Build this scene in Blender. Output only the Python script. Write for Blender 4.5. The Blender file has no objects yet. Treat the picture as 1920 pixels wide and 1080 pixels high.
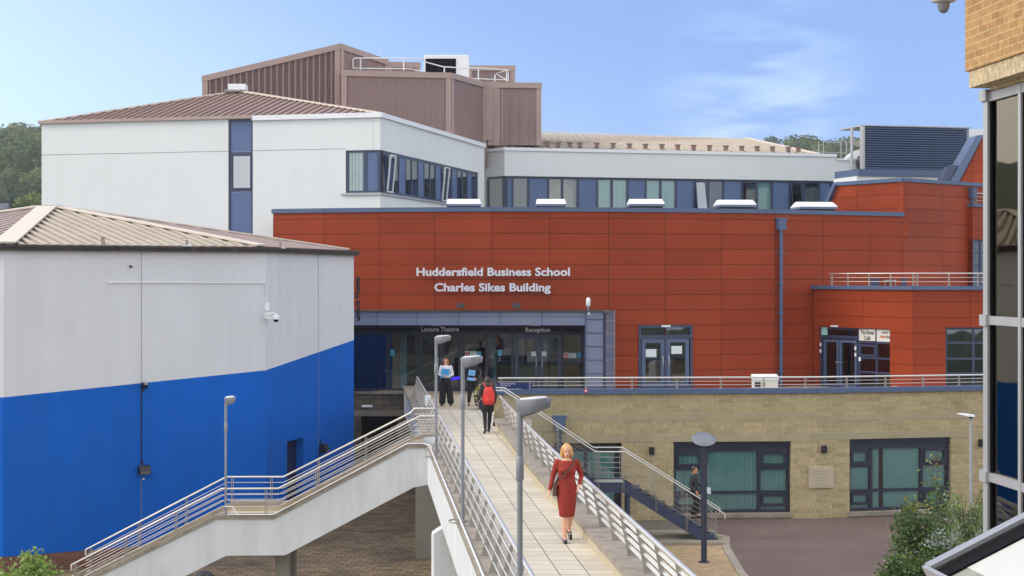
import bpy, bmesh, math, random
from mathutils import Vector, Matrix, Euler
R = math.radians
random.seed(7)
SC = bpy.context.scene
COL = SC.collection

# ------------------------------------------------------------------ camera
F = 3300.0      # focal length in pixels of the 1920 px wide photograph
H = 8.35        # eye height above the courtyard
YH = 521.0      # pixel row of the horizon
cam_d = bpy.data.cameras.new("camera")
cam = bpy.data.objects.new("camera", cam_d); COL.objects.link(cam)
cam.location = (0, 0, H); cam.rotation_euler = (R(90), 0, 0)
cam_d.sensor_width = 36; cam_d.lens = F / 1920 * 36
cam_d.shift_y = -(540 - YH) / 1920
cam_d.clip_start = 0.5; cam_d.clip_end = 6000
SC.camera = cam

# ------------------------------------------------------------------ sky and sun
SUN_AZ = -97.0      # degrees, 0 = +Y (behind the buildings), negative = to the left
SUN_EL = 36.0
wd = bpy.data.worlds.new("World"); SC.world = wd; wd.use_nodes = True
nt = wd.node_tree; nt.nodes.clear()
out = nt.nodes.new('ShaderNodeOutputWorld'); bg = nt.nodes.new('ShaderNodeBackground')
sky = nt.nodes.new('ShaderNodeTexSky'); sky.sky_type = 'NISHITA'; sky.sun_disc = False
sky.sun_elevation = R(SUN_EL); sky.sun_rotation = R(SUN_AZ)
sky.air_density = 1.2; sky.dust_density = 0.3; sky.ozone_density = 4.0
bg.inputs['Strength'].default_value = 0.15
# thin streaks of high cloud, fixed to directions of the sky
tc = nt.nodes.new('ShaderNodeTexCoord')
mp = nt.nodes.new('ShaderNodeMapping'); mp.inputs['Scale'].default_value = (15, 4, 60); mp.inputs['Rotation'].default_value = (0, R(16), 0)
nz = nt.nodes.new('ShaderNodeTexNoise'); nz.inputs['Scale'].default_value = 1.0; nz.inputs['Detail'].default_value = 7; nz.inputs['Distortion'].default_value = 0.55
rp = nt.nodes.new('ShaderNodeMapRange'); rp.inputs['From Min'].default_value = 0.43; rp.inputs['From Max'].default_value = 0.80
rp.inputs['To Max'].default_value = 0.6
# the patch of sky (a direction) where the wisps hang
vm = nt.nodes.new('ShaderNodeVectorMath'); vm.operation = 'DISTANCE'
cd = Vector((0.142, 1.0, 0.100)).normalized(); vm.inputs[1].default_value = cd
r2 = nt.nodes.new('ShaderNodeMapRange'); r2.inputs['From Min'].default_value = 0.015; r2.inputs['From Max'].default_value = 0.075
r2.inputs['To Min'].default_value = 1.0; r2.inputs['To Max'].default_value = 0.0; r2.interpolation_type = 'SMOOTHSTEP'
mu = nt.nodes.new('ShaderNodeMath'); mu.operation = 'MULTIPLY'
mx = nt.nodes.new('ShaderNodeMix'); mx.data_type = 'RGBA'
mx.inputs['B'].default_value = (5.6, 6.8, 8.2, 1)
hs = nt.nodes.new('ShaderNodeHueSaturation'); hs.inputs['Saturation'].default_value = 1.05; hs.inputs['Hue'].default_value = 0.512; hs.inputs['Value'].default_value = 1.3
L = nt.links.new
L(tc.outputs['Generated'], mp.inputs['Vector']); L(mp.outputs['Vector'], nz.inputs['Vector']); L(nz.outputs['Fac'], rp.inputs['Value'])
L(tc.outputs['Generated'], vm.inputs[0]); L(vm.outputs['Value'], r2.inputs['Value'])
L(rp.outputs['Result'], mu.inputs[0]); L(r2.outputs['Result'], mu.inputs[1]); L(mu.outputs[0], mx.inputs['Factor'])
# lift the lookup direction so the band above the horizon takes the clear blue found higher up
va = nt.nodes.new('ShaderNodeVectorMath'); va.operation = 'MULTIPLY_ADD'; va.inputs[1].default_value = (1, 1, 0.72); va.inputs[2].default_value = (0, 0, 0.27)
vn = nt.nodes.new('ShaderNodeVectorMath'); vn.operation = 'NORMALIZE'
L(tc.outputs['Generated'], va.inputs[0]); L(va.outputs[0], vn.inputs[0]); L(vn.outputs[0], sky.inputs['Vector'])
hz = nt.nodes.new('ShaderNodeVectorMath'); hz.operation = 'DOT_PRODUCT'; hz.inputs[1].default_value = (1.0, 0, 1.5); L(tc.outputs['Generated'], hz.inputs[0])
hr = nt.nodes.new('ShaderNodeMapRange'); hr.interpolation_type = 'SMOOTHSTEP'; hr.inputs['From Min'].default_value = 0.28; hr.inputs['From Max'].default_value = -0.30; hr.inputs['To Max'].default_value = 0.95; L(hz.outputs['Value'], hr.inputs['Value'])
hm = nt.nodes.new('ShaderNodeMix'); hm.data_type = 'RGBA'; hm.inputs['B'].default_value = (4.6, 6.0, 6.9, 1); L(hr.outputs['Result'], hm.inputs['Factor'])
L(sky.outputs[0], hs.inputs['Color']); L(hs.outputs[0], hm.inputs['A']); L(hm.outputs['Result'], mx.inputs['A']); # broad bright cloud over the part of the sky to the left, overhead and behind the viewer
sx = nt.nodes.new('ShaderNodeSeparateXYZ'); L(tc.outputs['Generated'], sx.inputs[0])
lb = nt.nodes.new('ShaderNodeMapRange'); lb.interpolation_type = 'SMOOTHSTEP'; lb.inputs['From Min'].default_value = -0.27; lb.inputs['From Max'].default_value = -0.44; L(sx.outputs['X'], lb.inputs['Value'])
lm = nt.nodes.new('ShaderNodeMix'); lm.data_type = 'RGBA'; lm.inputs['B'].default_value = (11.5, 11.5, 11.2, 1); L(lb.outputs['Result'], lm.inputs['Factor']); L(mx.outputs['Result'], lm.inputs['A'])
cy = nt.nodes.new('ShaderNodeMapRange'); cy.interpolation_type = 'SMOOTHSTEP'; cy.inputs['From Min'].default_value = 0.80; cy.inputs['From Max'].default_value = 0.35; cy.inputs['To Min'].default_value = 0.0; cy.inputs['To Max'].default_value = 1.0
L(sx.outputs['Y'], cy.inputs['Value'])
n2 = nt.nodes.new('ShaderNodeTexNoise'); n2.inputs['Scale'].default_value = 2.6; n2.inputs['Detail'].default_value = 6; L(tc.outputs['Generated'], n2.inputs['Vector'])
r3 = nt.nodes.new('ShaderNodeMapRange'); r3.inputs['From Min'].default_value = 0.36; r3.inputs['From Max'].default_value = 0.56; r3.inputs['To Min'].default_value = 0.35; L(n2.outputs['Fac'], r3.inputs['Value'])
m2 = nt.nodes.new('ShaderNodeMath'); m2.operation = 'MULTIPLY'; L(cy.outputs['Result'], m2.inputs[0]); L(r3.outputs['Result'], m2.inputs[1])
mc = nt.nodes.new('ShaderNodeMix'); mc.data_type = 'RGBA'; mc.inputs['B'].default_value = (8.3, 8.3, 8.4, 1)
L(m2.outputs[0], mc.inputs['Factor']); L(lm.outputs['Result'], mc.inputs['A']); L(mc.outputs['Result'], bg.inputs['Color']); L(bg.outputs[0], out.inputs[0])

sd = bpy.data.lights.new("sun", 'SUN'); sun = bpy.data.objects.new("sun", sd); COL.objects.link(sun)
sd.energy = 1.35; sd.angle = R(14); sd.color = (1.0, 0.93, 0.82)
az, el = R(SUN_AZ), R(SUN_EL)
sdir = Vector((math.sin(az) * math.cos(el), math.cos(az) * math.cos(el), math.sin(el)))
sun.rotation_euler = sdir.to_track_quat('Z', 'Y').to_euler(); sun.location = sdir * 200
SC.view_settings.view_transform = 'Standard'; SC.view_settings.look = 'None'
SC.view_settings.exposure = 0.3; SC.view_settings.gamma = 1.0; SC.view_settings.use_curve_mapping = False
SC.render.engine = 'CYCLES'
SC.cycles.max_bounces = 8; SC.cycles.transparent_max_bounces = 12; SC.cycles.use_denoising = True

# ------------------------------------------------------------------ helpers
def XY(px, Z): return Vector(((px - 960) * Z / F, Z))
def ZZ(py, Z): return H - (py - YH) * Z / F
def P(px, py, Z): return Vector(((px - 960) * Z / F, Z, ZZ(py, Z)))
def lin(c):
    c = c / 255.0
    return c / 12.92 if c <= 0.04045 else ((c + 0.055) / 1.055) ** 2.4
def rgb(r, g, b, k=1.0): return (lin(r) * k, lin(g) * k, lin(b) * k)

class Fr:
    """a vertical plane seen from the camera side: u runs along it, w out of it, z up"""
    def __init__(s, a, b):
        s.a = Vector((a[0], a[1])); s.b = Vector((b[0], b[1])); s.d = (s.b - s.a).normalized(); s.n = Vector((s.d.y, -s.d.x)); s.L = (s.b - s.a).length
    def u(s, px):
        m = (px - 960) / F
        return (m * s.a.y - s.a.x) / (s.d.x - m * s.d.y)
    def z(s, px, py): return ZZ(py, s.a.y + s.d.y * s.u(px))
    def P(s, u, w, z):
        p = s.a + s.d * u + s.n * w
        return Vector((p.x, p.y, z))
    def off(s, w, e=0):
        return Fr(s.a + s.n * w - s.d * e, s.b + s.n * w + s.d * e)

ORG = {}
class MB:
    def __init__(s): s.v = []; s.f = []; s.uv = {}; s.sm = set(); s.mi = {}
    def add(s, vs, fs, smooth=False, mi=0):
        o = len(s.v); s.v += [Vector(p) for p in vs]
        for q in fs:
            if smooth: s.sm.add(len(s.f))
            if mi: s.mi[len(s.f)] = mi
            s.f.append([o + k for k in q])
        return s
    def quad(s, a, b, c, d, uv=None, mi=0):
        s.add([a, b, c, d], [(0, 1, 2, 3)], mi=mi)
        if uv: s.uv[len(s.f) - 1] = uv
        return s
    def hexa(s, p, mi=0):   # p: 4 bottom ccw seen from above, 4 top
        return s.add(p, [(3, 2, 1, 0), (4, 5, 6, 7), (0, 1, 5, 4), (1, 2, 6, 5), (2, 3, 7, 6), (3, 0, 4, 7)], mi=mi)
    def box(s, x0, x1, y0, y1, z0, z1, mi=0):
        return s.hexa([(x0, y0, z0), (x1, y0, z0), (x1, y1, z0), (x0, y1, z0), (x0, y0, z1), (x1, y0, z1), (x1, y1, z1), (x0, y1, z1)], mi)
    def fb(s, fr, u0, u1, w0, w1, z0, z1, mi=0):   # box in a frame, w1 > w0 (w outward)
        return s.hexa([fr.P(u0, w1, z0), fr.P(u1, w1, z0), fr.P(u1, w0, z0), fr.P(u0, w0, z0), fr.P(u0, w1, z1), fr.P(u1, w1, z1), fr.P(u1, w0, z1), fr.P(u0, w0, z1)], mi)
    def prism(s, pts, ext):  # closed polygon (3-D points) extruded by a vector
        n = len(pts); pts = [Vector(p) for p in pts]; e = Vector(ext)
        nn = Vector((0, 0, 0))
        for i in range(n): nn += pts[i].cross(pts[(i + 1) % n])
        if nn.dot(e) > 0: pts = pts[::-1]
        vs = pts + [p + e for p in pts]
        return s.add(vs, [tuple(range(n)), tuple(range(2 * n - 1, n - 1, -1))] + [(i, i + n, (i + 1) % n + n, (i + 1) % n) for i in range(n)])
    def beam(s, a, b, wd_, ht, up=(0, 0, 1)):
        a = Vector(a); b = Vector(b); d = (b - a).normalized(); up = Vector(up)
        sd_ = d.cross(up).normalized() * wd_ / 2; uu = sd_.cross(d).normalized() * ht / 2
        return s.hexa([a - sd_ - uu, a + sd_ - uu, b + sd_ - uu, b - sd_ - uu, a - sd_ + uu, a + sd_ + uu, b + sd_ + uu, b - sd_ + uu])
    def tube(s, path, r, n=8, cap=True):
        path = [Vector(p) for p in path]; m = len(path); rings = []
        rr = r if isinstance(r, (list, tuple)) else [r] * m
        prev = None
        for i, p in enumerate(path):
            if i == 0: d = path[1] - p
            elif i == m - 1: d = p - path[i - 1]
            else: d = (path[i + 1] - p).normalized() + (p - path[i - 1]).normalized()
            d.normalize()
            if prev is None:
                ref = Vector((0, 0, 1)) if abs(d.z) < 0.9 else Vector((1, 0, 0))
                prev = d.cross(ref).normalized()
            a = (prev - d * prev.dot(d)).normalized(); b = d.cross(a); prev = a
            k = 1.0
            if 0 < i < m - 1:
                c = (path[i + 1] - p).normalized().dot((p - path[i - 1]).normalized())
                k = 1 / max(0.5, math.sqrt((1 + c) / 2))
            rings.append([p + (a * math.cos(2 * math.pi * j / n) + b * math.sin(2 * math.pi * j / n)) * rr[i] for j in range(n)])
        vs = [q for g in rings for q in g]
        fs = [(i * n + j, i * n + (j + 1) % n, (i + 1) * n + (j + 1) % n, (i + 1) * n + j) for i in range(m - 1) for j in range(n)]
        s.add(vs, fs, True)
        if cap:
            s.add(rings[0], [tuple(range(n - 1, -1, -1))]); s.add(rings[-1], [tuple(range(n))])
        return s
    def loft(s, rings, smooth=True, cap=True):  # rings of equal count
        n = len(rings[0]); m = len(rings)
        s.add([q for g in rings for q in g], [(i * n + j, i * n + (j + 1) % n, (i + 1) * n + (j + 1) % n, (i + 1) * n + j) for i in range(m - 1) for j in range(n)], smooth)
        if cap: s.add(rings[0], [tuple(range(n - 1, -1, -1))]); s.add(rings[-1], [tuple(range(n))])
        return s
    def ell(s, c, r, n=14, m=9, rot=None):
        c = Vector(c); r = (r, r, r) if not isinstance(r, (tuple, list)) else r; vs = []; M = rot or Matrix.Identity(3)
        for i in range(m + 1):
            t = math.pi * i / m
            for j in range(n):
                a = 2 * math.pi * j / n
                vs.append(c + M @ Vector((r[0] * math.sin(t) * math.cos(a), r[1] * math.sin(t) * math.sin(a), -r[2] * math.cos(t))))
        return s.add(vs, [(i * n + j, i * n + (j + 1) % n, (i + 1) * n + (j + 1) % n, (i + 1) * n + j) for i in range(m) for j in range(n)], True)
    def wall(s, fr, u0, u1, z0, z1, ops=(), w=0.0, t=0.3, back=True, uvf=None, ends=True):
        us = sorted({u0, u1} | {q for o in ops for q in (o[0], o[1]) if u0 < q < u1})
        zs = sorted({z0, z1} | {q for o in ops for q in (o[2], o[3]) if z0 < q < z1})
        def hole(a, b): return any(o[0] - 1e-6 <= a <= o[1] + 1e-6 and o[2] - 1e-6 <= b <= o[3] + 1e-6 for o in ops)
        for i in range(len(us) - 1):
            for j in range(len(zs) - 1):
                if hole((us[i] + us[i + 1]) / 2, (zs[j] + zs[j + 1]) / 2): continue
                a, b, c, d = us[i], us[i + 1], zs[j], zs[j + 1]
                s.quad(fr.P(a, w, c), fr.P(b, w, c), fr.P(b, w, d), fr.P(a, w, d), uv=None if uvf is None else [uvf(a, c), uvf(b, c), uvf(b, d), uvf(a, d)])
                if back: s.quad(fr.P(b, w - t, c), fr.P(a, w - t, c), fr.P(a, w - t, d), fr.P(b, w - t, d))
        e = 1e-6
        for o in list(ops) + ([(u0, u1, z0, z1)] if ends else []):
            if o[1] <= u0 + e or o[0] >= u1 - e: continue
            a, b, c, d = max(o[0], u0), min(o[1], u1), max(o[2], z0), min(o[3], z1)
            if o[0] >= u0 - e: s.quad(fr.P(a, w, c), fr.P(a, w - t, c), fr.P(a, w - t, d), fr.P(a, w, d))
            if o[1] <= u1 + e: s.quad(fr.P(b, w - t, c), fr.P(b, w, c), fr.P(b, w, d), fr.P(b, w - t, d))
            if o[2] >= z0 - e: s.quad(fr.P(a, w, c), fr.P(b, w, c), fr.P(b, w - t, c), fr.P(a, w - t, c))
            if o[3] <= z1 + e: s.quad(fr.P(a, w - t, d), fr.P(b, w - t, d), fr.P(b, w, d), fr.P(a, w, d))
        return s
    def build(s, name, mat, parent=None, loc=None, bevel=0, weld=False, kind=None, rotz=0):
        me = bpy.data.meshes.new(name)
        o = Vector(loc) if loc is not None else (ORG.get(parent.name, Vector((0, 0, 0))) if parent else Vector((0, 0, 0)))
        rz = Matrix.Rotation(-rotz, 3, 'Z') if rotz else None
        me.from_pydata([tuple((rz @ (p - o)) if rz else (p - o)) for p in s.v], [], s.f)
        for m in (mat if isinstance(mat, (list, tuple)) else [mat]): me.materials.append(m)
        ul = me.uv_layers.new(name="UVMap")
        for i, pl in enumerate(me.polygons):
            if i in s.sm: pl.use_smooth = True
            if i in s.mi: pl.material_index = s.mi[i]
            if i in s.uv:
                for k, li in enumerate(pl.loop_indices): ul.data[li].uv = s.uv[i][k]
            else:
                n = pl.normal
                if abs(n.z) > 0.75:
                    for li in pl.loop_indices:
                        c = me.vertices[me.loops[li].vertex_index].co; ul.data[li].uv = (c.x + o.x, c.y + o.y)
                else:
                    t = Vector((-n.y, n.x)).normalized() if (abs(n.x) + abs(n.y)) > 1e-6 else Vector((1, 0))
                    for li in pl.loop_indices:
                        c = me.vertices[me.loops[li].vertex_index].co; ul.data[li].uv = (c.x * t.x + c.y * t.y + (o.x * t.x + o.y * t.y), c.z + o.z)
        ob = bpy.data.objects.new(name, me); COL.objects.link(ob)
        if parent: ob.parent = parent; ORG[ob.name] = o
        else:
            ob.location = o; ORG[ob.name] = o
            if rotz: ob.rotation_euler.z = rotz
        if bevel:
            b = ob.modifiers.new("bevel", 'BEVEL'); b.width = bevel; b.segments = 2; b.limit_method = 'ANGLE'; b.angle_limit = R(40)
        if kind: ob['kind'] = kind
        return ob

def tag(o, label, cat, group=None, kind=None):
    o['label'] = label; o['category'] = cat
    if group: o['group'] = group
    if kind: o['kind'] = kind
    return o
def thing(name, loc, label, cat, group=None, rotz=0):
    o = bpy.data.objects.new(name, None); COL.objects.link(o); o.location = loc; o.rotation_euler.z = rotz; o.empty_display_size = 0.3
    ORG[o.name] = Vector(loc)
    return tag(o, label, cat, group)
def copy_tree(o, parent=None):
    c = o.copy(); COL.objects.link(c)
    if parent: c.parent = parent
    for ch in list(o.children): copy_tree(ch, c)
    return c
def dup_part(o, delta):
    c = o.copy(); COL.objects.link(c); c.location = o.location + Vector(delta); return c

# ------------------------------------------------------------------ materials
def newmat(name):
    m = bpy.data.materials.new(name); m.use_nodes = True; t = m.node_tree; b = t.nodes['Principled BSDF']
    return m, t, b, t.nodes, t.links.new
def noise_mul(t, col_sock_or_val, scale, amt, detail=5, coord='Object', stretch=(1, 1, 1), rough=0.55):
    n, l = t.nodes, t.links.new
    tc = n.new('ShaderNodeTexCoord'); mp = n.new('ShaderNodeMapping'); mp.inputs['Scale'].default_value = stretch
    nz = n.new('ShaderNodeTexNoise'); nz.inputs['Scale'].default_value = scale; nz.inputs['Detail'].default_value = detail; nz.inputs['Roughness'].default_value = rough
    l(tc.outputs[coord], mp.inputs['Vector']); l(mp.outputs['Vector'], nz.inputs['Vector'])
    mr = n.new('ShaderNodeMapRange'); mr.inputs['From Min'].default_value = 0.25; mr.inputs['From Max'].default_value = 0.75
    mr.inputs['To Min'].default_value = 1 - amt; mr.inputs['To Max'].default_value = 1 + amt
    l(nz.outputs['Fac'], mr.inputs['Value'])
    mx = n.new('ShaderNodeMix'); mx.data_type = 'RGBA'; mx.blend_type = 'MULTIPLY'; mx.inputs['Factor'].default_value = 1
    if isinstance(col_sock_or_val, (tuple, list)): mx.inputs['A'].default_value = (*col_sock_or_val[:3], 1)
    else: l(col_sock_or_val, mx.inputs['A'])
    l(mr.outputs['Result'], mx.inputs['B'])
    return mx.outputs['Result'], nz
def stains(t, col, scale=0.7, amt=0.5, lo=0.52, hi=0.72, tint=(0.05, 0.05, 0.04), stretch=(1, 1, 0.25)):
    n, l = t.nodes, t.links.new
    tc = n.new('ShaderNodeTexCoord'); mp = n.new('ShaderNodeMapping'); mp.inputs['Scale'].default_value = stretch
    nz = n.new('ShaderNodeTexNoise'); nz.inputs['Scale'].default_value = scale; nz.inputs['Detail'].default_value = 8; nz.inputs['Roughness'].default_value = 0.65
    l(tc.outputs['Object'], mp.inputs['Vector']); l(mp.outputs['Vector'], nz.inputs['Vector'])
    mr = n.new('ShaderNodeMapRange'); mr.inputs['From Min'].default_value = lo; mr.inputs['From Max'].default_value = hi; mr.inputs['To Max'].default_value = amt
    l(nz.outputs['Fac'], mr.inputs['Value'])
    mx = n.new('ShaderNodeMix'); mx.data_type = 'RGBA'; l(mr.outputs['Result'], mx.inputs['Factor']); l(col, mx.inputs['A']); mx.inputs['B'].default_value = (*tint, 1)
    return mx.outputs['Result']
def bump(t, b, scale, strength, dist=0.01, detail=4, hsock=None):
    n, l = t.nodes, t.links.new
    bp = n.new('ShaderNodeBump'); bp.inputs['Strength'].default_value = strength; bp.inputs['Distance'].default_value = dist
    if hsock is None:
        tc = n.new('ShaderNodeTexCoord'); nz = n.new('ShaderNodeTexNoise'); nz.inputs['Scale'].default_value = scale; nz.inputs['Detail'].default_value = detail
        l(tc.outputs['Object'], nz.inputs['Vector']); hsock = nz.outputs['Fac']
    l(hsock, bp.inputs['Height']); l(bp.outputs['Normal'], b.inputs['Normal'])
def M(name, col, rough=0.6, metal=0.0, var=0.08, scale=1.5, bmp=0.0, bsc=30, stain=0.0, stsc=0.7, stint=(0.05, 0.05, 0.04), ststr=(1, 1, 0.25), spec=0.5, coat=0, stlo=0.52, sthi=0.72):
    m, t, b, n, l = newmat(name)
    c, nz = noise_mul(t, col, scale, var)
    if stain: c = stains(t, c, stsc, stain, tint=stint, stretch=ststr, lo=stlo, hi=sthi)
    l(c, b.inputs['Base Color']); b.inputs['Roughness'].default_value = rough; b.inputs['Metallic'].default_value = metal
    b.inputs['Specular IOR Level'].default_value = spec; b.inputs['Coat Weight'].default_value = coat
    if bmp: bump(t, b, bsc, bmp)
    return m
def brickmat(name, c1, c2, mort, bw, bh, ms, off=0.5, rough=0.85, bmp=0.5, var=0.2, nsc=6, stain=0.0, dist=0.02, bias=0.0, stint=(0.03, 0.03, 0.025), stsc=0.5, rot=0, sth=(0.5, 0.75), smooth=0.1):
    m, t, b, n, l = newmat(name)
    tc = n.new('ShaderNodeTexCoord'); mp = n.new('ShaderNodeMapping'); mp.inputs['Rotation'].default_value = (0, 0, rot)
    br = n.new('ShaderNodeTexBrick'); br.offset = off; br.inputs['Scale'].default_value = 1; br.inputs['Brick Width'].default_value = bw
    br.inputs['Row Height'].default_value = bh; br.inputs['Mortar Size'].default_value = ms; br.inputs['Mortar Smooth'].default_value = smooth; br.inputs['Bias'].default_value = bias
    br.inputs['Color1'].default_value = (*c1, 1); br.inputs['Color2'].default_value = (*c2, 1); br.inputs['Mortar'].default_value = (*mort, 1)
    l(tc.outputs['UV'], mp.inputs['Vector']); l(mp.outputs['Vector'], br.inputs['Vector'])
    c, nz = noise_mul(t, br.outputs['Color'], nsc, var, 8, rough=0.65)
    if stain: c = stains(t, c, stsc, stain, tint=stint, lo=sth[0], hi=sth[1])
    l(c, b.inputs['Base Color']); b.inputs['Roughness'].default_value = rough
    if bmp:
        ma = n.new('ShaderNodeMath'); ma.operation = 'MULTIPLY_ADD'; l(br.outputs['Fac'], ma.inputs[0]); ma.inputs[1].default_value = -1.0; l(nz.outputs['Fac'], ma.inputs[2])
        bump(t, b, 0, bmp, dist, hsock=ma.outputs[0])
    return m
def glassmat(name, tint=(0.35, 0.45, 0.5), refl=0.12, rough=0.02, wav=0.0, gc=(0.9, 0.95, 1.0)):
    m, t, b, n, l = newmat(name); n.remove(b)
    o = n['Material Output']; tr = n.new('ShaderNodeBsdfTransparent'); tr.inputs[0].default_value = (*tint, 1)
    gl = n.new('ShaderNodeBsdfGlossy'); gl.inputs['Roughness'].default_value = rough; gl.inputs[0].default_value = (*gc, 1)
    fn = n.new('ShaderNodeFresnel'); fn.inputs[0].default_value = 1.5
    ad = n.new('ShaderNodeMath'); ad.operation = 'ADD'; ad.inputs[1].default_value = refl; ad.use_clamp = True; l(fn.outputs[0], ad.inputs[0])
    mx = n.new('ShaderNodeMixShader'); l(ad.outputs[0], mx.inputs[0]); l(tr.outputs[0], mx.inputs[1]); l(gl.outputs[0], mx.inputs[2]); l(mx.outputs[0], o.inputs[0])
    if wav:
        tc = n.new('ShaderNodeTexCoord'); nz = n.new('ShaderNodeTexNoise'); nz.inputs['Scale'].default_value = 1.2; nz.inputs['Detail'].default_value = 1
        bp = n.new('ShaderNodeBump'); bp.inputs['Strength'].default_value = wav; bp.inputs['Distance'].default_value = 0.02
        l(tc.outputs['Object'], nz.inputs['Vector']); l(nz.outputs['Fac'], bp.inputs['Height']); l(bp.outputs[0], gl.inputs['Normal'])
    return m

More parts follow.
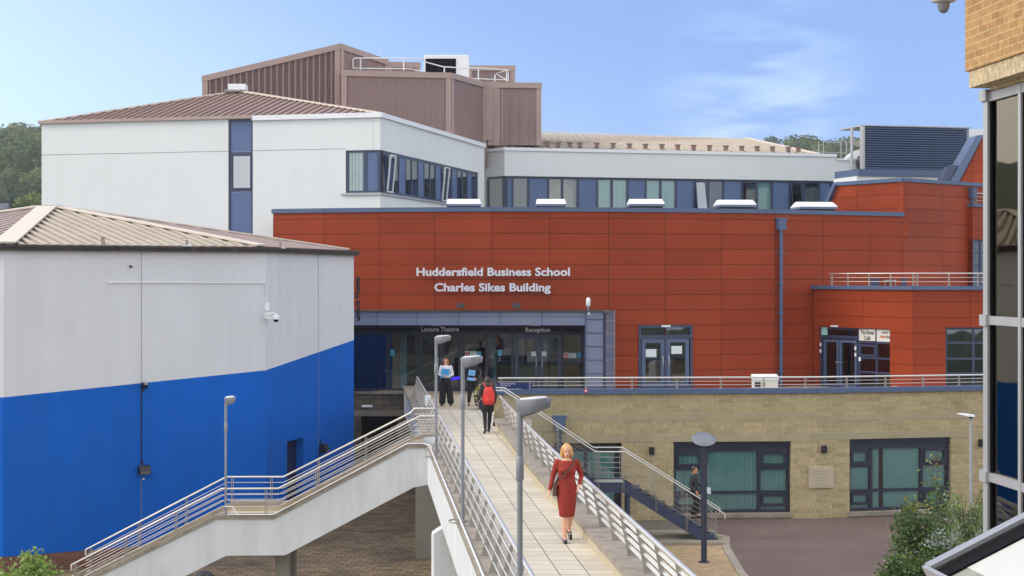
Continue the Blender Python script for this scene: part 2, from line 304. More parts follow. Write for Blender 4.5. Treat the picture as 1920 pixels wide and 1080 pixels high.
MT = dict(
 red = None,
 white_render = M('white_render', rgb(222, 227, 227), 0.8, var=0.03, scale=0.35, stain=0.10, stint=(0.38, 0.38, 0.37), stsc=1.1, ststr=(2.0, 2.0, 0.14), bmp=0.12, bsc=40, stlo=0.42, sthi=0.8),
 grey_render = M('grey_render', rgb(210, 213, 219), 0.8, var=0.04, scale=0.3, stain=0.18, stint=(0.33, 0.33, 0.34), stsc=1.3, ststr=(2.2, 2.2, 0.12), bmp=0.15, bsc=40, stlo=0.42, sthi=0.8),
 blue_paint = M('blue_paint', (0.007, 0.118, 0.53), 0.8, var=0.07, scale=0.5, bmp=0.12, bsc=40, spec=0.12, stain=0.4, stint=(0.012, 0.085, 0.36), stsc=1.3, ststr=(1.6, 1.6, 0.14), stlo=0.45),
 steel_blue = M('steel_blue', rgb(82, 102, 136, 0.9), 0.45, var=0.06, scale=0.6, stain=0.12, stsc=0.8, stint=(0.2, 0.22, 0.26)),
 frame_blue = M('frame_blue', rgb(62, 74, 106, 0.8), 0.4, var=0.05),
 frame_dark = M('frame_dark', rgb(44, 50, 72, 0.8), 0.4, var=0.05),
 panel_blue = M('panel_blue', rgb(86, 108, 150, 0.95), 0.4, var=0.05, scale=0.6),
 zinc = M('zinc', rgb(112, 122, 150), 0.5, metal=0.1, var=0.06, scale=1.0, stain=0.15, stint=(0.28, 0.28, 0.3)),
 brown_metal = M('brown_metal', rgb(140, 117, 114), 0.5, var=0.05, scale=0.4, stain=0.1, stint=(0.2, 0.12, 0.1), ststr=(1, 1, 0.08), stsc=1.5),
 brown_metal_lt = M('brown_metal_light', rgb(168, 146, 138), 0.5, var=0.05),
 roof_brown = M('roof_brown', rgb(170, 150, 142), 0.55, var=0.08, scale=0.8, stain=0.25, stint=(0.18, 0.15, 0.13), ststr=(1, 1, 1), stsc=1.1),
 roof_pan = M('roof_pan', rgb(106, 93, 76), 0.7, var=0.2, scale=1.5, stain=0.4, stsc=1.5),
 roof_rib_dark = M('roof_rib_brown', rgb(132, 108, 100), 0.6, var=0.1),
 roof_cream = M('roof_cream', rgb(186, 173, 158), 0.6, var=0.08, scale=0.8, stain=0.25, stint=(0.16, 0.14, 0.10), ststr=(0.4, 0.4, 1), stsc=1.6),
 ridge_cream = M('ridge_cream', rgb(214, 202, 188), 0.6, var=0.06),
 gutter = M('gutter', rgb(74, 66, 64, 0.9), 0.9, var=0.35, scale=5, stain=0.5, stsc=3, stint=(0.12, 0.12, 0.10), bmp=0.5, bsc=25),
 white_metal = M('white_metal', rgb(232, 234, 238), 0.45, var=0.03),
 stainless = M('stainless', (0.72, 0.70, 0.66), 0.42, metal=0.75, var=0.06, scale=3),
 stainless_dull = M('stainless_dull', (0.42, 0.40, 0.37), 0.5, metal=0.6, var=0.1, scale=4),
 lamp_grey = M('lamp_grey', rgb(142, 146, 154), 0.45, metal=0.25, var=0.08, scale=4, stain=0.15, stsc=4, stint=(0.15, 0.15, 0.15)),
 lamp_lens = M('lamp_lens', rgb(225, 228, 232), 0.3, var=0.02),
 dark_post = M('dark_post', rgb(56, 62, 82, 0.85), 0.4, var=0.08, scale=3),
 disc_grey = M('disc_grey', rgb(122, 126, 134), 0.45, metal=0.3, var=0.12, scale=6),
 white_conc = M('painted_concrete', rgb(218, 222, 226), 0.75, var=0.05, scale=0.5, stain=0.35, stint=(0.33, 0.36, 0.31), stsc=1.6, ststr=(1.6, 1.6, 0.3), bmp=0.15, stlo=0.42, sthi=0.8),
 coping = M('coping_stone', rgb(152, 142, 130), 0.9, var=0.22, scale=3, stain=0.5, stint=(0.09, 0.09, 0.07), stsc=1.8, ststr=(1, 1, 1), bmp=0.4, bsc=25),
 tan_face = M('tan_face', rgb(190, 178, 154), 0.85, var=0.12, scale=2, stain=0.25, stint=(0.18, 0.14, 0.09), stsc=1.5, bmp=0.2),
 pier_conc = M('pier_concrete', rgb(150, 150, 138), 0.85, var=0.12, scale=0.8, stain=0.35, stint=(0.18, 0.19, 0.13), stsc=0.5, bmp=0.2),
 conc = M('bare_concrete', rgb(150, 142, 128), 0.9, var=0.18, scale=1.5, stain=0.35, stsc=1.0, bmp=0.4, stint=(0.12, 0.11, 0.09)),
 lintel = M('smooth_stone', rgb(168, 158, 128), 0.85, var=0.10, scale=2, bmp=0.15, stain=0.2, stint=(0.2, 0.18, 0.13)),
 black = M('black_metal', (0.012, 0.012, 0.015), 0.4, var=0.1),
 rubber = M('rubber', (0.008, 0.008, 0.010), 0.85, var=0.1, spec=0.15),
 glass_grey = M('lens_glass', (0.25, 0.26, 0.28), 0.15, var=0.1),
 alu = M('aluminium_frame', rgb(176, 176, 180), 0.4, metal=0.3, var=0.05),
 exposed = M('exposed_aggregate', rgb(198, 178, 146), 0.95, var=0.45, scale=14, bmp=0.8, bsc=45, stain=0.3, stsc=1.2, stint=(0.16, 0.13, 0.09)),
 white_panel = M('white_panel', rgb(212, 214, 208), 0.4, var=0.04, scale=0.8, stain=0.06, stsc=1.5),
 dirty_metal = M('dirty_metal', rgb(150, 150, 140), 0.6, var=0.25, scale=3, stain=0.3, stsc=3),
 paper = M('paper', rgb(214, 226, 232), 0.7, var=0.02),
 teal_paper = M('teal_paper', rgb(70, 160, 190), 0.6, var=0.02),
 red_ink = M('red_ink', rgb(190, 30, 40), 0.6, var=0.02),
 dark_ink = M('dark_ink', (0.02, 0.02, 0.025), 0.6, var=0.02),
 grey_ink = M('grey_ink', (0.2, 0.2, 0.22), 0.6, var=0.02),
 orange_ink = M('orange_ink', rgb(200, 120, 60), 0.6, var=0.02),
 letter = M('letter_metal', rgb(214, 216, 224), 0.5, metal=0.0, var=0.03),
 sign_blue = M('sign_blue', rgb(22, 36, 96), 0.5, var=0.05),
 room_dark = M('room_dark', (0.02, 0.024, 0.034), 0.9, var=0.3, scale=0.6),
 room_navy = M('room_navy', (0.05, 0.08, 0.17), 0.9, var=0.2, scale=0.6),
 room_tan = M('room_tan', (0.62, 0.55, 0.40), 0.9, var=0.3, scale=0.8),
 room_floor = M('room_floor', (0.10, 0.10, 0.11), 0.4, var=0.2),
 teal_col = M('teal_column', (0.25, 0.65, 0.78), 0.7, var=0.05),
 blind_teal = M('blind_teal', rgb(158, 208, 202), 0.8, var=0.08, scale=2),
 blind_pale = M('blind_pale', rgb(220, 235, 235), 0.8, var=0.08, scale=2),
 roller = M('roller_blind', rgb(215, 222, 230), 0.8, var=0.03),
 glass = glassmat('glass', (0.90, 0.95, 0.95), 0.04, wav=0.15),
 glass_dark = glassmat('dark_glass', (0.66, 0.70, 0.72), 0.06, wav=0.10),
 glass_mirror = glassmat('mirror_glass', (0.10, 0.12, 0.16), 0.30, wav=0.12),
 glass_pale = glassmat('pale_glass', (0.9, 0.95, 0.95), 0.14, wav=0.1),
 glass_sky = glassmat('sky_glass', (0.2, 0.25, 0.35), 0.05, wav=0.1, gc=(0.85, 0.76, 0.62)),
 asphalt_roof = M('roof_felt', (0.12, 0.12, 0.12), 0.95, var=0.3),
)
# red cladding: every panel one cell of the UV map, a slightly different tone each
def redmat():
    m, t, b, n, l = newmat('red_cladding')
    tc = n.new('ShaderNodeTexCoord'); br = n.new('ShaderNodeTexBrick'); br.offset = 0; br.inputs['Scale'].default_value = 1
    br.inputs['Brick Width'].default_value = 2.36; br.inputs['Row Height'].default_value = 0.62; br.inputs['Mortar Size'].default_value = 0.010; br.inputs['Mortar Smooth'].default_value = 0.0
    br.inputs['Color1'].default_value = (0.262, 0.041, 0.0135, 1); br.inputs['Color2'].default_value = (0.300, 0.049, 0.016, 1); br.inputs['Mortar'].default_value = (0.045, 0.012, 0.008, 1)
    l(tc.outputs['UV'], br.inputs['Vector'])
    c, nz = noise_mul(t, br.outputs['Color'], 0.35, 0.12, 4)
    l(c, b.inputs['Base Color']); b.inputs['Roughness'].default_value = 0.42; b.inputs['Specular IOR Level'].default_value = 0.16
    bump(t, b, 0, 0.6, 0.01, hsock=None) if False else None
    bp = n.new('ShaderNodeBump'); bp.inputs['Strength'].default_value = 0.5; bp.inputs['Distance'].default_value = 0.012; bp.invert = True
    l(br.outputs['Fac'], bp.inputs['Height']); l(bp.outputs[0], b.inputs['Normal'])
    return m
MT['red'] = redmat()
MT['stone'] = brickmat('coursed_stone', rgb(188, 171, 130), rgb(168, 152, 114), rgb(202, 190, 160), 0.56, 0.175, 0.010, off=0.37, bmp=1.0, var=0.22, nsc=9, stain=0.22, dist=0.04, stint=(0.10, 0.075, 0.04), stsc=1.2)
MT['stone_shaded'] = brickmat('shaded_stone', rgb(120, 112, 96), rgb(92, 88, 78), rgb(88, 84, 74), 0.7, 0.215, 0.012, bmp=0.9, var=0.3, nsc=4, stain=0.4, dist=0.03)  # canopy shade put into the stone colour; house chimneys reuse it
MT['plinth_brick'] = brickmat('plinth_brick', rgb(128, 84, 66), rgb(104, 66, 54), rgb(120, 108, 96), 0.225, 0.075, 0.006, var=0.25, nsc=8, stain=0.3)
MT['buff_brick'] = brickmat('buff_brick', rgb(186, 144, 92), rgb(162, 122, 76), rgb(196, 172, 132), 0.225, 0.075, 0.0055, var=0.25, nsc=12, dist=0.008, bmp=0.6)
MT['paving'] = brickmat('block_paving', rgb(156, 132, 100), rgb(120, 104, 82), rgb(48, 42, 34), 0.42, 0.30, 0.012, var=0.35, nsc=2.2, stain=0.55, stsc=0.35, stint=(0.035, 0.04, 0.022), rot=R(6), sth=(0.5, 0.7))
MT['paving_tan'] = brickmat('tan_block_paving', rgb(186, 160, 122), rgb(160, 134, 100), rgb(110, 96, 76), 0.21, 0.11, 0.006, var=0.2, nsc=3, stain=0.15)
MT['tiles'] = brickmat('deck_tiles', rgb(212, 202, 184), rgb(198, 189, 172), rgb(104, 95, 80), 0.45, 0.45, 0.008, off=0, var=0.12, nsc=1.3, stain=0.32, stsc=0.7, stint=(0.38, 0.30, 0.20), rough=0.8, bmp=0.3, smooth=0.0)
MT['terrace_tiles'] = brickmat('terrace_paving', rgb(196, 182, 160), rgb(178, 166, 146), rgb(120, 108, 92), 0.6, 0.6, 0.01, off=0, var=0.12, nsc=1.2, stain=0.2, rough=0.85, bmp=0.2)
MT['tarmac'] = M('red_tarmac', rgb(108, 88, 84, 0.85), 0.9, var=0.22, scale=0.35, stain=0.6, stint=(0.10, 0.085, 0.08), stsc=0.32, ststr=(1, 1, 1), bmp=0.5, bsc=60)
MT['dark_ground'] = M('court_ground', rgb(120, 112, 100, 0.8), 0.95, var=0.2, scale=0.3, stain=0.3, ststr=(1, 1, 1))

def text(fr, s, u0, u1, zb, cap, w, depth, mat, name, parent, bold=0.012, vertical=False):
    c = bpy.data.curves.new(name, 'FONT'); c.body = s; c.extrude = depth / 2; c.offset = 0.0; c.resolution_u = 3
    o = bpy.data.objects.new(name, c); COL.objects.link(o)
    bpy.context.view_layer.update()
    c.offset = bold
    dg = bpy.context.evaluated_depsgraph_get(); me = bpy.data.meshes.new_from_object(o.evaluated_get(dg))
    bpy.data.objects.remove(o); bpy.data.curves.remove(c)
    vs = [v.co.copy() for v in me.vertices]
    x0 = min(v.x for v in vs); x1 = max(v.x for v in vs)
    sx = (u1 - u0) / (x1 - x0); sy = cap / 0.70
    par = ORG.get(parent.name, Vector((0, 0, 0)))
    for i, v in enumerate(vs):
        if vertical: q = fr.P(u0 - v.y * sy, w + v.z, zb + (v.x - x0) * sx)
        else: q = fr.P(u0 + (v.x - x0) * sx, w + v.z, zb + v.y * sy)
        me.vertices[i].co = q - par
    me.materials.clear(); me.materials.append(mat)
    ob = bpy.data.objects.new(name, me); COL.objects.link(ob); ob.parent = parent; ORG[ob.name] = par
    return ob

def seam_roof(mb, pts, e0, e1, spacing, rw=0.05, rh=0.06, thick=0.08, mi=1):
    """a roof plane (polygon pts, first edge the eave e0-e1) with standing seams running up the slope"""
    pts = [Vector(p) for p in pts]; e0 = Vector(e0); e1 = Vector(e1)
    ex = (e1 - e0).normalized(); nrm = (pts[1] - pts[0]).cross(pts[2] - pts[0]).normalized()
    if nrm.z < 0: nrm = -nrm
    ey = nrm.cross(ex)
    q = [((p - e0).dot(ex), (p - e0).dot(ey)) for p in pts]
    mb.prism(pts, -nrm * thick)
    n = len(q); lo = min(a for a, b in q); hi = max(a for a, b in q); x = lo + spacing / 2
    while x < hi:
        ys = []
        for i in range(n):
            (ax, ay), (bx, by) = q[i], q[(i + 1) % n]
            if (ax - x) * (bx - x) < 0: ys.append(ay + (by - ay) * (x - ax) / (bx - ax))
        if len(ys) >= 2 and max(ys) - min(ys) > 0.15:
            a = e0 + ex * x + ey * min(ys) + nrm * rh / 2; b = e0 + ex * x + ey * (max(ys)) + nrm * rh / 2
            f0_ = len(mb.f); mb.beam(a, b, rw, rh, up=nrm)
            for k_ in range(f0_, len(mb.f)): mb.mi[k_] = mi
        x += spacing
    return mb

# ------------------------------------------------------------------ glazing helpers
def frame_mesh(mb, fr, u0, u1, z0, z1, um=(), zm=(), fw=0.06, w=0.0, d=0.08):
    mb.fb(fr, u0, u0 + fw, w - d, w, z0, z1); mb.fb(fr, u1 - fw, u1, w - d, w, z0, z1)
    mb.fb(fr, u0 + fw, u1 - fw, w - d, w - 0.002, z1 - fw, z1); mb.fb(fr, u0 + fw, u1 - fw, w - d, w - 0.002, z0, z0 + fw)
    for m in um:
        m = m if isinstance(m, tuple) else (m, z0 + fw, z1 - fw, fw)
        mb.fb(fr, m[0] - m[3] / 2, m[0] + m[3] / 2, w - d + 0.004, w - 0.006, m[1], m[2])
    for t in zm:
        t = t if isinstance(t, tuple) else (t, u0 + fw, u1 - fw, fw)
        mb.fb(fr, t[1], t[2], w - d + 0.008, w - 0.012, t[0] - t[3] / 2, t[0] + t[3] / 2)
def blind_mesh(mb, fr, u0, u1, z0, z1, w, pitch=0.13):
    n = max(1, int((u1 - u0) / pitch)); st = (u1 - u0) / n
    for i in range(n):
        a = u0 + i * st; k = 0.02 + 0.02 * random.random(); q_ = 0.88 + 0.08 * random.random()
        mb.quad(fr.P(a, w - 0.02, z0), fr.P(a + st * q_, w + k - 0.02, z0), fr.P(a + st * q_, w + k - 0.02, z1), fr.P(a, w - 0.02, z1))
def window(parent, fr, u0, u1, z0, z1, um=(), zm=(), fw=0.06, w=-0.12, d=0.08, mf='frame_blue', mg='glass', blind=None, room='room_dark', rd=1.6, panels=(), extra=None, label=None):
    f = MB(); frame_mesh(f, fr, u0, u1, z0, z1, um, zm, fw, w, d)
    if extra: extra(f)
    f = f.build('window', MT[mf], parent)
    if label: f['label'] = label
    g = MB(); g.fb(fr, u0 + fw * 0.6, u1 - fw * 0.6, w - d * 0.6, w - d * 0.45, z0 + fw * 0.6, z1 - fw * 0.6); g.build('pane', MT[mg], f)
    if panels:
        for q in panels: p = MB(); p.fb(fr, q[0], q[1], w - d * 0.4, w - 0.022, q[2], q[3]); p.build('panel', MT['panel_blue'], f)
    if blind:
        b = MB()
        for q in (blind[1] if len(blind) > 1 else [(u0 + fw, u1 - fw, z0 + fw, z1 - fw)]):
            if blind[0] == 'roller': b.fb(fr, q[0], q[1], w - d - 0.04, w - d - 0.025, q[2], q[3])
            else: blind_mesh(b, fr, q[0], q[1], q[2], q[3], w - d - 0.075)
        b.build('blind', MT[blind[0]], f)
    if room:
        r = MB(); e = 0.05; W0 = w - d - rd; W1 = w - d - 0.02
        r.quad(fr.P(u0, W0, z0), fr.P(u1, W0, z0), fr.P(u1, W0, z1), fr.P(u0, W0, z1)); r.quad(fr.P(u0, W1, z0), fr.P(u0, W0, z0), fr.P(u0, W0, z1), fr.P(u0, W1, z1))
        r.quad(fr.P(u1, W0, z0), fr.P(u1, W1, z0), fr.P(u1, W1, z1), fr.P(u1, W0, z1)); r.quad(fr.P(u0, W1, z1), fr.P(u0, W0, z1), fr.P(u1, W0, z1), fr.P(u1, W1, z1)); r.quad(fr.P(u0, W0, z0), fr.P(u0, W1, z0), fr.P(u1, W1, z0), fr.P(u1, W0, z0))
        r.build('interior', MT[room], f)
    return f

# ------------------------------------------------------------------ ground and terrain
def terr(x, y):
    if y < 130: return -0.02
    t = min(1.0, (y - 130) / 250.0); base = 17 * t * t * (3 - 2 * t)
    if y > 380:
        s = min(1.0, (y - 380) / 380.0); s = s * s * (3 - 2 * s); base += s * (44 - (1.5 if x > 0 else 0) + 6 * math.sin(x * 0.013 + 1.9) + 3.0 * math.sin(x * 0.041) + (5 if x < -150 else 0))
    if y > 900: base -= (y - 900) * 0.05
    return base
g = MB(); NX, NY = 60, 60
xs = [-1500 + 3000 * i / NX for i in range(NX + 1)]; ys = [-120, -60, 0, 60, 100, 130] + [130 + (1500 - 130) * ((j + 1) / 46) ** 1.5 for j in range(46)]
vs = [(x, y, terr(x, y)) for y in ys for x in xs]; n = len(xs)
g.add(vs, [(j * n + i, j * n + i + 1, (j + 1) * n + i + 1, (j + 1) * n + i) for j in range(len(ys) - 1) for i in range(NX)], True)
MT['grass_hill'] = M('hill_grass', (0.05, 0.07, 0.03), 0.95, var=0.3, scale=0.02)
gg = g.build('ground', MT['grass_hill'], kind='structure')
# courtyard surfaces
def sheet(name, pts, z, mat):
    m = MB(); m.add([(p[0], p[1], z) for p in pts], [tuple(range(len(pts)))]); return m.build(name, mat, kind='structure')
sheet('courtyard', [(-45, -10), (45, -10), (45, 110), (-45, 110)], 0.0, MT['dark_ground'])
sheet('red_tarmac', [(5.75, 61.6), (6.1, 58.5), (7.0, 56.6), (6.75, 54.5), (6.6, 50), (7.0, 10), (30, 10), (30, 66), (5.75, 66)], 0.012, MT['tarmac'])
sheet('tan_paving', [(-0.5, 57.5), (5.9, 57.5), (6.75, 56.6), (6.5, 54.5), (6.35, 50), (6.7, 20), (1.5, 20)], 0.008, MT['paving_tan'])
sheet('block_paving', [(-15.5, 28), (-0.2, 28), (-1.0, 72), (-18, 72), (-18, 45)], 0.006, MT['paving'])
k_ = MB(); kp = [(5.75, 61.6), (6.1, 58.5), (7.0, 56.6), (6.75, 54.5), (6.6, 50), (7.0, 20)]
for i in range(len(kp) - 1): k_.beam((kp[i][0] - 0.12, kp[i][1], 0.012), (kp[i + 1][0] - 0.12, kp[i + 1][1], 0.012), 0.24, 0.03)
k_.build('kerb', MT['conc'], kind='structure')

# ------------------------------------------------------------------ lecture theatre (octagon)
A = Vector((-14.3, 49.5)); SIDE = 7.9; ang = 30.4; oct_ = [A]
for i in range(7): oct_.append(oct_[-1] + SIDE * Vector((math.cos(R(ang + 45 * i)), math.sin(R(ang + 45 * i)))))
cen = sum(oct_, Vector((0, 0))) / 8
bz = [4.99, 5.54, 6.19, 6.7, 6.7, 6.0, 5.2, 4.8]
LT = thing('lecture_theatre', (cen.x, cen.y, 0), 'octagonal lecture theatre with pale render above a sloping blue painted band and ribbed pyramid roof', 'lecture theatre')
wt, bp_, pl = MB(), MB(), MB()
TOP = 9.12
for i in range(8):
    p, q = oct_[i], oct_[(i + 1) % 8]; fr = Fr(p, q); za, zb = bz[i], bz[(i + 1) % 8]; Lq = fr.L
    if i == 1:
        du0, du1 = fr.u(538), fr.u(569); dz = fr.z(538, 828)
        zl = lambda u: za + (zb - za) * u / Lq
        for (a, b, c0) in ((0, du0, 0.5), (du1, Lq, 0.5), (du0, du1, dz)):
            bp_.prism([fr.P(a, 0, c0), fr.P(b, 0, c0), fr.P(b, 0, zl(b)), fr.P(a, 0, zl(a))], -Vector((fr.n.x, fr.n.y, 0)) * 0.35)
        LTdoor = (fr, du0, du1, dz)
    else: bp_.prism([fr.P(0, 0, 0.5), fr.P(Lq, 0, 0.5), fr.P(Lq, 0, zb), fr.P(0, 0, za)], -Vector((fr.n.x, fr.n.y, 0)) * 0.35)
    wt.prism([fr.P(0, 0, za), fr.P(Lq, 0, zb), fr.P(Lq, 0, TOP), fr.P(0, 0, TOP)], -Vector((fr.n.x, fr.n.y, 0)) * 0.35)
    pl.prism([fr.P(0, 0.02, 0), fr.P(Lq, 0.02, 0), fr.P(Lq, 0.02, 0.497), fr.P(0, 0.02, 0.497)], -Vector((fr.n.x, fr.n.y, 0)) * 0.35)
wt.build('wall', MT['grey_render'], LT); bp_.build('painted_band', MT['blue_paint'], LT)['label'] = 'bright blue lower part of the wall'; pl.build('plinth', MT['plinth_brick'], LT)
# movement joints
j = MB(); f0 = Fr(oct_[0], oct_[1]); f1 = Fr(oct_[1], oct_[2])
u = f0.u(265); j.fb(f0, u - 0.008, u + 0.008, 0.0, 0.004, 0.5, TOP)
u = f1.u(597); j.fb(f1, u - 0.012, u + 0.012, 0.0, 0.004, 0.5, TOP)
j.build('wall_joint', MT['grey_ink'], LT)
# door
fr, du0, du1, dz = LTdoor
d_ = MB(); d_.fb(fr, du0, du1, -0.32, -0.26, 0.9, dz); d_ = d_.build('door', M('door_navy', (0.010, 0.016, 0.06), 0.5), LT); d_['label'] = 'dark navy door recessed in the blue wall'
h_ = MB(); h_.fb(fr, du0 + 0.15, du0 + 0.2, -0.26, -0.2, 1.9, 2.15); h_.build('handle', MT['black'], d_)
# gutter
gt = MB()
for i in range(8):
    fr = Fr(oct_[i], oct_[(i + 1) % 8]); e = 0.16 * math.tan(R(22.5))
    for (w0, w1, z0, z1) in ((-0.36, 0.16, TOP, TOP + 0.10), (0.04, 0.20, TOP + 0.10, TOP + 0.165)):
        ee = w1 * math.tan(R(22.5)); ei = w0 * math.tan(R(22.5))
        pts = [fr.P(-ee, w1, z0), fr.P(fr.L + ee, w1, z0), fr.P(fr.L + ei, w0, z0), fr.P(-ei, w0, z0)]
        gt.hexa(pts + [p + Vector((0, 0, z1 - z0)) for p in pts])
gt.build('gutter', MT['gutter'], LT)
# roof
apz = 10.70; AP = Vector((cen.x, cen.y, apz)); rc = 0.55
rin = [Vector((*(cen + (q - cen) * 0.985), TOP + 0.10)) for q in oct_]
rtop = [AP + (q - AP) * 0.045 for q in rin]
rm1, rm2, hc = MB(), MB(), MB()
for i in range(8):
    a, b = rin[i], rin[(i + 1) % 8]; c, d = rtop[(i + 1) % 8], rtop[i]
    seam_roof(rm1 if i == 0 else rm2, [a, b, c, d], a, b, 0.335, 0.17, 0.10)
    nup = Vector((0, 0, 1)); hc.beam(rin[i] + Vector((0, 0, 0.13)), rtop[i] + Vector((0, 0, 0.13)), 0.62 if i == 0 else 0.42, 0.05)
r1 = rm1.build('roof', [MT['roof_pan'], MT['roof_cream']], LT); r1['label'] = 'cream weathered roof slope facing the footbridge'
r2_ = rm2.build('roof', [MT['roof_rib_dark'], MT['roof_brown']], LT); hc.build('ridge_cap', MT['ridge_cream'], LT)
c_ = MB(); ring = lambda r, z: [(AP.x + r * math.cos(R(22.5 + 45 * k)), AP.y + r * math.sin(R(22.5 + 45 * k)), z) for k in range(8)]
c_.loft([ring(0.52, apz - 0.12), ring(0.52, apz + 0.05)], False); c_.loft([ring(0.62, apz + 0.05), ring(0.62, apz + 0.09)], False)
c_.build('roof_cap', MT['roof_brown'], LT)
# small dome sensors on the roof edge
def roof_sensor(px, py, Z, label):
    p = P(px, py, Z); t = thing('roof_camera', p, label, 'camera', 'small devices on the lecture theatre roof')
    m = MB(); m.tube([p, p + Vector((0, 0, 0.16))], 0.035); m.tube([p + Vector((0, 0, 0.16)), p + Vector((0, 0, 0.22)), p + Vector((-0.18, 0, 0.22))], 0.012); m.build('stalk', MT['glass_grey'], t)
    m = MB(); m.box(p.x - 0.16, p.x + 0.16, p.y - 0.1, p.y + 0.1, p.z - 0.03, p.z); m.build('base', MT['white_metal'], t)
roof_sensor(350, 460, 52.4, 'small white roof device above the long wall of the lecture theatre'); roof_sensor(525, 464, 54.3, 'small white roof device above the corner of the lecture theatre')
m = MB(); p = P(193, 459, 50.9); m.box(p.x - 0.045, p.x + 0.045, p.y - 0.04, p.y + 0.04, p.z - 0.05, p.z + 0.2); m.box(p.x - 0.06, p.x + 0.06, p.y - 0.055, p.y + 0.055, p.z + 0.2, p.z + 0.23); tag(m.build('roof_vent', MT['roof_brown'], loc=p), 'stubby brown vent on the cream roof edge of the lecture theatre', 'vent')
# wall lettering on the lecture theatre, reading upwards
text(f1, 'Lecture Theatre', f1.u(671.5), f1.u(671.5) + 1.55, f1.z(669, 602), 0.32, 0.04, 0.07, MT['dark_ink'], 'lettering', LT, 0.02, vertical=True)['label'] = 'dark upright letters spelling Lecture Theatre'
for o in [o for o in LT.children if o.name.startswith('lettering')]:
    pass
# conduit, cctv camera, flood lights
cp = MB(); f0o = f0
def on(fr, px, py, w=0.0): return fr.P(fr.u(px), w, fr.z(px, py))
cp.tube([on(f0, 205, 529.5, 0.03), on(f0, 498, 530.5, 0.03), on(f0, 498.5, 566, 0.03)], 0.018, 6)
cp.fb(f0, f0.u(495.5), f0.u(503), 0.0, 0.09, f0.z(499, 582), f0.z(499, 567))
cp.fb(f0, f0.u(203.5), f0.u(207.5), 0.0, 0.06, f0.z(205, 532), f0.z(205, 527))
tag(cp.build('cable_conduit', MT['white_metal'], loc=on(f0, 498, 550)), 'thin white cable conduit bending down across the grey wall', 'conduit')
m = MB(); p = on(f0, 245, 500); m.tube([p - Vector((0, 0, 0)), p + Vector((f0.n.x, f0.n.y, 0)) * 0.12], 0.025, 8); m.tube([on(f0, 243, 497, 0.05), on(f0, 243.5, 502, 0.05)], 0.02, 6)
tag(m.build('wall_bracket', MT['black'], loc=p), 'tiny dark bracket alone on the upper grey wall', 'bracket')
p = on(f0, 503, 591, 0.0)
cc = thing('security_camera', p, 'white dome security camera on the corner of the lecture theatre', 'camera')
m = MB(); m.fb(f0, f0.u(495), f0.u(508), 0.0, 0.16, f0.z(500, 598), f0.z(500, 586)); pc = P(517.5, 592, 53.0)
m.tube([on(f0, 504, 590, 0.12), pc + Vector((-0.08, 0, 0.06)), pc + Vector((0, 0, 0.05)), pc], 0.03, 8); m.build('bracket', MT['white_metal'], cc)
m = MB(); m.loft([[(pc.x + r * math.cos(R(20 * k)), pc.y + r * math.sin(R(20 * k)), pc.z + z) for k in range(18)] for r, z in ((0.05, 0.03), (0.10, 0.0), (0.11, -0.07), (0.105, -0.11))]); m.build('housing', MT['white_metal'], cc)
m = MB(); m.ell(pc + Vector((0, 0, -0.11)), (0.085, 0.085, 0.085)); m.build('dome', MT['rubber'], cc)
def flood(px, py, fr, label, up=False, size=(0.34, 0.26)):
    p = on(fr, px, py, 0.0); t = thing('flood_light', p, label, 'wall light', 'black wall lights on the lecture theatre')
    n = Vector((fr.n.x, fr.n.y, 0)); a, b = size; uu = fr.u(px); zz = p.z
    m = MB(); s_ = 1 if up else -1
    pts = [fr.P(uu - a / 2, 0.06, zz + b / 2), fr.P(uu - a / 2, 0.20, zz + b / 2 * (0.9 if not up else 0.6)), fr.P(uu - a / 2, 0.30, zz - b * 0.15), fr.P(uu - a / 2, 0.22, zz - b / 2), fr.P(uu - a / 2, 0.06, zz - b / 2)]
    if up: pts = [Vector((q.x, q.y, 2 * zz - q.z)) for q in pts]
    m.prism(pts, Vector((fr.d.x, fr.d.y, 0)) * a); m.build('housing', MT['black'], t, bevel=0.01)
    m = MB(); z1 = zz - b * 0.17; z0 = zz - b / 2 + 0.01
    L0 = [fr.P(uu - a / 2 + 0.03, 0.235, z0), fr.P(uu + a / 2 - 0.03, 0.235, z0), fr.P(uu + a / 2 - 0.03, 0.305, z1), fr.P(uu - a / 2 + 0.03, 0.305, z1)]
    if up: L0 = [Vector((q.x, q.y, 2 * zz - q.z)) for q in L0]
    m.prism(L0, Vector((fr.n.x, fr.n.y, -0.6 if not up else 0.6)).normalized() * 0.008); m.build('lens', MT['glass_grey'], t)
    m = MB(); m.tube([fr.P(uu, 0.03, zz + b / 2 if not up else zz - b / 2), fr.P(uu, 0.03, zz + (0.9 if not up else -0.9) * b)], 0.02, 6); m.build('cable', MT['black'], t)
flood(267, 880, f0, 'black box flood light low on the blue wall above the stairs')
flood(268, 723, f0, 'small black light where grey and blue paint meet', True, (0.16, 0.2))
flood(600, 840, f1, 'black flood light beside the recessed door in the blue wall', False, (0.30, 0.30))
m = MB(); u = f0.u(265); m.tube([f0.P(u, 0.02, f0.z(265, 728)), f0.P(u, 0.02, f0.z(265, 868))], 0.016, 6); tag(m.build('light_cable', MT['black'], loc=on(f0, 265, 800)), 'black cable running down the blue wall between two lights', 'cable')
m = MB(); m.ell(on(f0, 269, 898, 0.01), (0.03, 0.03, 0.03)); tag(m.build('wall_stud', MT['white_metal'], loc=on(f0, 269, 898)), 'tiny white stud under the flood light on blue wall', 'stud')

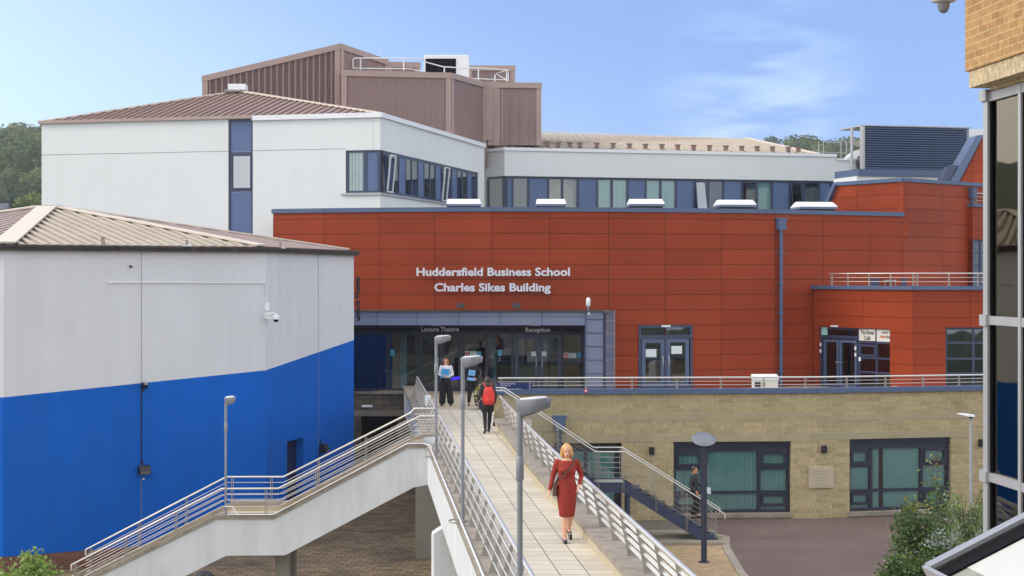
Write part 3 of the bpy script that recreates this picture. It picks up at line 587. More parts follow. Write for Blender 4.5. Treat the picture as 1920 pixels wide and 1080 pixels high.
# ------------------------------------------------------------------ white rendered block at the back left
W0, W1, W2 = XY(78, 83.1), XY(713, 78.6), XY(908, 97.0)
WB = thing('white_block', (-12, 88, 0), 'white rendered block with low brown hipped roof behind the lecture theatre', 'building')
fa, fb_ = Fr(W0, W1), Fr(W1, W2)
W3 = W0 + (W2 - W1)
sx0, sx1 = fa.u(428), fa.u(474)
wx0 = fa.u(648); zh = 14.07; zs_ = 12.16
wm = MB()
wm.wall(fa, 0, fa.L, 0, 15.62, [(sx0, sx1, 8.0, 15.60), (wx0, fa.L + 1, zs_, zh)], t=0.35, ends=False)
wm.wall(fb_, 0, fb_.L, 0, 15.52, [(-1, fb_.u(897), zs_, zh)], t=0.35, ends=False)
wm.wall(Fr(W2, W3), 0, Fr(W2, W3).L, 0, 15.5, t=0.3); wm.wall(Fr(W3, W0), 0, Fr(W3, W0).L, 0, 15.6, t=0.3)
wm.build('wall', MT['white_render'], WB)
m = MB(); zj = fa.z(428, 283.5)
m.fb(fa, 0, sx0, 0.0, 0.003, zj - 0.012, zj + 0.012); m.fb(fa, sx1, wx0, 0.0, 0.003, zj - 0.012, zj + 0.012); m.build('wall_joint', MT['grey_ink'], WB)
m = MB(); m.fb(fa, -0.12, sx1, 0.0, 0.14, 15.62, 15.76); m.build('gutter', MT['roof_brown'], WB)
m = MB(); m.fb(fa, sx1, fa.L + 0.1, -0.2, 0.12, 15.52, 15.74); m.fb(fb_, -0.0, fb_.L, -0.35, 0.10, 15.524, 15.735); m.build('fascia', MT['white_metal'], WB)
# the tall strip window
e_ = 0.08
window(WB, fa, sx0, sx1, 8.0, 15.58, zm=[(fa.z(450, 287), sx0 + 0.05, sx1 - 0.05, 0.12), (fa.z(450, 357), sx0 + 0.05, sx1 - 0.05, 0.12)], fw=0.10, w=-0.05, blind=None, mg='glass_mirror',
       panels=[(sx0 + 0.10, sx1 - 0.06, fa.z(450, 284), 15.5), (sx0 + 0.10, sx1 - 0.06, 8.1, fa.z(450, 360))], label='tall narrow strip window with blue panels',
       extra=lambda f: frame_mesh(f, fa, sx0 + 0.12, sx1 - 0.08, fa.z(450, 355), fa.z(450, 289.5), fw=0.07, w=-0.03, d=0.05))
# corner window: left pane, blue panel, then the long band on the receding wall
u1_, u2_ = fa.u(682), fa.u(706)
window(WB, fa, wx0, fa.L - 0.06, zs_, zh, um=[u1_, fa.u(686)], fw=0.10, w=-0.06, blind=('blind_pale', [(wx0 + 0.1, u1_, zs_ + 0.08, zh - 0.1)]), panels=[(fa.u(686.5), fa.L - 0.1, zs_ + 0.05, zh - 0.05)], label='corner window with pale vertical blinds', rd=0.45)
zl = [515, 590, 'g', 598, 672, 'o', 682, 755, 'g', 762, 838, 'p', 848, 918, 'g', 928, 1000, 'g', 1010, 1075, 'p', 1085, 1150, 'g', 1163, 1225, 'g', 1232, 1295, 'p', 1305, 1365, 'o', 1375, 1432, 'g', 1440, 1500, 'p', 1508, 1565, 'g', 1575, 1632, 'g', 1640, 1690, 'p', 1700, 1762, 'd']
cells = [(fb_.u(640 + zl[i] / 6.857), fb_.u(640 + zl[i + 1] / 6.857), zl[i + 2]) for i in range(0, len(zl), 3)]
ums = [(cells[i][1] + cells[i + 1][0]) / 2 for i in range(len(cells) - 1)] + [cells[0][0] - 0.06]
zr = zs_ + 0.62
window(WB, fb_, 0.02, fb_.u(897), zs_, zh, um=ums, fw=0.13, w=-0.05, mg='glass_pale', panels=[(c[0], c[1], zs_ + 0.06, zh - 0.08) for c in cells if c[2] == 'p'] + [(0.15, cells[0][0] - 0.15, zs_ + 0.06, zh - 0.08)],
       blind=('roller', [(c[0] - 0.05, c[1] + 0.05, zr, zh - 0.1) for c in cells if c[2] == 'g']), label='long band of narrow windows and blue panels', room=None)
m = MB(); m.fb(fb_, 1.1, fb_.L, -2.2, -2.1, zs_ - 0.3, zh + 0.3); m.fb(fb_, 1.1, fb_.L - 0.3, -2.1, -0.2, zs_ - 0.25, zs_ - 0.05); m.fb(fb_, 1.1, fb_.L - 0.3, -2.1, -0.36, zh + 0.02, zh + 0.1); m.fb(fb_, 1.0, 1.1, -2.1, -0.2, zs_ - 0.2, zh); m.build('interior', MT['room_navy'], WB)
for c in cells:
    if c[2] == 'o':   # casement tilted inwards at the top
        m = MB(); n3 = Vector((fb_.n.x, fb_.n.y, 0)); up = Vector((0, 0, 1)) ; a = fb_.P(c[0] + 0.05, -0.04, zs_ + 0.1); b = fb_.P(c[1] - 0.05, -0.04, zs_ + 0.1); tp = Vector((0, 0, zh - zs_ - 0.25)) + n3 * 0.16
        for (p, q) in ((a, b), (a + tp, b + tp), (a, a + tp), (b, b + tp)): m.beam(p, q, 0.05, 0.07, up=n3)
        m = m.build('casement', MT['white_metal'], WB); m['label'] = 'casement tilted open'; g_ = MB(); g_.quad(a, b, b + tp, a + tp); g_.build('pane', MT['glass_mirror'], m)
m = MB(); m.fb(fb_, -0.05, fb_.u(898), 0.0, 0.08, zs_ - 0.10, zs_); m.fb(fa, wx0 - 0.2, fa.L + 0.05, 0.0, 0.08, zs_ - 0.10, zs_ - 0.003); m.build('sill', MT['alu'], WB)
apx = P(447, 172.5, 88.0); e0 = Vector((*fa.P(0.05, 0.02, 0).xy, 15.70)); e1 = Vector((*fa.P(fa.L, -0.25, 0).xy, 15.68)); e2 = Vector((*W2, 15.6)); e3 = Vector((*W3, 15.6))
rm = MB(); seam_roof(rm, [e0, e1, apx], e0, e1, 0.40, 0.07, 0.08); seam_roof(rm, [e1, e2, apx], e1, e2, 0.4); seam_roof(rm, [e3, e0, apx], e3, e0, 0.4); rm.prism([e2, e3, apx], (0, 0, -0.05)); rm.build('roof', [MT['roof_brown'], MT['roof_rib_dark']], WB)
m = MB(); m.beam(e1 + Vector((0, 0, 0.04)), apx + Vector((0, 0, 0.06)), 0.3, 0.08); m.beam(e0 + Vector((0, 0, 0.04)), apx + Vector((0, 0, 0.06)), 0.3, 0.08); m.build('ridge_cap', MT['ridge_cream'], WB)
vp = thing('roof_vent', apx, 'white box vent on the peak of the brown hipped roof', 'vent')
m = MB(); m.box(apx.x - 0.45, apx.x + 0.42, apx.y - 0.45, apx.y + 0.45, apx.z + 0.06, apx.z + 0.36); m.build('housing', MT['white_metal'], vp, bevel=0.02); m = MB(); m.box(apx.x - 0.62, apx.x + 0.3, apx.y - 0.6, apx.y + 0.6, apx.z - 0.04, apx.z + 0.055); m.build('base', MT['dirty_metal'], vp)

# ------------------------------------------------------------------ brown ribbed plant rooms
PR = thing('plant_room', (-8, 98, 12), 'tall brown ribbed metal plant room stepping up behind the white block', 'plant room')
def ribbed(mb, mb2, fr, u0, u1, z0, z1a, z1b, sp=0.32, edge=0.35, cap=0.28):
    zt = lambda u: z1a + (z1b - z1a) * (u - u0) / (u1 - u0)
    mb.prism([fr.P(u0, 0, z0), fr.P(u1, 0, z0), fr.P(u1, 0, z1b), fr.P(u0, 0, z1a)], Vector((-fr.n.x, -fr.n.y, 0)) * 0.2)
    x = u0 + edge
    while x < u1 - edge * 0.8:
        mb.hexa([fr.P(x, 0.032, z0), fr.P(x + 0.08, 0.032, z0), fr.P(x + 0.10, 0.0, z0), fr.P(x - 0.02, 0.0, z0), fr.P(x, 0.032, zt(x) - cap), fr.P(x + 0.08, 0.032, zt(x) - cap), fr.P(x + 0.10, 0.0, zt(x) - cap), fr.P(x - 0.02, 0.0, zt(x) - cap)]); x += sp
    for (a, b) in ((u0, u0 + edge * 0.8), (u1 - edge * 0.8, u1)): mb2.prism([fr.P(a, 0.005, z0), fr.P(b, 0.005, z0), fr.P(b, 0.005, zt(b) - cap), fr.P(a, 0.005, zt(a) - cap)], Vector((fr.n.x, fr.n.y, 0)) * 0.07)
    mb2.prism([fr.P(u0 - 0.03, 0.004, z1a - cap), fr.P(u1 + 0.03, 0.004, z1b - cap), fr.P(u1 + 0.03, 0.004, z1b + 0.03), fr.P(u0 - 0.03, 0.004, z1a + 0.03)], Vector((fr.n.x, fr.n.y, 0)) * 0.09)
r_, t_ = MB(), MB()
V1a, V1b = XY(379, 92.2), XY(637, 93.8)
zpk, zlf = ZZ(82.5, 93.8), ZZ(144, 92.2)
ribbed(r_, t_, Fr(V1a, V1b), 0, (V1b - V1a).length, 14.5, zlf, zpk)
V1c = XY(726, 97.4); ribbed(r_, t_, Fr(V1b, V1c), 0, (V1c - V1b).length, 14.5, zpk, ZZ(113, 97.4), 0.26)
V1d = XY(787, 98.0); ribbed(r_, t_, Fr(V1c, V1d), 0, (V1d - V1c).length, 14.5, ZZ(117, 97.4), ZZ(118, 98.0), 0.26)
m3 = MB(); zt_ = ZZ(117, 97.4); bk = Vector((2.0, 7.0)); m3.prism([(*V1a, zlf - 0.05), (*V1b, zpk - 0.05), (*(V1b + bk), zpk - 0.05), (*(V1a + bk), zlf - 0.05)], (0, 0, -4)); m3.build('side_wall', MT['brown_metal'], PR)
m3 = MB(); m3.prism([(*(V1c + Vector((-0.5, 0.3))), zt_ + 0.02), (*(V1d + Vector((0, 0.2))), zt_ + 0.02), (*(V1d + Vector((-1.0, 4))), zt_ + 0.45), (*(V1c + Vector((-1.6, 4))), zt_ + 0.45)], (0, 0, -0.1)); m3.build('roof', MT['white_metal'], PR)
# second, lower volume with its stepped front
Z2 = [(640, 93.3, 132.5), (845, 94.6, 137.5), (907, 99.3, 155), (926, 101.0, 154), (926.5, 99.6, 155.5), (1015, 99.6, 156.5)]
for i in range(len(Z2) - 1):
    p, q = XY(Z2[i][0], Z2[i][1]), XY(Z2[i + 1][0], Z2[i + 1][1]); za, zb = ZZ(Z2[i][2], Z2[i][1]), ZZ(Z2[i + 1][2], Z2[i + 1][1])
    if i == 3: t_.prism([Fr(q, XY(914, 99.6)).P(0, 0, 15.85), Fr(q, XY(914, 99.6)).P(0.36, 0, 15.85), Fr(q, XY(914, 99.6)).P(0.36, 0, zb), Fr(q, XY(914, 99.6)).P(0, 0, zb)], (0, 0.2, 0)); continue
    ribbed(r_, t_, Fr(p, q), 0, (q - p).length, 15.85 if i >= 3 else 14.6, za, zb, 0.32 if i == 0 else (0.26 if i < 3 else 0.55))
r_.build('ribbed_wall', MT['brown_metal'], PR); t_.build('trim', MT['brown_metal_lt'], PR)
m = MB(); top = [(*XY(640, 93.5), ZZ(133, 93.5)), (*XY(845, 94.8), ZZ(138, 94.8)), (*XY(907, 99.5), ZZ(156, 99.5)), (*XY(1014, 99.8), ZZ(157, 99.8)), (*XY(1005, 105), 19.2), (*XY(700, 104), 19.2)]
m.prism(top, (0, 0, -3.2)); m.build('flat_roof', MT['roof_brown'], PR)
m = MB(); fq = Fr(XY(877, 106), XY(966, 106)); r2m = MB(); ribbed(m, r2m, fq, 0, fq.L, 17.5, ZZ(124, 106), ZZ(124, 106), 0.4); m.build('ribbed_wall', MT['brown_metal'], PR); r2m.build('trim', MT['brown_metal_lt'], PR)
# white air handling unit
AH = thing('air_handling_unit', P(836, 160, 102.5), 'white box plant unit with dark grille on top of the brown plant room', 'plant unit')
fq = Fr(XY(795, 102), XY(879, 102)); m = MB(); m.fb(fq, 0, fq.L, -2.2, 0, 18.6, ZZ(103, 102)); m.build('casing', MT['white_metal'], AH, bevel=0.03)
m = MB(); zz0, zz1 = ZZ(139, 102), ZZ(110.5, 102); m.fb(fq, fq.u(798), fq.u(855), -0.01, 0.02, zz0, zz1)
k = zz0 + 0.04
while k < zz1: m.fb(fq, fq.u(798), fq.u(855), 0.02, 0.045, k, k + 0.03); k += 0.075
m.build('grille', MT['rubber'], AH)
# guard rail on the plant room roof
GR = thing('roof_guard_rail', P(800, 150, 97), 'thin white guard rail around the plant room roof edge', 'guard rail')
m = MB(); a = [P(662, 128, 94.5), P(662, 111, 94.5), P(666, 109, 94.5), P(718, 109, 95.2), P(790, 110, 96), P(800, 117, 97), P(830, 125, 98), P(860, 127, 98.8), P(905, 128, 99.6), P(953, 131, 100.2), P(953, 152, 100.2)]
m.tube(a, 0.035, 6); m.tube([P(662, 128, 94.5), P(770, 129, 96.2), P(780, 132, 97), P(795, 134, 97)], 0.03, 6); m.tube([P(880, 147, 99.5), P(950, 150, 100.2), P(930, 138, 101), P(953, 131, 100.2)], 0.03, 6); m.build('rail', MT['white_metal'], GR)
for (px, y0, y1, Z) in ((676, 111, 131, 94.6), (757, 110, 132, 95.9), (833, 126, 136, 98), (897, 128, 153, 99.6), (950, 132, 153, 100.2), (928, 140, 152, 101)):
    m = MB(); m.tube([P(px, y0, Z), P(px, y1, Z)], 0.04, 6); m.build('post', MT['white_metal'], GR)

# ------------------------------------------------------------------ rear wing with the long window band
R0, R1, R2, R3 = XY(908, 100.0), XY(946, 98.5), XY(1568, 103.8), XY(1607, 104.2)
RW = thing('rear_wing', (8, 105, 0), 'long white rear wing with a band of blue framed windows and low cream roof', 'building')
fc, fd, fe = Fr(R0, R1), Fr(R1, R2), Fr(R2, R3)
zt, zb_, zbt = 15.63, 14.06, 11.9
wm = MB(); wm.wall(fc, 0, fc.L, zb_, zt - 0.15, t=0.3); wm.wall(fd, 0, fd.L, zb_, zt - 0.15, t=0.3); wm.wall(fd, 0, fd.L, 0, 11.0, t=0.3); wm.wall(fc, 0, fc.L, 0, 11.0, t=0.3); wm.wall(fe, 0, fe.L, 0, ZZ(301, 104), t=0.3)
wm.fb(fd, 0, fd.L, -9, -0.3, 0, 10.9); wm.fb(fe, 0, fe.L, -9, -0.3, 0, ZZ(303, 104)); wm.build('wall', MT['white_render'], RW)
m = MB(); m.fb(fc, 0, fc.L, -0.4, 0.08, zt - 0.15, zt + 0.02); m.fb(fd, 0, fd.L, -0.4, 0.083, zt - 0.15, zt + 0.024); m.fb(fe, 0.02, fe.L + 0.1, -0.4, 0.08, ZZ(301, 104), ZZ(297.5, 104)); m.build('fascia', MT['white_metal'], RW)
wl = [(946, 962, 'p'), (962, 992, 't'), (992, 1029, 'p'), (1029, 1055.5, 't'), (1055.5, 1085, 't'), (1085, 1121, 'p'), (1121, 1148.5, 'b'), (1148.5, 1178, 'b'), (1178, 1212, 'p'), (1212, 1240, 'b'), (1240, 1269, 'b'), (1269, 1303, 'p'), (1303, 1329.5, 'o'), (1329.5, 1358, 'd'), (1358, 1392, 'p'), (1392, 1421, 'd'), (1421, 1449.5, 'b'), (1449.5, 1482, 'p'), (1482, 1509, 'o'), (1509, 1538, 'd'), (1538, 1560, 'p')]
ums = [fd.u(a[0]) for a in wl[1:]]
window(RW, fd, 0.02, fd.L - 0.1, 11.0, zb_, um=ums, fw=0.14, w=-0.12, rd=4, panels=[(fd.u(a[0]) + 0.05, fd.u(a[1]) - 0.05, 11.05, zb_ - 0.08) for a in wl if a[2] == 'p'], room='room_navy',
       blind=('blind_teal', [(fd.u(a[0]) + 0.04, fd.u(a[1]) - 0.04, 11.05, zb_ - 0.08) for a in wl if a[2] == 'b']), label='long band of blue framed windows')
m = MB()
for a in wl:
    if a[2] == 't': m.fb(fd, fd.u(a[0]), fd.u(a[1]), -1.0, -0.95, 11.05, zb_)
m.build('interior', MT['room_tan'], RW)
for a in wl:
    if a[2] == 'o':
        m = MB(); n3 = Vector((fd.n.x, fd.n.y, 0)); p = fd.P(fd.u(a[0]) + 0.1, -0.08, 11.2); q = fd.P(fd.u(a[1]) - 0.1, -0.08, 11.2); tp = Vector((0, 0, 2.7)) - n3 * 0.5; tpq = tp - (q - p) * 0.14
        p2 = p - n3 * 0.0
        for (s_, e_) in ((p + n3 * 0.45, q + n3 * 0.45), (p + n3 * 0.45 + tp, q + n3 * 0.45 + tpq), (p + n3 * 0.45, p + n3 * 0.45 + tp), (q + n3 * 0.45, q + n3 * 0.45 + tpq)): m.beam(s_, e_, 0.05, 0.06, up=n3)
        m = m.build('casement', MT['frame_blue'], RW); m['label'] = 'casement tilted open and reflecting the sky'; g_ = MB(); g_.quad(p + n3 * 0.45, q + n3 * 0.45, q + n3 * 0.45 + tpq, p + n3 * 0.45 + tp); g_.build('pane', MT['glass_mirror'], m)
window(RW, fc, 0.15, fc.L - 0.05, 11.0, zb_, um=[fc.u(940)], fw=0.12, w=-0.1, blind=('blind_teal',), label='end window with teal blinds')
e0 = Vector((*fd.P(0.0, -0.35, 0).xy, zt)); e1 = Vector((*fd.P(fd.L - 1.0, -0.35, 0).xy, zt)); rz = 17.45
t0 = P(1000, 250, 110.5); t1 = P(1400, 260.5, 112.0)
rm = MB(); seam_roof(rm, [e0, e1, t1, t0], e0, e1, 0.46, 0.10, 0.05, mi=0); m2 = MB(); m2.beam(e1 + Vector((0, 0, 0.05)), t1 + Vector((0, 0, 0.05)), 0.3, 0.08); m2.build('ridge_cap', MT['ridge_cream'], RW)
rm.prism([e1, t1, t1 + Vector((6, 3, -2.2))], (0, 0, -0.06)); rm.build('roof', [MT['roof_cream'], MT['roof_rib_dark']], RW)
cr = (e1 - e0).normalized(); sl = (t0 - e0)
for i, px in enumerate((1033, 1054, 1076, 1095, 1127, 1158, 1189, 1219, 1250, 1280, 1310, 1340, 1371, 1401, 1430, 1459, 1489, 1508)):
    uu = fd.u(px + 2); p = Vector((*fd.P(uu, -1.0, 0).xy, zt + 0.18))
    m = MB(); m.box(p.x - 0.12, p.x + 0.12, p.y - 0.2, p.y + 0.1, p.z, p.z + 0.24); m.box(p.x - 0.17, p.x + 0.17, p.y - 0.26, p.y + 0.14, p.z + 0.24, p.z + 0.28)
    m.build('roof_vent', MT['roof_rib_dark'], RW)

# ------------------------------------------------------------------ louvred plant enclosure and neighbours, far right
LV = thing('louvred_enclosure', P(1715, 300, 97), 'dark blue louvred plant enclosure with horizontal slats above the red cladding', 'plant enclosure')
l0, l1 = XY(1619, 96.0), XY(1815, 97.5); fl = Fr(l0, l1); z0, z1 = ZZ(316, 96), ZZ(236.5, 96)
m = MB(); n_ = 18
for i in range(n_):
    z = z0 + (z1 - z0) * i / n_; h = (z1 - z0) / n_
    m.prism([fl.P(0, 0.13, z), fl.P(0, 0.14, z + h * 0.5), fl.P(0, 0.0, z + h * 0.85), fl.P(0, -0.02, z + h * 0.82)], Vector((fl.d.x, fl.d.y, 0)) * fl.L)
m.build('slat', MT['steel_blue'], LV)
m = MB(); m.fb(fl, 0, fl.L, -0.2, -0.15, z0, z1 - 0.05); m.build('backing', MT['room_dark'], LV)
m = MB(); m.fb(fl, -0.12, 0, -0.2, 0.18, z0 - 0.05, z1 + 0.05); m.fb(fl, -0.5, -0.42, -0.6, -0.4, z0, z1); m.fb(fl, -0.12, fl.L + 0.1, -3.0, 0.2, z1, z1 + 0.06); m.build('frame', MT['alu'], LV)
m = MB(); m.fb(fl, -0.35, fl.L, -3, 0.1, ZZ(330, 96), z0 - 0.02); m.build('base_band', MT['steel_blue'], LV); m = MB(); m.fb(fl, -0.4, fl.L + 1, -3, 0.0, 8, ZZ(330.3, 96)); m.build('wall', MT['white_render'], LV)
m = MB(); fw_ = Fr(XY(1812, 101), XY(1870, 101)); m.fb(fw_, 0, fw_.L, -3, 0, 10, ZZ(242, 101)); tag(m.build('roof_block', MT['white_render'], loc=P(1830, 300, 101)), 'plain white block behind the louvred enclosure', 'building')
# raking red gable
RG = thing('raking_gable', P(1820, 340, 89), 'steep red clad gable edged in blue beside the louvred enclosure', 'gable wall')
fg = Fr(XY(1780, 89), XY(1900, 87.5)); m = MB(); zz = lambda px, py: ZZ(py, 89)
pts = [fg.P(fg.u(1798), 0, zz(0, 345)), fg.P(fg.u(1900), 0, zz(0, 345)), fg.P(fg.u(1900), 0, zz(0, 258)), fg.P(fg.u(1842), 0, zz(0, 262))]
m.prism(pts, Vector((0, 1.5, 0))); o = m.build('cladding', MT['red'], RG)
m = MB(); m.prism([fg.P(fg.u(1779), 0.05, zz(0, 345)), fg.P(fg.u(1797), 0.05, zz(0, 345)), fg.P(fg.u(1842), 0.05, zz(0, 261)), fg.P(fg.u(1900), 0.05, zz(0, 257)), fg.P(fg.u(1900), 0.05, zz(0, 252)), fg.P(fg.u(1832), 0.05, zz(0, 256))], Vector((0, 1.7, 0))); m.build('verge', MT['steel_blue'], RG)
m = MB(); m.prism([fg.P(fg.u(1766), 0.02, zz(0, 338)), fg.P(fg.u(1781), 0.02, zz(0, 338)), fg.P(fg.u(1796), 0.02, zz(0, 310)), fg.P(fg.u(1782), 0.02, zz(0, 310))], Vector((0, 1.2, 0))); m.build('vent_hood', MT['frame_blue'], RG)
# distant roof items
m = MB()
for px in (1535, 1544, 1577, 1587): m.tube([P(px, 300, 108), P(px, 265, 108)], 0.03, 6)
m.tube([P(1544, 266, 108), P(1577, 267, 108)], 0.02, 5); m.tube([P(1535, 285, 108), P(1587, 287, 108)], 0.02, 5)
tag(m.build('roof_mast', MT['alu'], loc=P(1560, 300, 108)), 'group of thin white poles on the far roof edge', 'mast')
CW = thing('roof_cowl', P(1600, 300, 106), 'pale curved ventilation cowl beside the louvred enclosure', 'cowl')
m = MB(); m.prism([P(1588, 297, 105), P(1616, 297, 105), P(1617, 278, 105), P(1606, 282, 105)], (0, 2, 0)); m.build('hood', MT['white_panel'], CW); m = MB(); m.prism([P(1597, 264, 105), P(1616, 262, 105), P(1616, 273, 105)], (0, 1.2, 0)); m.build('flap', MT['dirty_metal'], CW)
m = MB(); m.ell(P(1611, 306, 104), (0.18, 0.3, 0.45)); m.build('duct', MT['black'], CW)

# ------------------------------------------------------------------ red clad main building
import bisect
FT = [(512, 73.0), (608, 72.2), (711, 71.6), (814.5, 71.25), (922, 71.05), (1031, 71.1), (1141, 71.4), (1248, 71.9), (1353, 72.55), (1453, 73.4), (1544, 74.7), (1630, 75.8), (1694, 76.7), (1768, 78.8), (1850, 81.3), (1925, 83.6)]
RB = thing('red_building', (4, 74, 3.8), 'curved red panelled building with blue coping and silver lettering across its front', 'building')
DK = 3.8; ZT = 11.03; ZU = 12.55
fps = [XY(*q) for q in FT]
rm_, cp_ = MB(), MB(); FRS = []
d0f = Fr(XY(1198, 71.6), XY(1298, 72.15))
for i in range(len(fps) - 1):
    fr = Fr(fps[i], fps[i + 1]); FRS.append(fr); up = FT[i][0] >= 1694
    ops = []
    if FT[i][0] >= 608 and FT[i][0] < 1100: ops = [((-1 if FT[i][0] > 609 else fr.u(660)), (fr.L + 1 if FT[i + 1][0] < 1100 else fr.u(1097)), DK, 6.35)]
    if FT[i][0] == 1141: ops = [(fr.u(1198), fr.L + 1, DK, fr.z(1198, 609.5))]
    if FT[i][0] == 1248: ops = [(-1, fr.u(1299), DK, FRS[-2].z(1198, 609.5))]
    sc = 2.36 / fr.L; iu = i * 2.36
    rm_.wall(fr, 0, fr.L, DK - 0.1, ZU if up else ZT, ops, t=0.25, uvf=lambda u, z, sc=sc, iu=iu: (iu + u * sc, z - 10.766 + 19.22))
    if not up: cp_.fb(fr, -0.0, fr.L, -0.5, 0.07 + 0.002 * (i % 2), ZT, ZT + 0.175)
    else: cp_.fb(fr, -0.0, fr.L, -0.5, 0.07 + 0.002 * (i % 2), ZU, ZU + 0.16)
# return end at the left, raised parapet turning back on the right
end = Fr(fps[0] + Vector((-0.3, 8)), fps[0]); rm_.wall(end, 0, end.L, DK, ZT, t=0.25); cp_.fb(end, 0, end.L, -0.3, 0.07, ZT - 0.001, ZT + 0.172)
U0, U1 = XY(1570, 80.3), fps[12]
fu = Fr(U0, U1); ue = fu.u(1545)
rm_.prism([fu.P(ue, 0, 10.0), fu.P(fu.L, 0, 10.0), fu.P(fu.L, 0, ZU), fu.P(0, 0, ZU), fu.P(ue, 0, 11.2)], Vector((-fu.n.x, -fu.n.y, 0)) * 0.25)
for k in range(len(rm_.f) - 7, len(rm_.f)):
    rm_.uv[k] = [((rm_.v[v].xy - fu.a).dot(fu.d) * 0.78 + 8 * 2.36 - 1.0, rm_.v[v].z - 10.766 + 19.22) for v in rm_.f[k]]
rm_.build('wall', MT['red'], RB)
cp_.fb(fu, -0.1, fu.L + 0.0, -0.45, 0.08, ZU + 0.003, ZU + 0.165)
cp_.beam(fu.P(0.0, 0.0, ZU + 0.09), fu.P(ue - 0.05, 0.0, 11.2), 0.4, 0.18)
cp_.build('coping', MT['steel_blue'], RB)
m = MB(); m.add([(*(p + Vector((0, 0.3))), ZT - 0.12) for p in fps[:13]] + [(*XY(1694, 96), ZT - 0.12), (*XY(512, 80), ZT - 0.12)], [tuple(range(15))]); m.build('roof', MT['asphalt_roof'], RB)
m = MB(); m.add([(*(p + Vector((0, 0.3))), ZU - 0.1) for p in fps[12:]] + [(*XY(1925, 95), ZU - 0.1), (*XY(1570, 86), ZU - 0.1), (*XY(1570, 80.5), ZU - 0.1)], [tuple(range(7))]); m.build('roof', MT['asphalt_roof'], RB)
# lettering
tf = Fr(XY(781, 70.95), XY(1069, 70.95))
text(tf, 'Huddersfield Business School', tf.u(781), tf.u(1068.5), tf.z(800, 516.8), 0.315, 0.05, 0.06, MT['letter'], 'lettering', RB, 0.03)['label'] = 'silver letters reading Huddersfield Business School'
text(tf, 'Charles Sikes Building', tf.u(814.5), tf.u(1032.5), tf.z(830, 545.8), 0.315, 0.05, 0.06, MT['letter'], 'lettering', RB, 0.03)['label'] = 'silver letters reading Charles Sikes Building'
# double door in the red wall
def double_door(parent, fr, pxs, y0, y1, papers, label):
    u0, u1 = fr.u(pxs[0]), fr.u(pxs[1]); zt_ = fr.z(pxs[0], y0)
    ztr = ZZ(y1, fr.a.y)
    f = MB(); frame_mesh(f, fr, u0, u1, DK, zt_, um=[((u0 + u1) / 2, DK, ztr, 0.10)], zm=[(ztr, u0 + 0.08, u1 - 0.08, 0.14)], fw=0.10, w=-0.02, d=0.18)
    f = f.build('door_frame', MT['frame_blue'], parent)
    g = MB(); g.fb(fr, u0 + 0.08, u1 - 0.08, -0.14, -0.12, ztr, zt_ - 0.05); g.build('pane', MT['glass'], f)
    mid = (u0 + u1) / 2
    for k, (a, b) in enumerate(((u0 + 0.14, mid - 0.045), (mid + 0.045, u1 - 0.14))):
        d = MB(); frame_mesh(d, fr, a, b, DK + 0.02, ztr - 0.08, zm=[(DK + 0.16, a + 0.1, b - 0.1, 0.2)], fw=0.16, w=-0.06, d=0.07)
        d = d.build('door', MT['steel_blue'], parent); g = MB(); g.fb(fr, a + 0.14, b - 0.14, -0.10, -0.09, DK + 0.2, ztr - 0.2); g.build('pane', MT['glass'], d)
        h = MB(); hx = b - 0.08 if k == 0 else a + 0.08; h.tube([fr.P(hx, -0.05, DK + 0.9), fr.P(hx, 0.02, DK + 0.95), fr.P(hx, 0.02, DK + 1.3), fr.P(hx, -0.05, DK + 1.35)], 0.015, 6); h.build('handle', MT['stainless'], d)
    r = MB(); r.quad(fr.P(u0, -2.2, DK), fr.P(u1, -2.2, DK), fr.P(u1, -2.2, zt_), fr.P(u0, -2.2, zt_)); r.quad(fr.P(u0, -0.2, DK), fr.P(u0, -2.2, DK), fr.P(u0, -2.2, zt_), fr.P(u0, -0.2, zt_)); r.quad(fr.P(u1, -0.2, DK), fr.P(u1, -2.2, DK), fr.P(u1, -2.2, zt_), fr.P(u1, -0.2, zt_)); r.quad(fr.P(u0, -0.2, DK + 0.01), fr.P(u1, -0.2, DK + 0.01), fr.P(u1, -2.2, DK + 0.01), fr.P(u0, -2.2, DK + 0.01)); r.quad(fr.P(u0, -0.2, zt_), fr.P(u1, -0.2, zt_), fr.P(u1, -2.2, zt_), fr.P(u0, -2.2, zt_))
    r.build('interior', MT['room_dark'], f)
    for (a, b, c, d) in papers:
        q = MB(); q.fb(fr, fr.u(a), fr.u(b), -0.088, -0.08, ZZ(d, fr.a.y), ZZ(c, fr.a.y)); tag(q.build('notice', MT['paper'], loc=fr.P(fr.u(a), -0.08, ZZ(d, fr.a.y))), 'pale blank notice on the %s leaf of the double door in the red wall' % ('left' if a < 1240 else 'right'), 'notice', 'notices on the door glass')
    return f
double_door(RB, d0f, (1198, 1299), 610, 632, [(1212, 1232, 655, 670), (1260, 1280, 649.5, 664.5)], '')
m = MB(); m.fb(d0f, d0f.u(1240), d0f.u(1256), 0.0, 0.10, ZZ(613, 71.9), ZZ(609.5, 71.9)); tag(m.build('door_lamp', MT['paper'], loc=d0f.P(1, 0.05, 6.4)), 'small pale light fitting above the double door in the red wall', 'light fitting', 'light fittings over doors')
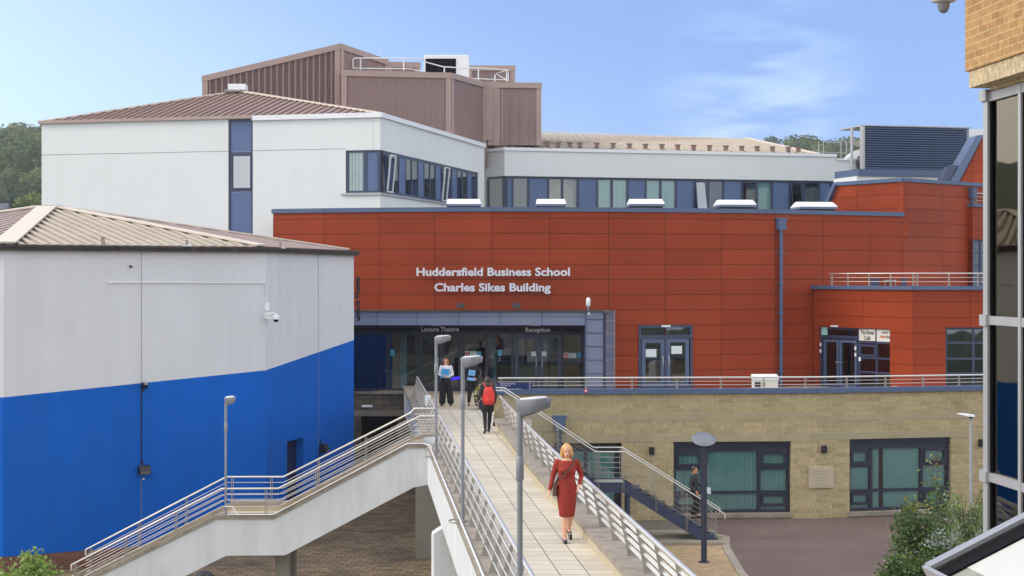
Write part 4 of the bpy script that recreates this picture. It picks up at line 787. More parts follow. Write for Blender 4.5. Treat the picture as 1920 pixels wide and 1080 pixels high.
# downpipes
def downpipe(fr, px, y0, y1, yb, label, hw=16):
    u = fr.u(px); zt_, zh_, zb = fr.z(px, y0), fr.z(px, y1), yb
    t = thing('downpipe', fr.P(u, 0.1, zb), label, 'downpipe', 'blue downpipes on the red cladding')
    hwm = hw / F * 74
    m = MB(); m.fb(fr, u - hwm / 2, u + hwm / 2, 0.03, 0.28, zh_, zt_); m.fb(fr, u - hwm / 2 - 0.03, u + hwm / 2 + 0.03, 0.0, 0.31, zt_, zt_ + 0.05); m.build('hopper', MT['steel_blue'], t)
    m = MB(); m.tube([fr.P(u, 0.14, zh_), fr.P(u, 0.14, zb)], 0.075, 12); m.build('pipe', MT['steel_blue'], t)
    m = MB(); z = zh_ - 1.0
    while z > zb: m.fb(fr, u - 0.12, u + 0.12, 0.0, 0.235, z, z + 0.05); z -= 1.24
    m.build('bracket', MT['steel_blue'], t)
downpipe(FRS[9], 1460.5, 411, 431, DK, 'tall blue square headed downpipe in the middle of the red wall')
downpipe(FRS[13], 1818.5, 354, 371, 8.2, 'blue downpipe with hopper at the far right end of the red wall', 13)

# ------------------------------------------------------------------ cafe block with roof terrace
CB = thing('cafe_block', (15.8, 71, DK), 'projecting red clad cafe block with glazed entrance and roof terrace', 'building')
Q0, Q1, Q2 = XY(1525, 74.35), XY(1712, 69.5), XY(1930, 69.7)
f1c, f2c = Fr(Q0, Q1), Fr(Q1, Q2); CT = 7.88
oc = (f1c.u(1534), f1c.u(1668.5), DK, f1c.z(1534, 612.5)); ow = (f2c.u(1773), f2c.L + 1, DK, f2c.z(1773, 614))
cm = MB(); zo = 10.766 - 0.27
cm.wall(f1c, 0, f1c.L, DK, CT, [oc], t=0.25, uvf=lambda u, z: (u * 0.8, z - zo + 19.22)); cm.wall(f2c, 0, f2c.L, DK, CT, [ow], t=0.25, uvf=lambda u, z: (u * 1.03 + 0.0, z - zo + 19.22)); cm.build('wall', MT['red'], CB)
m = MB(); m.fb(f1c, -0.1, f1c.L + 0.05, -0.5, 0.1, CT, CT + 0.15); m.fb(f2c, -0.02, f2c.L, -0.5, 0.1, CT - 0.003, CT + 0.153); m.build('coping', MT['steel_blue'], CB)
m = MB(); m.add([(*Q0, 7.5), (*(Q1 + Vector((0, .3))), 7.5), (*(Q2 + Vector((0, .3))), 7.5), (*XY(1925, 83), 7.5), (*fps[12], 7.5)], [(0, 1, 2, 3, 4)]); m.build('roof_deck', MT['terrace_tiles'], CB)
a, b = oc[0], oc[1]; um1 = f1c.u(1606); um2 = f1c.u(1639)
zt_ = oc[3]; zf = lambda px, py: f1c.z(px, py)
def xtra(f):
    frame_mesh(f, f1c, um1 + 0.05, um2 - 0.04, zf(1620, 668), zf(1620, 646), fw=0.08, w=-0.10, d=0.06)
glz = window(CB, f1c, a, b, DK, zt_, um=[(um1, DK, zt_ - 0.02, 0.10), (um2, DK, zt_ - 0.02, 0.08)], zm=[(zf(1570, 632), a, um1 - 0.05, 0.12), (zf(1620, 642), um1 + .05, b, 0.07), (zf(1620, 671), um1 + .05, b, 0.08), (zf(1620, 698), um1 + .05, b, 0.08)], fw=0.10, w=-0.12, mg='glass_dark', room='room_dark', rd=4.0, extra=xtra, label='glazed cafe entrance with side lights')
for (x0, x1) in ((1541, 1569), (1571, 1603)):
    d = MB(); frame_mesh(d, f1c, f1c.u(x0), f1c.u(x1), DK + 0.02, zf(1570, 637), fw=0.11, w=-0.09, d=0.06); d = d.build('door', MT['steel_blue'], CB)
    h = MB(); uu = f1c.u(1572.5) if x0 > 1560 else f1c.u(1566.5); h.tube([f1c.P(uu, -0.07, DK + 1.05), f1c.P(uu, 0.0, DK + 1.05), f1c.P(uu + 0.16, 0.0, DK + 1.05)], 0.018, 6); h.build('handle', MT['stainless'], d)
def sign_board(fr, px0, px1, y0, y1, lines, label, w=-0.10):
    um_ = (px0 + px1) / 2; p = fr.P(fr.u(px0), w, fr.z(um_, y1)); t = thing('wall_sign', p, label, 'sign', 'white cafe signs')
    m = MB(); m.fb(fr, fr.u(px0), fr.u(px1), w - 0.02, w, fr.z(um_, y1), fr.z(um_, y0)); m.build('board', MT['white_panel'], t)
    for (s, a_, b_, yb, cap, mt) in lines: text(fr, s, fr.u(a_), fr.u(b_), fr.z(um_, yb), cap, w + 0.006, 0.006, MT[mt], 'lettering', t, 0.012)
sign_board(f1c, 1607.5, 1637.5, 617, 639, [('The Street', 1610.5, 1635.5, 627, 0.17, 'dark_ink'), ('Café', 1617, 1629, 637.5, 0.17, 'dark_ink')], 'white sign reading The Street Café over the cafe side light')
sign_board(f1c, 1640.5, 1668, 618, 641, [('Level 1', 1650.5, 1664, 625.5, 0.12, 'dark_ink'), ('Hudders', 1647, 1658.5, 633.8, 0.12, 'orange_ink'), ('food', 1659.2, 1667, 634, 0.12, 'dark_ink')], 'white sign reading Level 1 at the right of the cafe name')
m = MB(); m.fb(f1c, f1c.u(1560), f1c.u(1572), 0.0, 0.10, zf(1566, 613), zf(1566, 610)); tag(m.build('door_lamp', MT['paper'], loc=f1c.P(f1c.u(1566), 0.05, zf(1566, 611))), 'small pale light fitting above the cafe doors', 'light fitting', 'light fittings over doors')
m = MB(); m.fb(f1c, f1c.u(1537), f1c.u(1548), -0.105, -0.098, zf(1542, 628), zf(1542, 613.5)); tag(m.build('notice', MT['blind_teal'], loc=f1c.P(f1c.u(1540), -0.1, 6.2)), 'pale teal notice in the fanlight above the cafe doors', 'notice', 'notices on the door glass')
for (px, py) in ((1538.5, 646), (1604, 653)):
    m = MB()
    for k in range(2): m.fb(f1c, f1c.u(px) - 0.05, f1c.u(px) + 0.04, -0.02, 0.01, zf(px, py + 12 * k) - 0.07, zf(px, py + 12 * k) + 0.07)
    m.build('door_hinge', MT['white_metal'], glz)
m = MB(); m.fb(f1c, f1c.u(1607.5), f1c.u(1611), -0.1, -0.07, zf(1609, 677), zf(1609, 669.5)); tag(m.build('door_control', MT['white_metal'], loc=f1c.P(f1c.u(1609), -0.08, 4.9)), 'small white control box beside the cafe doors', 'control box')
m = MB(); m.fb(f1c, f1c.u(1677), f1c.u(1690), 0.0, 0.12, zf(1683, 731), zf(1683, 724)); m.fb(f1c, f1c.u(1680), f1c.u(1684), 0.12, 0.2, zf(1683, 730), zf(1683, 726)); tag(m.build('wall_outlet', MT['white_metal'], loc=f1c.P(f1c.u(1683), 0.05, 4.0)), 'white outlet box low on the cafe block wall', 'outlet')
window(CB, f2c, ow[0], f2c.u(1880), DK + 0.05, ow[3], um=[f2c.u(1827)], zm=[f2c.z(1800, 643), f2c.z(1800, 673), f2c.z(1800, 701)], fw=0.09, w=-0.12, mg='glass_dark', room='room_dark', rd=4, label='tall cafe window with blue glazing bars')
# chairs inside
for (px, py) in ((1634, 697), (1655, 699)):
    Z = 74.6 if px < 1640 else 73.6; p = P(px, py, Z); b = Vector((p.x, p.y, DK))
    t = thing('cafe_chair', b, 'white shell chair inside the cafe window, %s one' % ('left' if px < 1640 else 'right'), 'chair', 'chairs inside the cafe')
    m = MB(); m.loft([[(b.x + sx * 0.2 * k, b.y + 0.0 + dy, DK + z) for sx, dy in ((-1, -0.03), (1, -0.03), (1, 0.03), (-1, 0.03))] for k, z in ((0.9, 0.5), (1.05, 0.7), (0.9, 0.95))], False); m.build('backrest', MT['white_metal'], t)
    m = MB(); m.box(b.x - 0.2, b.x + 0.2, b.y - 0.4, b.y - 0.03, DK + 0.44, DK + 0.49); m.build('seat', MT['white_metal'], t)
    for sx in (-1, 1):
        for sy in (0, 1):
            m = MB(); m.tube([(b.x + sx * 0.16, b.y - 0.05 - sy * 0.3, DK + 0.44), (b.x + sx * 0.2, b.y - sy * 0.4, DK)], 0.012, 5); m.build('leg', MT['stainless'], t)
# roof terrace railing + furniture
def railing(name, label, group, path, zbase, h, nr, posts, r=0.022, rr=0.011, post_r=0.02, cat='railing', mat='stainless', loc=None):
    path = [Vector(p) for p in path]
    t = thing(name, loc or (path[0].x, path[0].y, zbase), label, cat, group)
    m = MB(); m.tube([(p.x, p.y, p.z + h) for p in path], r, 8); m.build('handrail', MT[mat], t)
    for k in range(1, nr + 1):
        m = MB(); m.tube([(p.x, p.y, p.z + h * k / (nr + 1)) for p in path], rr, 6); m.build('rail', MT[mat], t)
    for p in posts:
        m = MB(); m.fb(Fr((p[0], p[1]), (p[0] + 1, p[1])), -0.03, -0.012, -0.03, 0.03, p[2], p[2] + h - r); m.fb(Fr((p[0], p[1]), (p[0] + 1, p[1])), 0.012, 0.03, -0.03, 0.03, p[2], p[2] + h - r); m.fb(Fr((p[0], p[1]), (p[0] + 1, p[1])), -0.05, 0.05, -0.05, 0.05, p[2], p[2] + 0.015); m.build('post', MT['stainless_dull'], t)
    return t
fi1, fi2 = f1c.off(-0.2), f2c.off(-0.2); zc = CT + 0.15
pth = [fi1.P(fi1.u(1555), 0, zc), fi1.P(f1c.L - 0.12, 0, zc), fi2.P(f2c.L, 0, zc)]
psts = [fi1.P(fi1.u(x), 0, zc) for x in (1560, 1590, 1629.5, 1670, 1712.5)] + [fi2.P(fi2.u(x), 0, zc) for x in (1720, 1779, 1834, 1890)]
railing('terrace_railing', 'steel railing along the roof edge of the cafe block', 'steel railings', pth, zc, 0.50, 2, psts)
for (px, w_, lb) in ((1607, 15, 'left'), (1640, 16, 'middle'), (1694, 10, 'right')):
    p = XY(px + 1, 75.8); wd_ = w_ / F * 75.8 / 2
    t = thing('terrace_chair', (p.x, p.y, 7.5), '%s grey chair behind the cafe roof railing' % lb, 'chair', 'chairs on the cafe roof terrace')
    m = MB(); m.box(p.x - wd_, p.x + wd_, p.y, p.y + 0.05, 7.93, 8.32); m.build('backrest', MT['frame_blue'], t, bevel=0.02); m = MB(); m.box(p.x - wd_, p.x + wd_, p.y + 0.05, p.y + 0.5, 7.92, 7.97); m.build('seat', MT['frame_blue'], t)
    for sx in (-1, 1):
        for yy in (0.04, 0.46): m = MB(); m.tube([(p.x + sx * wd_ * .9, p.y + yy, 7.5), (p.x + sx * wd_ * .9, p.y + yy, 7.95)], 0.02, 6); m.build('leg', MT['stainless_dull'], t)
for px, lb in ((1623, 'left'), (1667, 'right')):
    p = XY(px, 76.2); t = thing('terrace_table', (p.x, p.y, 7.5), '%s small grey table on the cafe roof terrace' % lb, 'table', 'tables on the cafe roof terrace')
    m = MB(); m.box(p.x - 0.26, p.x + 0.26, p.y - 0.3, p.y + 0.3, 8.22, 8.26); m.build('tabletop', MT['alu'], t)
    for sx in (-1, 1):
        for sy in (-1, 1): m = MB(); m.tube([(p.x + sx * 0.22, p.y + sy * 0.26, 7.5), (p.x + sx * 0.22, p.y + sy * 0.26, 8.22)], 0.018, 6); m.build('leg', MT['stainless_dull'], t)
# slightly proud bay right of the second downpipe
fbv = Fr(XY(1824, 80.0), XY(1925, 82.5)); m = MB(); zb = fbv.z(1830, 388); m.wall(fbv, 0, fbv.L, 7.5, zb, [(0.0, fbv.L + 1, 7.6, fbv.z(1830, 449))], t=0.3); m.build('bay_wall', MT['red'], RB)
m = MB(); m.fb(fbv, -0.05, fbv.L, -0.5, 0.08, zb, zb + 0.14); m.build('coping', MT['steel_blue'], RB)
window(RB, fbv, 0.02, fbv.u(1880), 7.6, fbv.z(1830, 449), um=[fbv.u(1842)], zm=[fbv.z(1830, 474), fbv.z(1830, 499)], fw=0.1, w=-0.1, mg='glass_dark', label='tall window beside the far right downpipe')
railing('terrace_railing', 'short steel railing high up beside the far right downpipe', 'steel railings', [fbv.P(fbv.u(1836), -0.2, zb + 0.14), fbv.P(fbv.L, -0.2, zb + 0.14)], zb + .14, 0.5, 2, [fbv.P(fbv.u(1837), -0.2, zb + 0.14), fbv.P(fbv.u(1890), -0.2, zb + 0.14)])
# rooflights
for k, (x0, x1, Z) in enumerate(((832, 907, 76), (1000, 1065, 76), (1172, 1248, 76.5), (1337, 1418, 77.3), (1484, 1568, 78.6))):
    cx = (x0 + x1) / 2; c = XY(cx, Z); w2 = (x1 - x0) / F * Z / 2 * 0.86; zt_ = ZZ(373.5 + (1.5 if k > 2 else 0) + (4 if k > 3 else 0), Z); zb = ZT - 0.12; rot = Vector((1, [0.02, 0.0, 0.03, .09, .16][k])).normalized(); pr = Vector((-rot.y, rot.x)); ht = 0.33
    t = thing('rooflight', (c.x, c.y, zb), '%s of the five low white rooflights on the red building' % ['leftmost', 'second from left', 'middle', 'second from right', 'rightmost'][k], 'rooflight', 'rooflights on the red building')
    R8 = lambda z, a, dy: [(*(c + rot * sx * a + pr * (sy)), z) for sx, sy in ((-1, -dy), (1, -dy), (1, dy), (-1, dy))]
    m = MB(); m.hexa(R8(zt_ - ht + 0.10, w2, 0.75) + R8(zt_, w2 * 0.93, 0.2)); m.build('cover', MT['white_metal'], t); m = MB(); m.hexa(R8(zt_ - ht, w2 * 1.0, 0.75) + R8(zt_ - ht + 0.098, w2, 0.75)); m.build('rim', MT['zinc'], t)
    m = MB(); m.hexa(R8(zb, w2 * 0.9, 0.6) + R8(zt_ - ht - 0.002, w2 * 0.9, 0.6)); m.build('kerb', MT['gutter'], t)

# ------------------------------------------------------------------ entrance canopy and glazed front
EN = thing('entrance_canopy', (-1.5, 70, DK), 'zinc clad entrance canopy with glazed doors below the silver lettering', 'entrance')
ZK = 68.75; K0, K1 = XY(640, ZK), XY(1132, ZK); fk = Fr(K0, K1); zt_, zm_, zb = 7.02, ZZ(594.5, ZK), 6.5
m = MB(); m.fb(fk, 0, fk.u(1098), -2.3, 0, zm_ + 0.006, zt_); m.fb(fk, 0, fk.u(1098), -2.3, 0.03, zb, zm_ - 0.006)
m.build('fascia', MT['zinc'], EN)
m = MB()
for px in (707, 782, 859.5, 938, 1016): m.fb(fk, fk.u(px) - 0.012, fk.u(px) + 0.012, 0.0, 0.035, zb, zt_)
for px in (1097.5, 1131.5): m.fb(fk, fk.u(px) - 0.02, fk.u(px) + 0.02, -0.05, 0.035, DK, zt_ + 0.02)
z = zt_ - 0.30
while z > DK + 0.2: m.fb(fk, fk.u(1098) + 0.02, fk.u(1131) - 0.01, 0, 0.025, z, z + 0.022); z -= 0.53
m.build('seam', MT['frame_blue'], EN)
m = MB(); m.fb(fk, fk.u(1098), fk.u(1131), -2.3, 0, DK, zt_); m.build('column', MT['zinc'], EN)
kr = Fr(XY(1133, 70.3), XY(1152.5, 71.35)); m = MB(); m.wall(kr, 0, kr.L, DK, zt_, t=0.08); m.build('side_wall', MT['zinc'], EN)
m = MB(); m.fb(kr, kr.L - 0.06, kr.L, -0.1, 0.02, DK, zt_ + 0.02); m.fb(kr, 0, 0.05, -0.1, 0.02, DK, zt_)
z = zt_ - 0.40
while z > DK + 0.2: m.fb(kr, 0.05, kr.L - 0.06, 0, 0.02, z, z + 0.022); z -= 0.53
m.build('seam', MT['alu'], EN)
m = MB(); m.add([(*fk.P(-1, 0.08, 0).xy, zt_), (*fk.P(fk.L + 0.03, 0.08, 0).xy, zt_), (*XY(1153.5, 71.2), zt_ + 0.03), (*XY(1153, 72), zt_ + .03), (*XY(600, 72.5), zt_ + .03)], [(0, 1, 2, 3, 4)]); o = m.build('canopy_roof', MT['asphalt_roof'], EN)
m = MB(); m.fb(fk, -1, fk.L + 0.04, -0.1, 0.085, zt_ - 0.001, zt_ + 0.06); m.build('roof_edge', MT['gutter'], EN)
m = MB(); m.fb(fk, fk.L + 0.02, fk.L + 0.12, -1.0, -0.7, 6.35, 6.95); m.tube([fk.P(fk.L + 0.07, -0.85, 6.35), fk.P(fk.L + 0.07, -0.85, DK)], 0.05, 8); tag(m.build('downpipe', MT['frame_dark'], loc=fk.P(fk.L + 0.07, -0.85, DK)), 'dark narrow downpipe in the recess at the right of the entrance canopy', 'downpipe')
m = MB(); m.fb(fk, fk.u(1102), fk.u(1106.5), 0.03, 0.04, ZZ(590, ZK), ZZ(585, ZK)); tag(m.build('small_plate', MT['paper'], loc=fk.P(fk.u(1104), 0.03, 6.9)), 'tiny pale plate at the top of the zinc column', 'plate')
ZG = 70.7; fg = Fr(XY(640, ZG), XY(1100, ZG)); gl0, gl1 = fg.u(655), fg.u(1098); ghe = 6.45; ztr = ZZ(624, ZG)
mul = [727, 781, 869, 913, 961, 1055]
f = MB(); frame_mesh(f, fg, gl0, gl1, DK, ghe, um=[(fg.u(p), DK + 0.08, ztr, 0.11) for p in mul] + [(fg.u(p), ztr, ghe, 0.06) for p in mul[1:]], zm=[(ztr, gl0, gl1, 0.14)], fw=0.10, w=0, d=0.14)
f = f.build('window', MT['frame_dark'], EN); f['label'] = 'dark framed glazed entrance screen'
g = MB(); g.fb(fg, gl0 + 0.05, gl1 - 0.05, -0.08, -0.07, DK + 0.05, ghe - 0.05); g.build('pane', MT['glass_dark'], f)
m = MB(); m.fb(fg, gl0 + .1, gl1 - 0.1, -0.05, -0.03, ztr + 0.07, ghe - 0.1); m.build('header_panel', MT['room_dark'], EN)
for (a, b) in ((785, 826), (826, 866), (965, 1010), (1012, 1053)):
    d = MB(); frame_mesh(d, fg, fg.u(a) + 0.02, fg.u(b) - 0.02, DK + 0.02, ztr - 0.08, fw=0.13, w=0.03, d=0.06); d = d.build('door', MT['frame_dark' if a < 900 else 'frame_blue'], EN)
    h = MB(); hx = fg.u(b) - 0.1 if a in (785, 965) else fg.u(a) + 0.1; h.tube([fg.P(hx, 0.03, 4.75), fg.P(hx, 0.09, 4.78), fg.P(hx, 0.09, 5.15), fg.P(hx, 0.03, 5.18)], 0.015, 6); h.build('handle', MT['stainless'], d)
text(fk, 'Lecture Theatre', fg.u(789.5) + 0, fg.u(789.5) + 0.01 + (fg.u(860.5) - fg.u(789.5)), ZZ(621, ZG), 0.175, 0, 0.02, MT['letter'], 'lettering', EN, 0.02) if False else None
text(fg, 'Lecture Theatre', fg.u(790), fg.u(860.5), ZZ(621.2, ZG), 0.175, 0.03, 0.02, MT['letter'], 'lettering', EN, 0.025)['label'] = 'pale letters reading Lecture Theatre above the left doors'
text(fg, 'Reception', fg.u(985.5), fg.u(1031.5), ZZ(622.3, ZG), 0.175, 0.03, 0.02, MT['letter'], 'lettering', EN, 0.025)['label'] = 'pale letters reading Reception above the right doors'
for (a, b) in ((811, 828), (996, 1013)):
    m = MB(); m.fb(fg, fg.u(a), fg.u(b), 0.3, 0.5, 6.44, 6.499); tag(m.build('canopy_light', MT['alu'], loc=fg.P(fg.u(a), 0.4, 6.45)), 'flat light fitting under the canopy above %s' % ('Lecture Theatre' if a < 900 else 'Reception'), 'light fitting', 'light fittings under the canopy')
# the room behind the glass
m = MB(); iz0, iz1 = DK + 0.01, 6.6
i0, i1, ib = gl0 - 0.2, gl1 + 0.2, -7.0
m.quad(fg.P(i0, ib, iz0), fg.P(i1, ib, iz0), fg.P(i1, ib, iz1), fg.P(i0, ib, iz1)); m.quad(fg.P(i0, -1.2, iz0), fg.P(i0, ib, iz0), fg.P(i0, ib, iz1), fg.P(i0, -1.2, iz1)); m.quad(fg.P(i1, -1.2, iz0), fg.P(i1, ib, iz0), fg.P(i1, ib, iz1), fg.P(i1, -1.2, iz1)); m.quad(fg.P(i0, -1.2, iz1), fg.P(i1, -1.2, iz1), fg.P(i1, ib, iz1), fg.P(i0, ib, iz1))
m.build('interior', MT['room_navy'], EN)
m = MB(); m.quad(fg.P(i0, -0.15, iz0), fg.P(i1, -0.15, iz0), fg.P(i1, ib, iz0), fg.P(i0, ib, iz0)); m.build('interior_floor', MT['room_floor'], EN)
for (a_, b_, w_, lo_) in ((732, 747, -1.6, 0.0), (1060, 1097, -1.3, 0.9), (968, 984, -1.5, 0.9), (988, 1003, -1.5, 0.9), (1016, 1028, -1.5, 0.9), (1033, 1051, -1.5, 0.9), (812, 826, -1.8, 0.0)):
    m = MB(); m.fb(fg, fg.u(a_), fg.u(b_), w_ - 0.1, w_, iz0 + lo_, iz1 - 0.55); m.build('interior_wall', MT['room_tan'], EN)
m = MB(); m.fb(fg, fg.u(966), fg.u(1054), -2.4, -1.7, iz0, iz0 + 0.95); m.build('reception_desk', MT['blind_teal'], EN)
m = MB(); m.fb(fg, fg.u(749), fg.u(761), -0.9, -0.65, iz0, iz1 - 0.1); m.fb(fg, fg.u(918), fg.u(930), -0.9, -0.65, iz0, iz1 - 0.1); m.build('interior_column', MT['teal_col'], EN)
m = MB(); m.box(*sorted((fg.P(fg.u(712), 0, 0).x, fg.P(fg.u(742), 0, 0).x)), 73.0, 73.8, DK + 0.65, DK + 0.72); m.box(*sorted((fg.P(fg.u(716), 0, 0).x, fg.P(fg.u(738), 0, 0).x)), 73.2, 73.6, DK, DK + 0.65); tag(m.build('reception_table', MT['white_metal'], loc=(-5.2, 73.4, DK)), 'low white table behind the glass left of the footbridge', 'table')
m = MB()
ring = lambda k, y: [(-2.26 + 0.19 * k * math.cos(R(15 * i)), y, 4.32 + 0.06 * k * math.sin(R(15 * i)) + 0.03 * math.cos(R(15 * i))) for i in range(24)]
m.loft([ring(1, 70.62), ring(1, 70.66)], False); mtl = M('blue_light', (0.05, 0.03, 0.9), 0.3); mtl.node_tree.nodes['Principled BSDF'].inputs['Emission Color'].default_value = (0.05, 0.03, 1.0, 1); mtl.node_tree.nodes['Principled BSDF'].inputs['Emission Strength'].default_value = 0.6
o = m.build('light_sign', mtl, loc=(-2.34, 70.64, 4.42)); tag(o, 'glowing violet blue oval light on the glass behind the woman in white', 'light')
# notices and stickers on the glass
def poster(px0, px1, y0, y1, mt, label, cat='notice', ring_=False, lines=0):
    a, b = fg.u(px0), fg.u(px1); z0, z1 = ZZ(y1, ZG), ZZ(y0, ZG); t = thing('notice', fg.P(a, 0.035, z0), label, cat, 'notices on the entrance glass')
    m = MB(); m.fb(fg, a, b, 0.03, 0.036, z0, z1); m.build('sheet', MT[mt], t)
    if ring_:
        c = fg.P((a + b) / 2, 0.04, z0 + (z1 - z0) * 0.6); r = (b - a) * 0.38; m = MB(); m.tube([c + Vector((r * math.cos(R(30 * k)), 0, r * math.sin(R(30 * k)))) for k in range(13)], 0.02, 5); m.tube([c + Vector((-r * .7, 0, r * .7)), c + Vector((r * .7, 0, -r * .7))], 0.015, 5); m.fb(fg, a, b, 0.037, 0.04, z0, z0 + (z1 - z0) * 0.2); m.build('symbol', MT['red_ink'], t)
    for k in range(lines):
        zz_ = z1 - (z1 - z0) * (k + 1) / (lines + 1); m = MB(); m.fb(fg, a + 0.04, b - 0.04 - 0.1 * (k % 2), 0.037, 0.039, zz_ - 0.012, zz_ + 0.012); m.build('print_line', MT['grey_ink'], t)
poster(872, 879, 658.5, 669, 'paper', 'white and red prohibition sticker on the glass between the lamp and doors', ring_=True)
poster(881, 894, 659, 668, 'paper', 'white printed notice beside the prohibition sticker near the standing women', lines=3)
poster(895, 902, 659, 668, 'teal_paper', 'blue sheet at the right end of the notices near the standing women')
poster(933, 941, 656, 666.5, 'teal_paper', 'single blue sheet on the glass left of the Reception doors')
poster(732, 740, 655, 667, 'teal_paper', 'single blue sheet on the glass far left behind the bridge')
poster(996.5, 1004.5, 659, 667.5, 'paper', 'small white notice on the left Reception door', lines=2)
poster(1016, 1024, 659, 667.5, 'paper', 'small white notice on the right Reception door', lines=2)
poster(1057, 1064.5, 661, 672, 'paper', 'white and red prohibition sticker right of the Reception doors', ring_=True)
poster(1066, 1080, 662, 671, 'paper', 'white printed notice right of the Reception doors', lines=3)
poster(1082, 1089, 661, 671, 'teal_paper', 'blue sheet beside the zinc column')
# canopy flood lights and antenna
for px, lb in ((863.5, 'left'), (968.5, 'right')):
    p = P(px, 580.5, 70.0); p.z = zt_ + 0.06; t = thing('canopy_flood_light', p, 'black flood light on the canopy roof, %s of the pair under the lettering' % lb, 'flood light', 'flood lights on the canopy roof')
    m = MB(); m.prism([(p.x - 0.15, p.y - 0.12, p.z + 0.08), (p.x - 0.15, p.y + 0.12, p.z + 0.06), (p.x - 0.15, p.y + 0.1, p.z + 0.25), (p.x - 0.15, p.y - 0.02, p.z + 0.27)], (0.30, 0, 0)); m.build('housing', MT['black'], t, bevel=0.01); m = MB(); m.box(p.x - 0.16, p.x - 0.145, p.y - 0.03, p.y + 0.03, p.z, p.z + 0.2); m.box(p.x + 0.145, p.x + 0.16, p.y - 0.03, p.y + 0.03, p.z, p.z + 0.2); m.build('bracket', MT['black'], t)
p = P(1103, 581, 69.5); t = thing('antenna', (p.x, p.y, zt_ + 0.06), 'white stub antenna standing on the canopy above the zinc column', 'antenna')
m = MB(); m.tube([(p.x, p.y, zt_ + 0.05), (p.x, p.y, zt_ + 0.25)], 0.045, 8); m.build('mast', MT['zinc'], t); m = MB(); m.tube([(p.x, p.y, zt_ + 0.2), (p.x, p.y, zt_ + 0.24), (p.x, p.y, zt_ + 0.50), (p.x, p.y, zt_ + 0.56)], [0.05, 0.085, 0.085, 0.03], 12); m.build('radome', MT['white_metal'], t)

# ------------------------------------------------------------------ stone terrace building
S0, S1, S2 = XY(922, 60.35), XY(1530, 61.0), XY(1930, 62.9)
ST = thing('stone_terrace', (6, 61, 0), 'coursed sandstone lower storey with blue edged terrace on top', 'building')
fs1, fs2 = Fr(S0, S1), Fr(S1, S2)
def zat(fr, px, py): return fr.z(px, py)
ow0 = (fs1.u(1040), fs1.u(1166), 0.3, fs1.z(1166, 830.5)); ow1 = (fs1.u(1263), fs1.u(1482.5), fs1.z(1380, 962.5), fs1.z(1380, 828)); ow2 = (fs2.u(1593), fs2.u(1783), fs2.z(1690, 957), fs2.z(1690, 821.5))
PZ = 4.36; wm = MB()
wm.wall(fs1, 0, fs1.L, 0, PZ, [ow0, ow1], t=0.35); wm.wall(fs2, 0, fs2.L, 0, PZ, [ow2], t=0.35); wm.build('wall', MT['stone'], ST)
m = MB()
for fr, k in ((fs1, 0), (fs2, 1)):
    pxm = 1300 if k == 0 else 1700
    for (ya, yb) in ((786.5, 775.5),): m.fb(fr, 0, fr.L, 0, 0.006, fr.z(pxm, ya), fr.z(pxm, yb))
m.fb(fs1, 0.0, fs1.L, 0, 0.0065, ow1[3] + 0.003, ow1[3] + 0.24); m.fb(fs2, 0.0, fs2.L, 0, 0.0065, ow2[3] + 0.003, ow2[3] + 0.24)
m.build('string_course', MT['lintel'], ST)
m = MB(); m.fb(fs1, ow1[0] - 0.05, ow1[1] + 0.05, -0.1, 0.07, ow1[2] - 0.14, ow1[2] - 0.002); m.fb(fs2, ow2[0] - 0.05, ow2[1] + 0.05, -0.1, 0.07, ow2[2] - 0.14, ow2[2] - 0.002); m.build('sill', MT['coping'], ST)
m = MB(); m.fb(fs1, -0.05, fs1.L, -0.4, 0.1, PZ, PZ + 0.16); m.fb(fs2, 0.0, fs2.L, -0.4, 0.103, PZ - 0.002, PZ + 0.163)
m.build('coping', MT['steel_blue'], ST)
m = MB()
for px in (998, 1192, 1400): m.fb(fs1, fs1.u(px) - 0.008, fs1.u(px) + 0.008, 0.1, 0.104, PZ, PZ + 0.16)
for px in (1560, 1680, 1755, 1825): m.fb(fs2, fs2.u(px) - 0.008, fs2.u(px) + 0.008, 0.1, 0.107, PZ, PZ + 0.16)
m.build('coping_joint', MT['grey_ink'], ST)
def stone_window(fr, o, px, mids, ys, label):
    u = fr.u; z = lambda py: fr.z((px[0] + px[1]) / 2, py)
    a, b = u(mids[0]), u(mids[1]); y0, y1, y2, y3 = ys
    fw = 0.10
    def ex(f):
        for (c, d) in ((o[0] + fw, a - fw / 2), (b + fw / 2, o[1] - fw)):
            frame_mesh(f, fr, c + 0.01, d - 0.01, z(y1) + 0.06, z(y0) - 0.06, fw=0.09, w=-0.12, d=0.05)
            frame_mesh(f, fr, c + 0.01, d - 0.01, z(y3) + 0.12, z(y2) - 0.06, fw=0.09, w=-0.12, d=0.05)
    inner = [(o[0] + fw, a - fw / 2, o[2] + fw, z(y0)), (a + fw / 2, b - fw / 2, o[2] + fw, z(y0)), (b + fw / 2, o[1] - fw, o[2] + fw, z(y0))]
    if 'gap' in label: 
        q = inner[1]; gp = u(1658.5); inner[1:2] = [(q[0], gp - 0.09, q[2], q[3]), (gp + 0.09, q[1], q[2], q[3])]
    return window(ST, fr, o[0], o[1], o[2], o[3], um=[(a, o[2] + .05, o[3] - .05, fw), (b, o[2] + .05, o[3] - .05, fw)], zm=[(z(y0) + 0.02, o[0], o[1], 0.12), (z(y1), o[0] + .05, a, 0.12), (z(y1), b, o[1] - .05, 0.12), (z(y2), o[0] + .05, o[1] - .05, 0.10)], fw=fw, w=-0.14, mf='frame_dark', mg='glass', blind=('blind_teal', inner), room='room_dark', rd=1.2,
                  panels=[], extra=ex, label=label)
stone_window(fs1, ow1, (1263, 1482), (1319, 1425), (845, 878, 924, 957), 'wide blue framed window with teal vertical blinds')
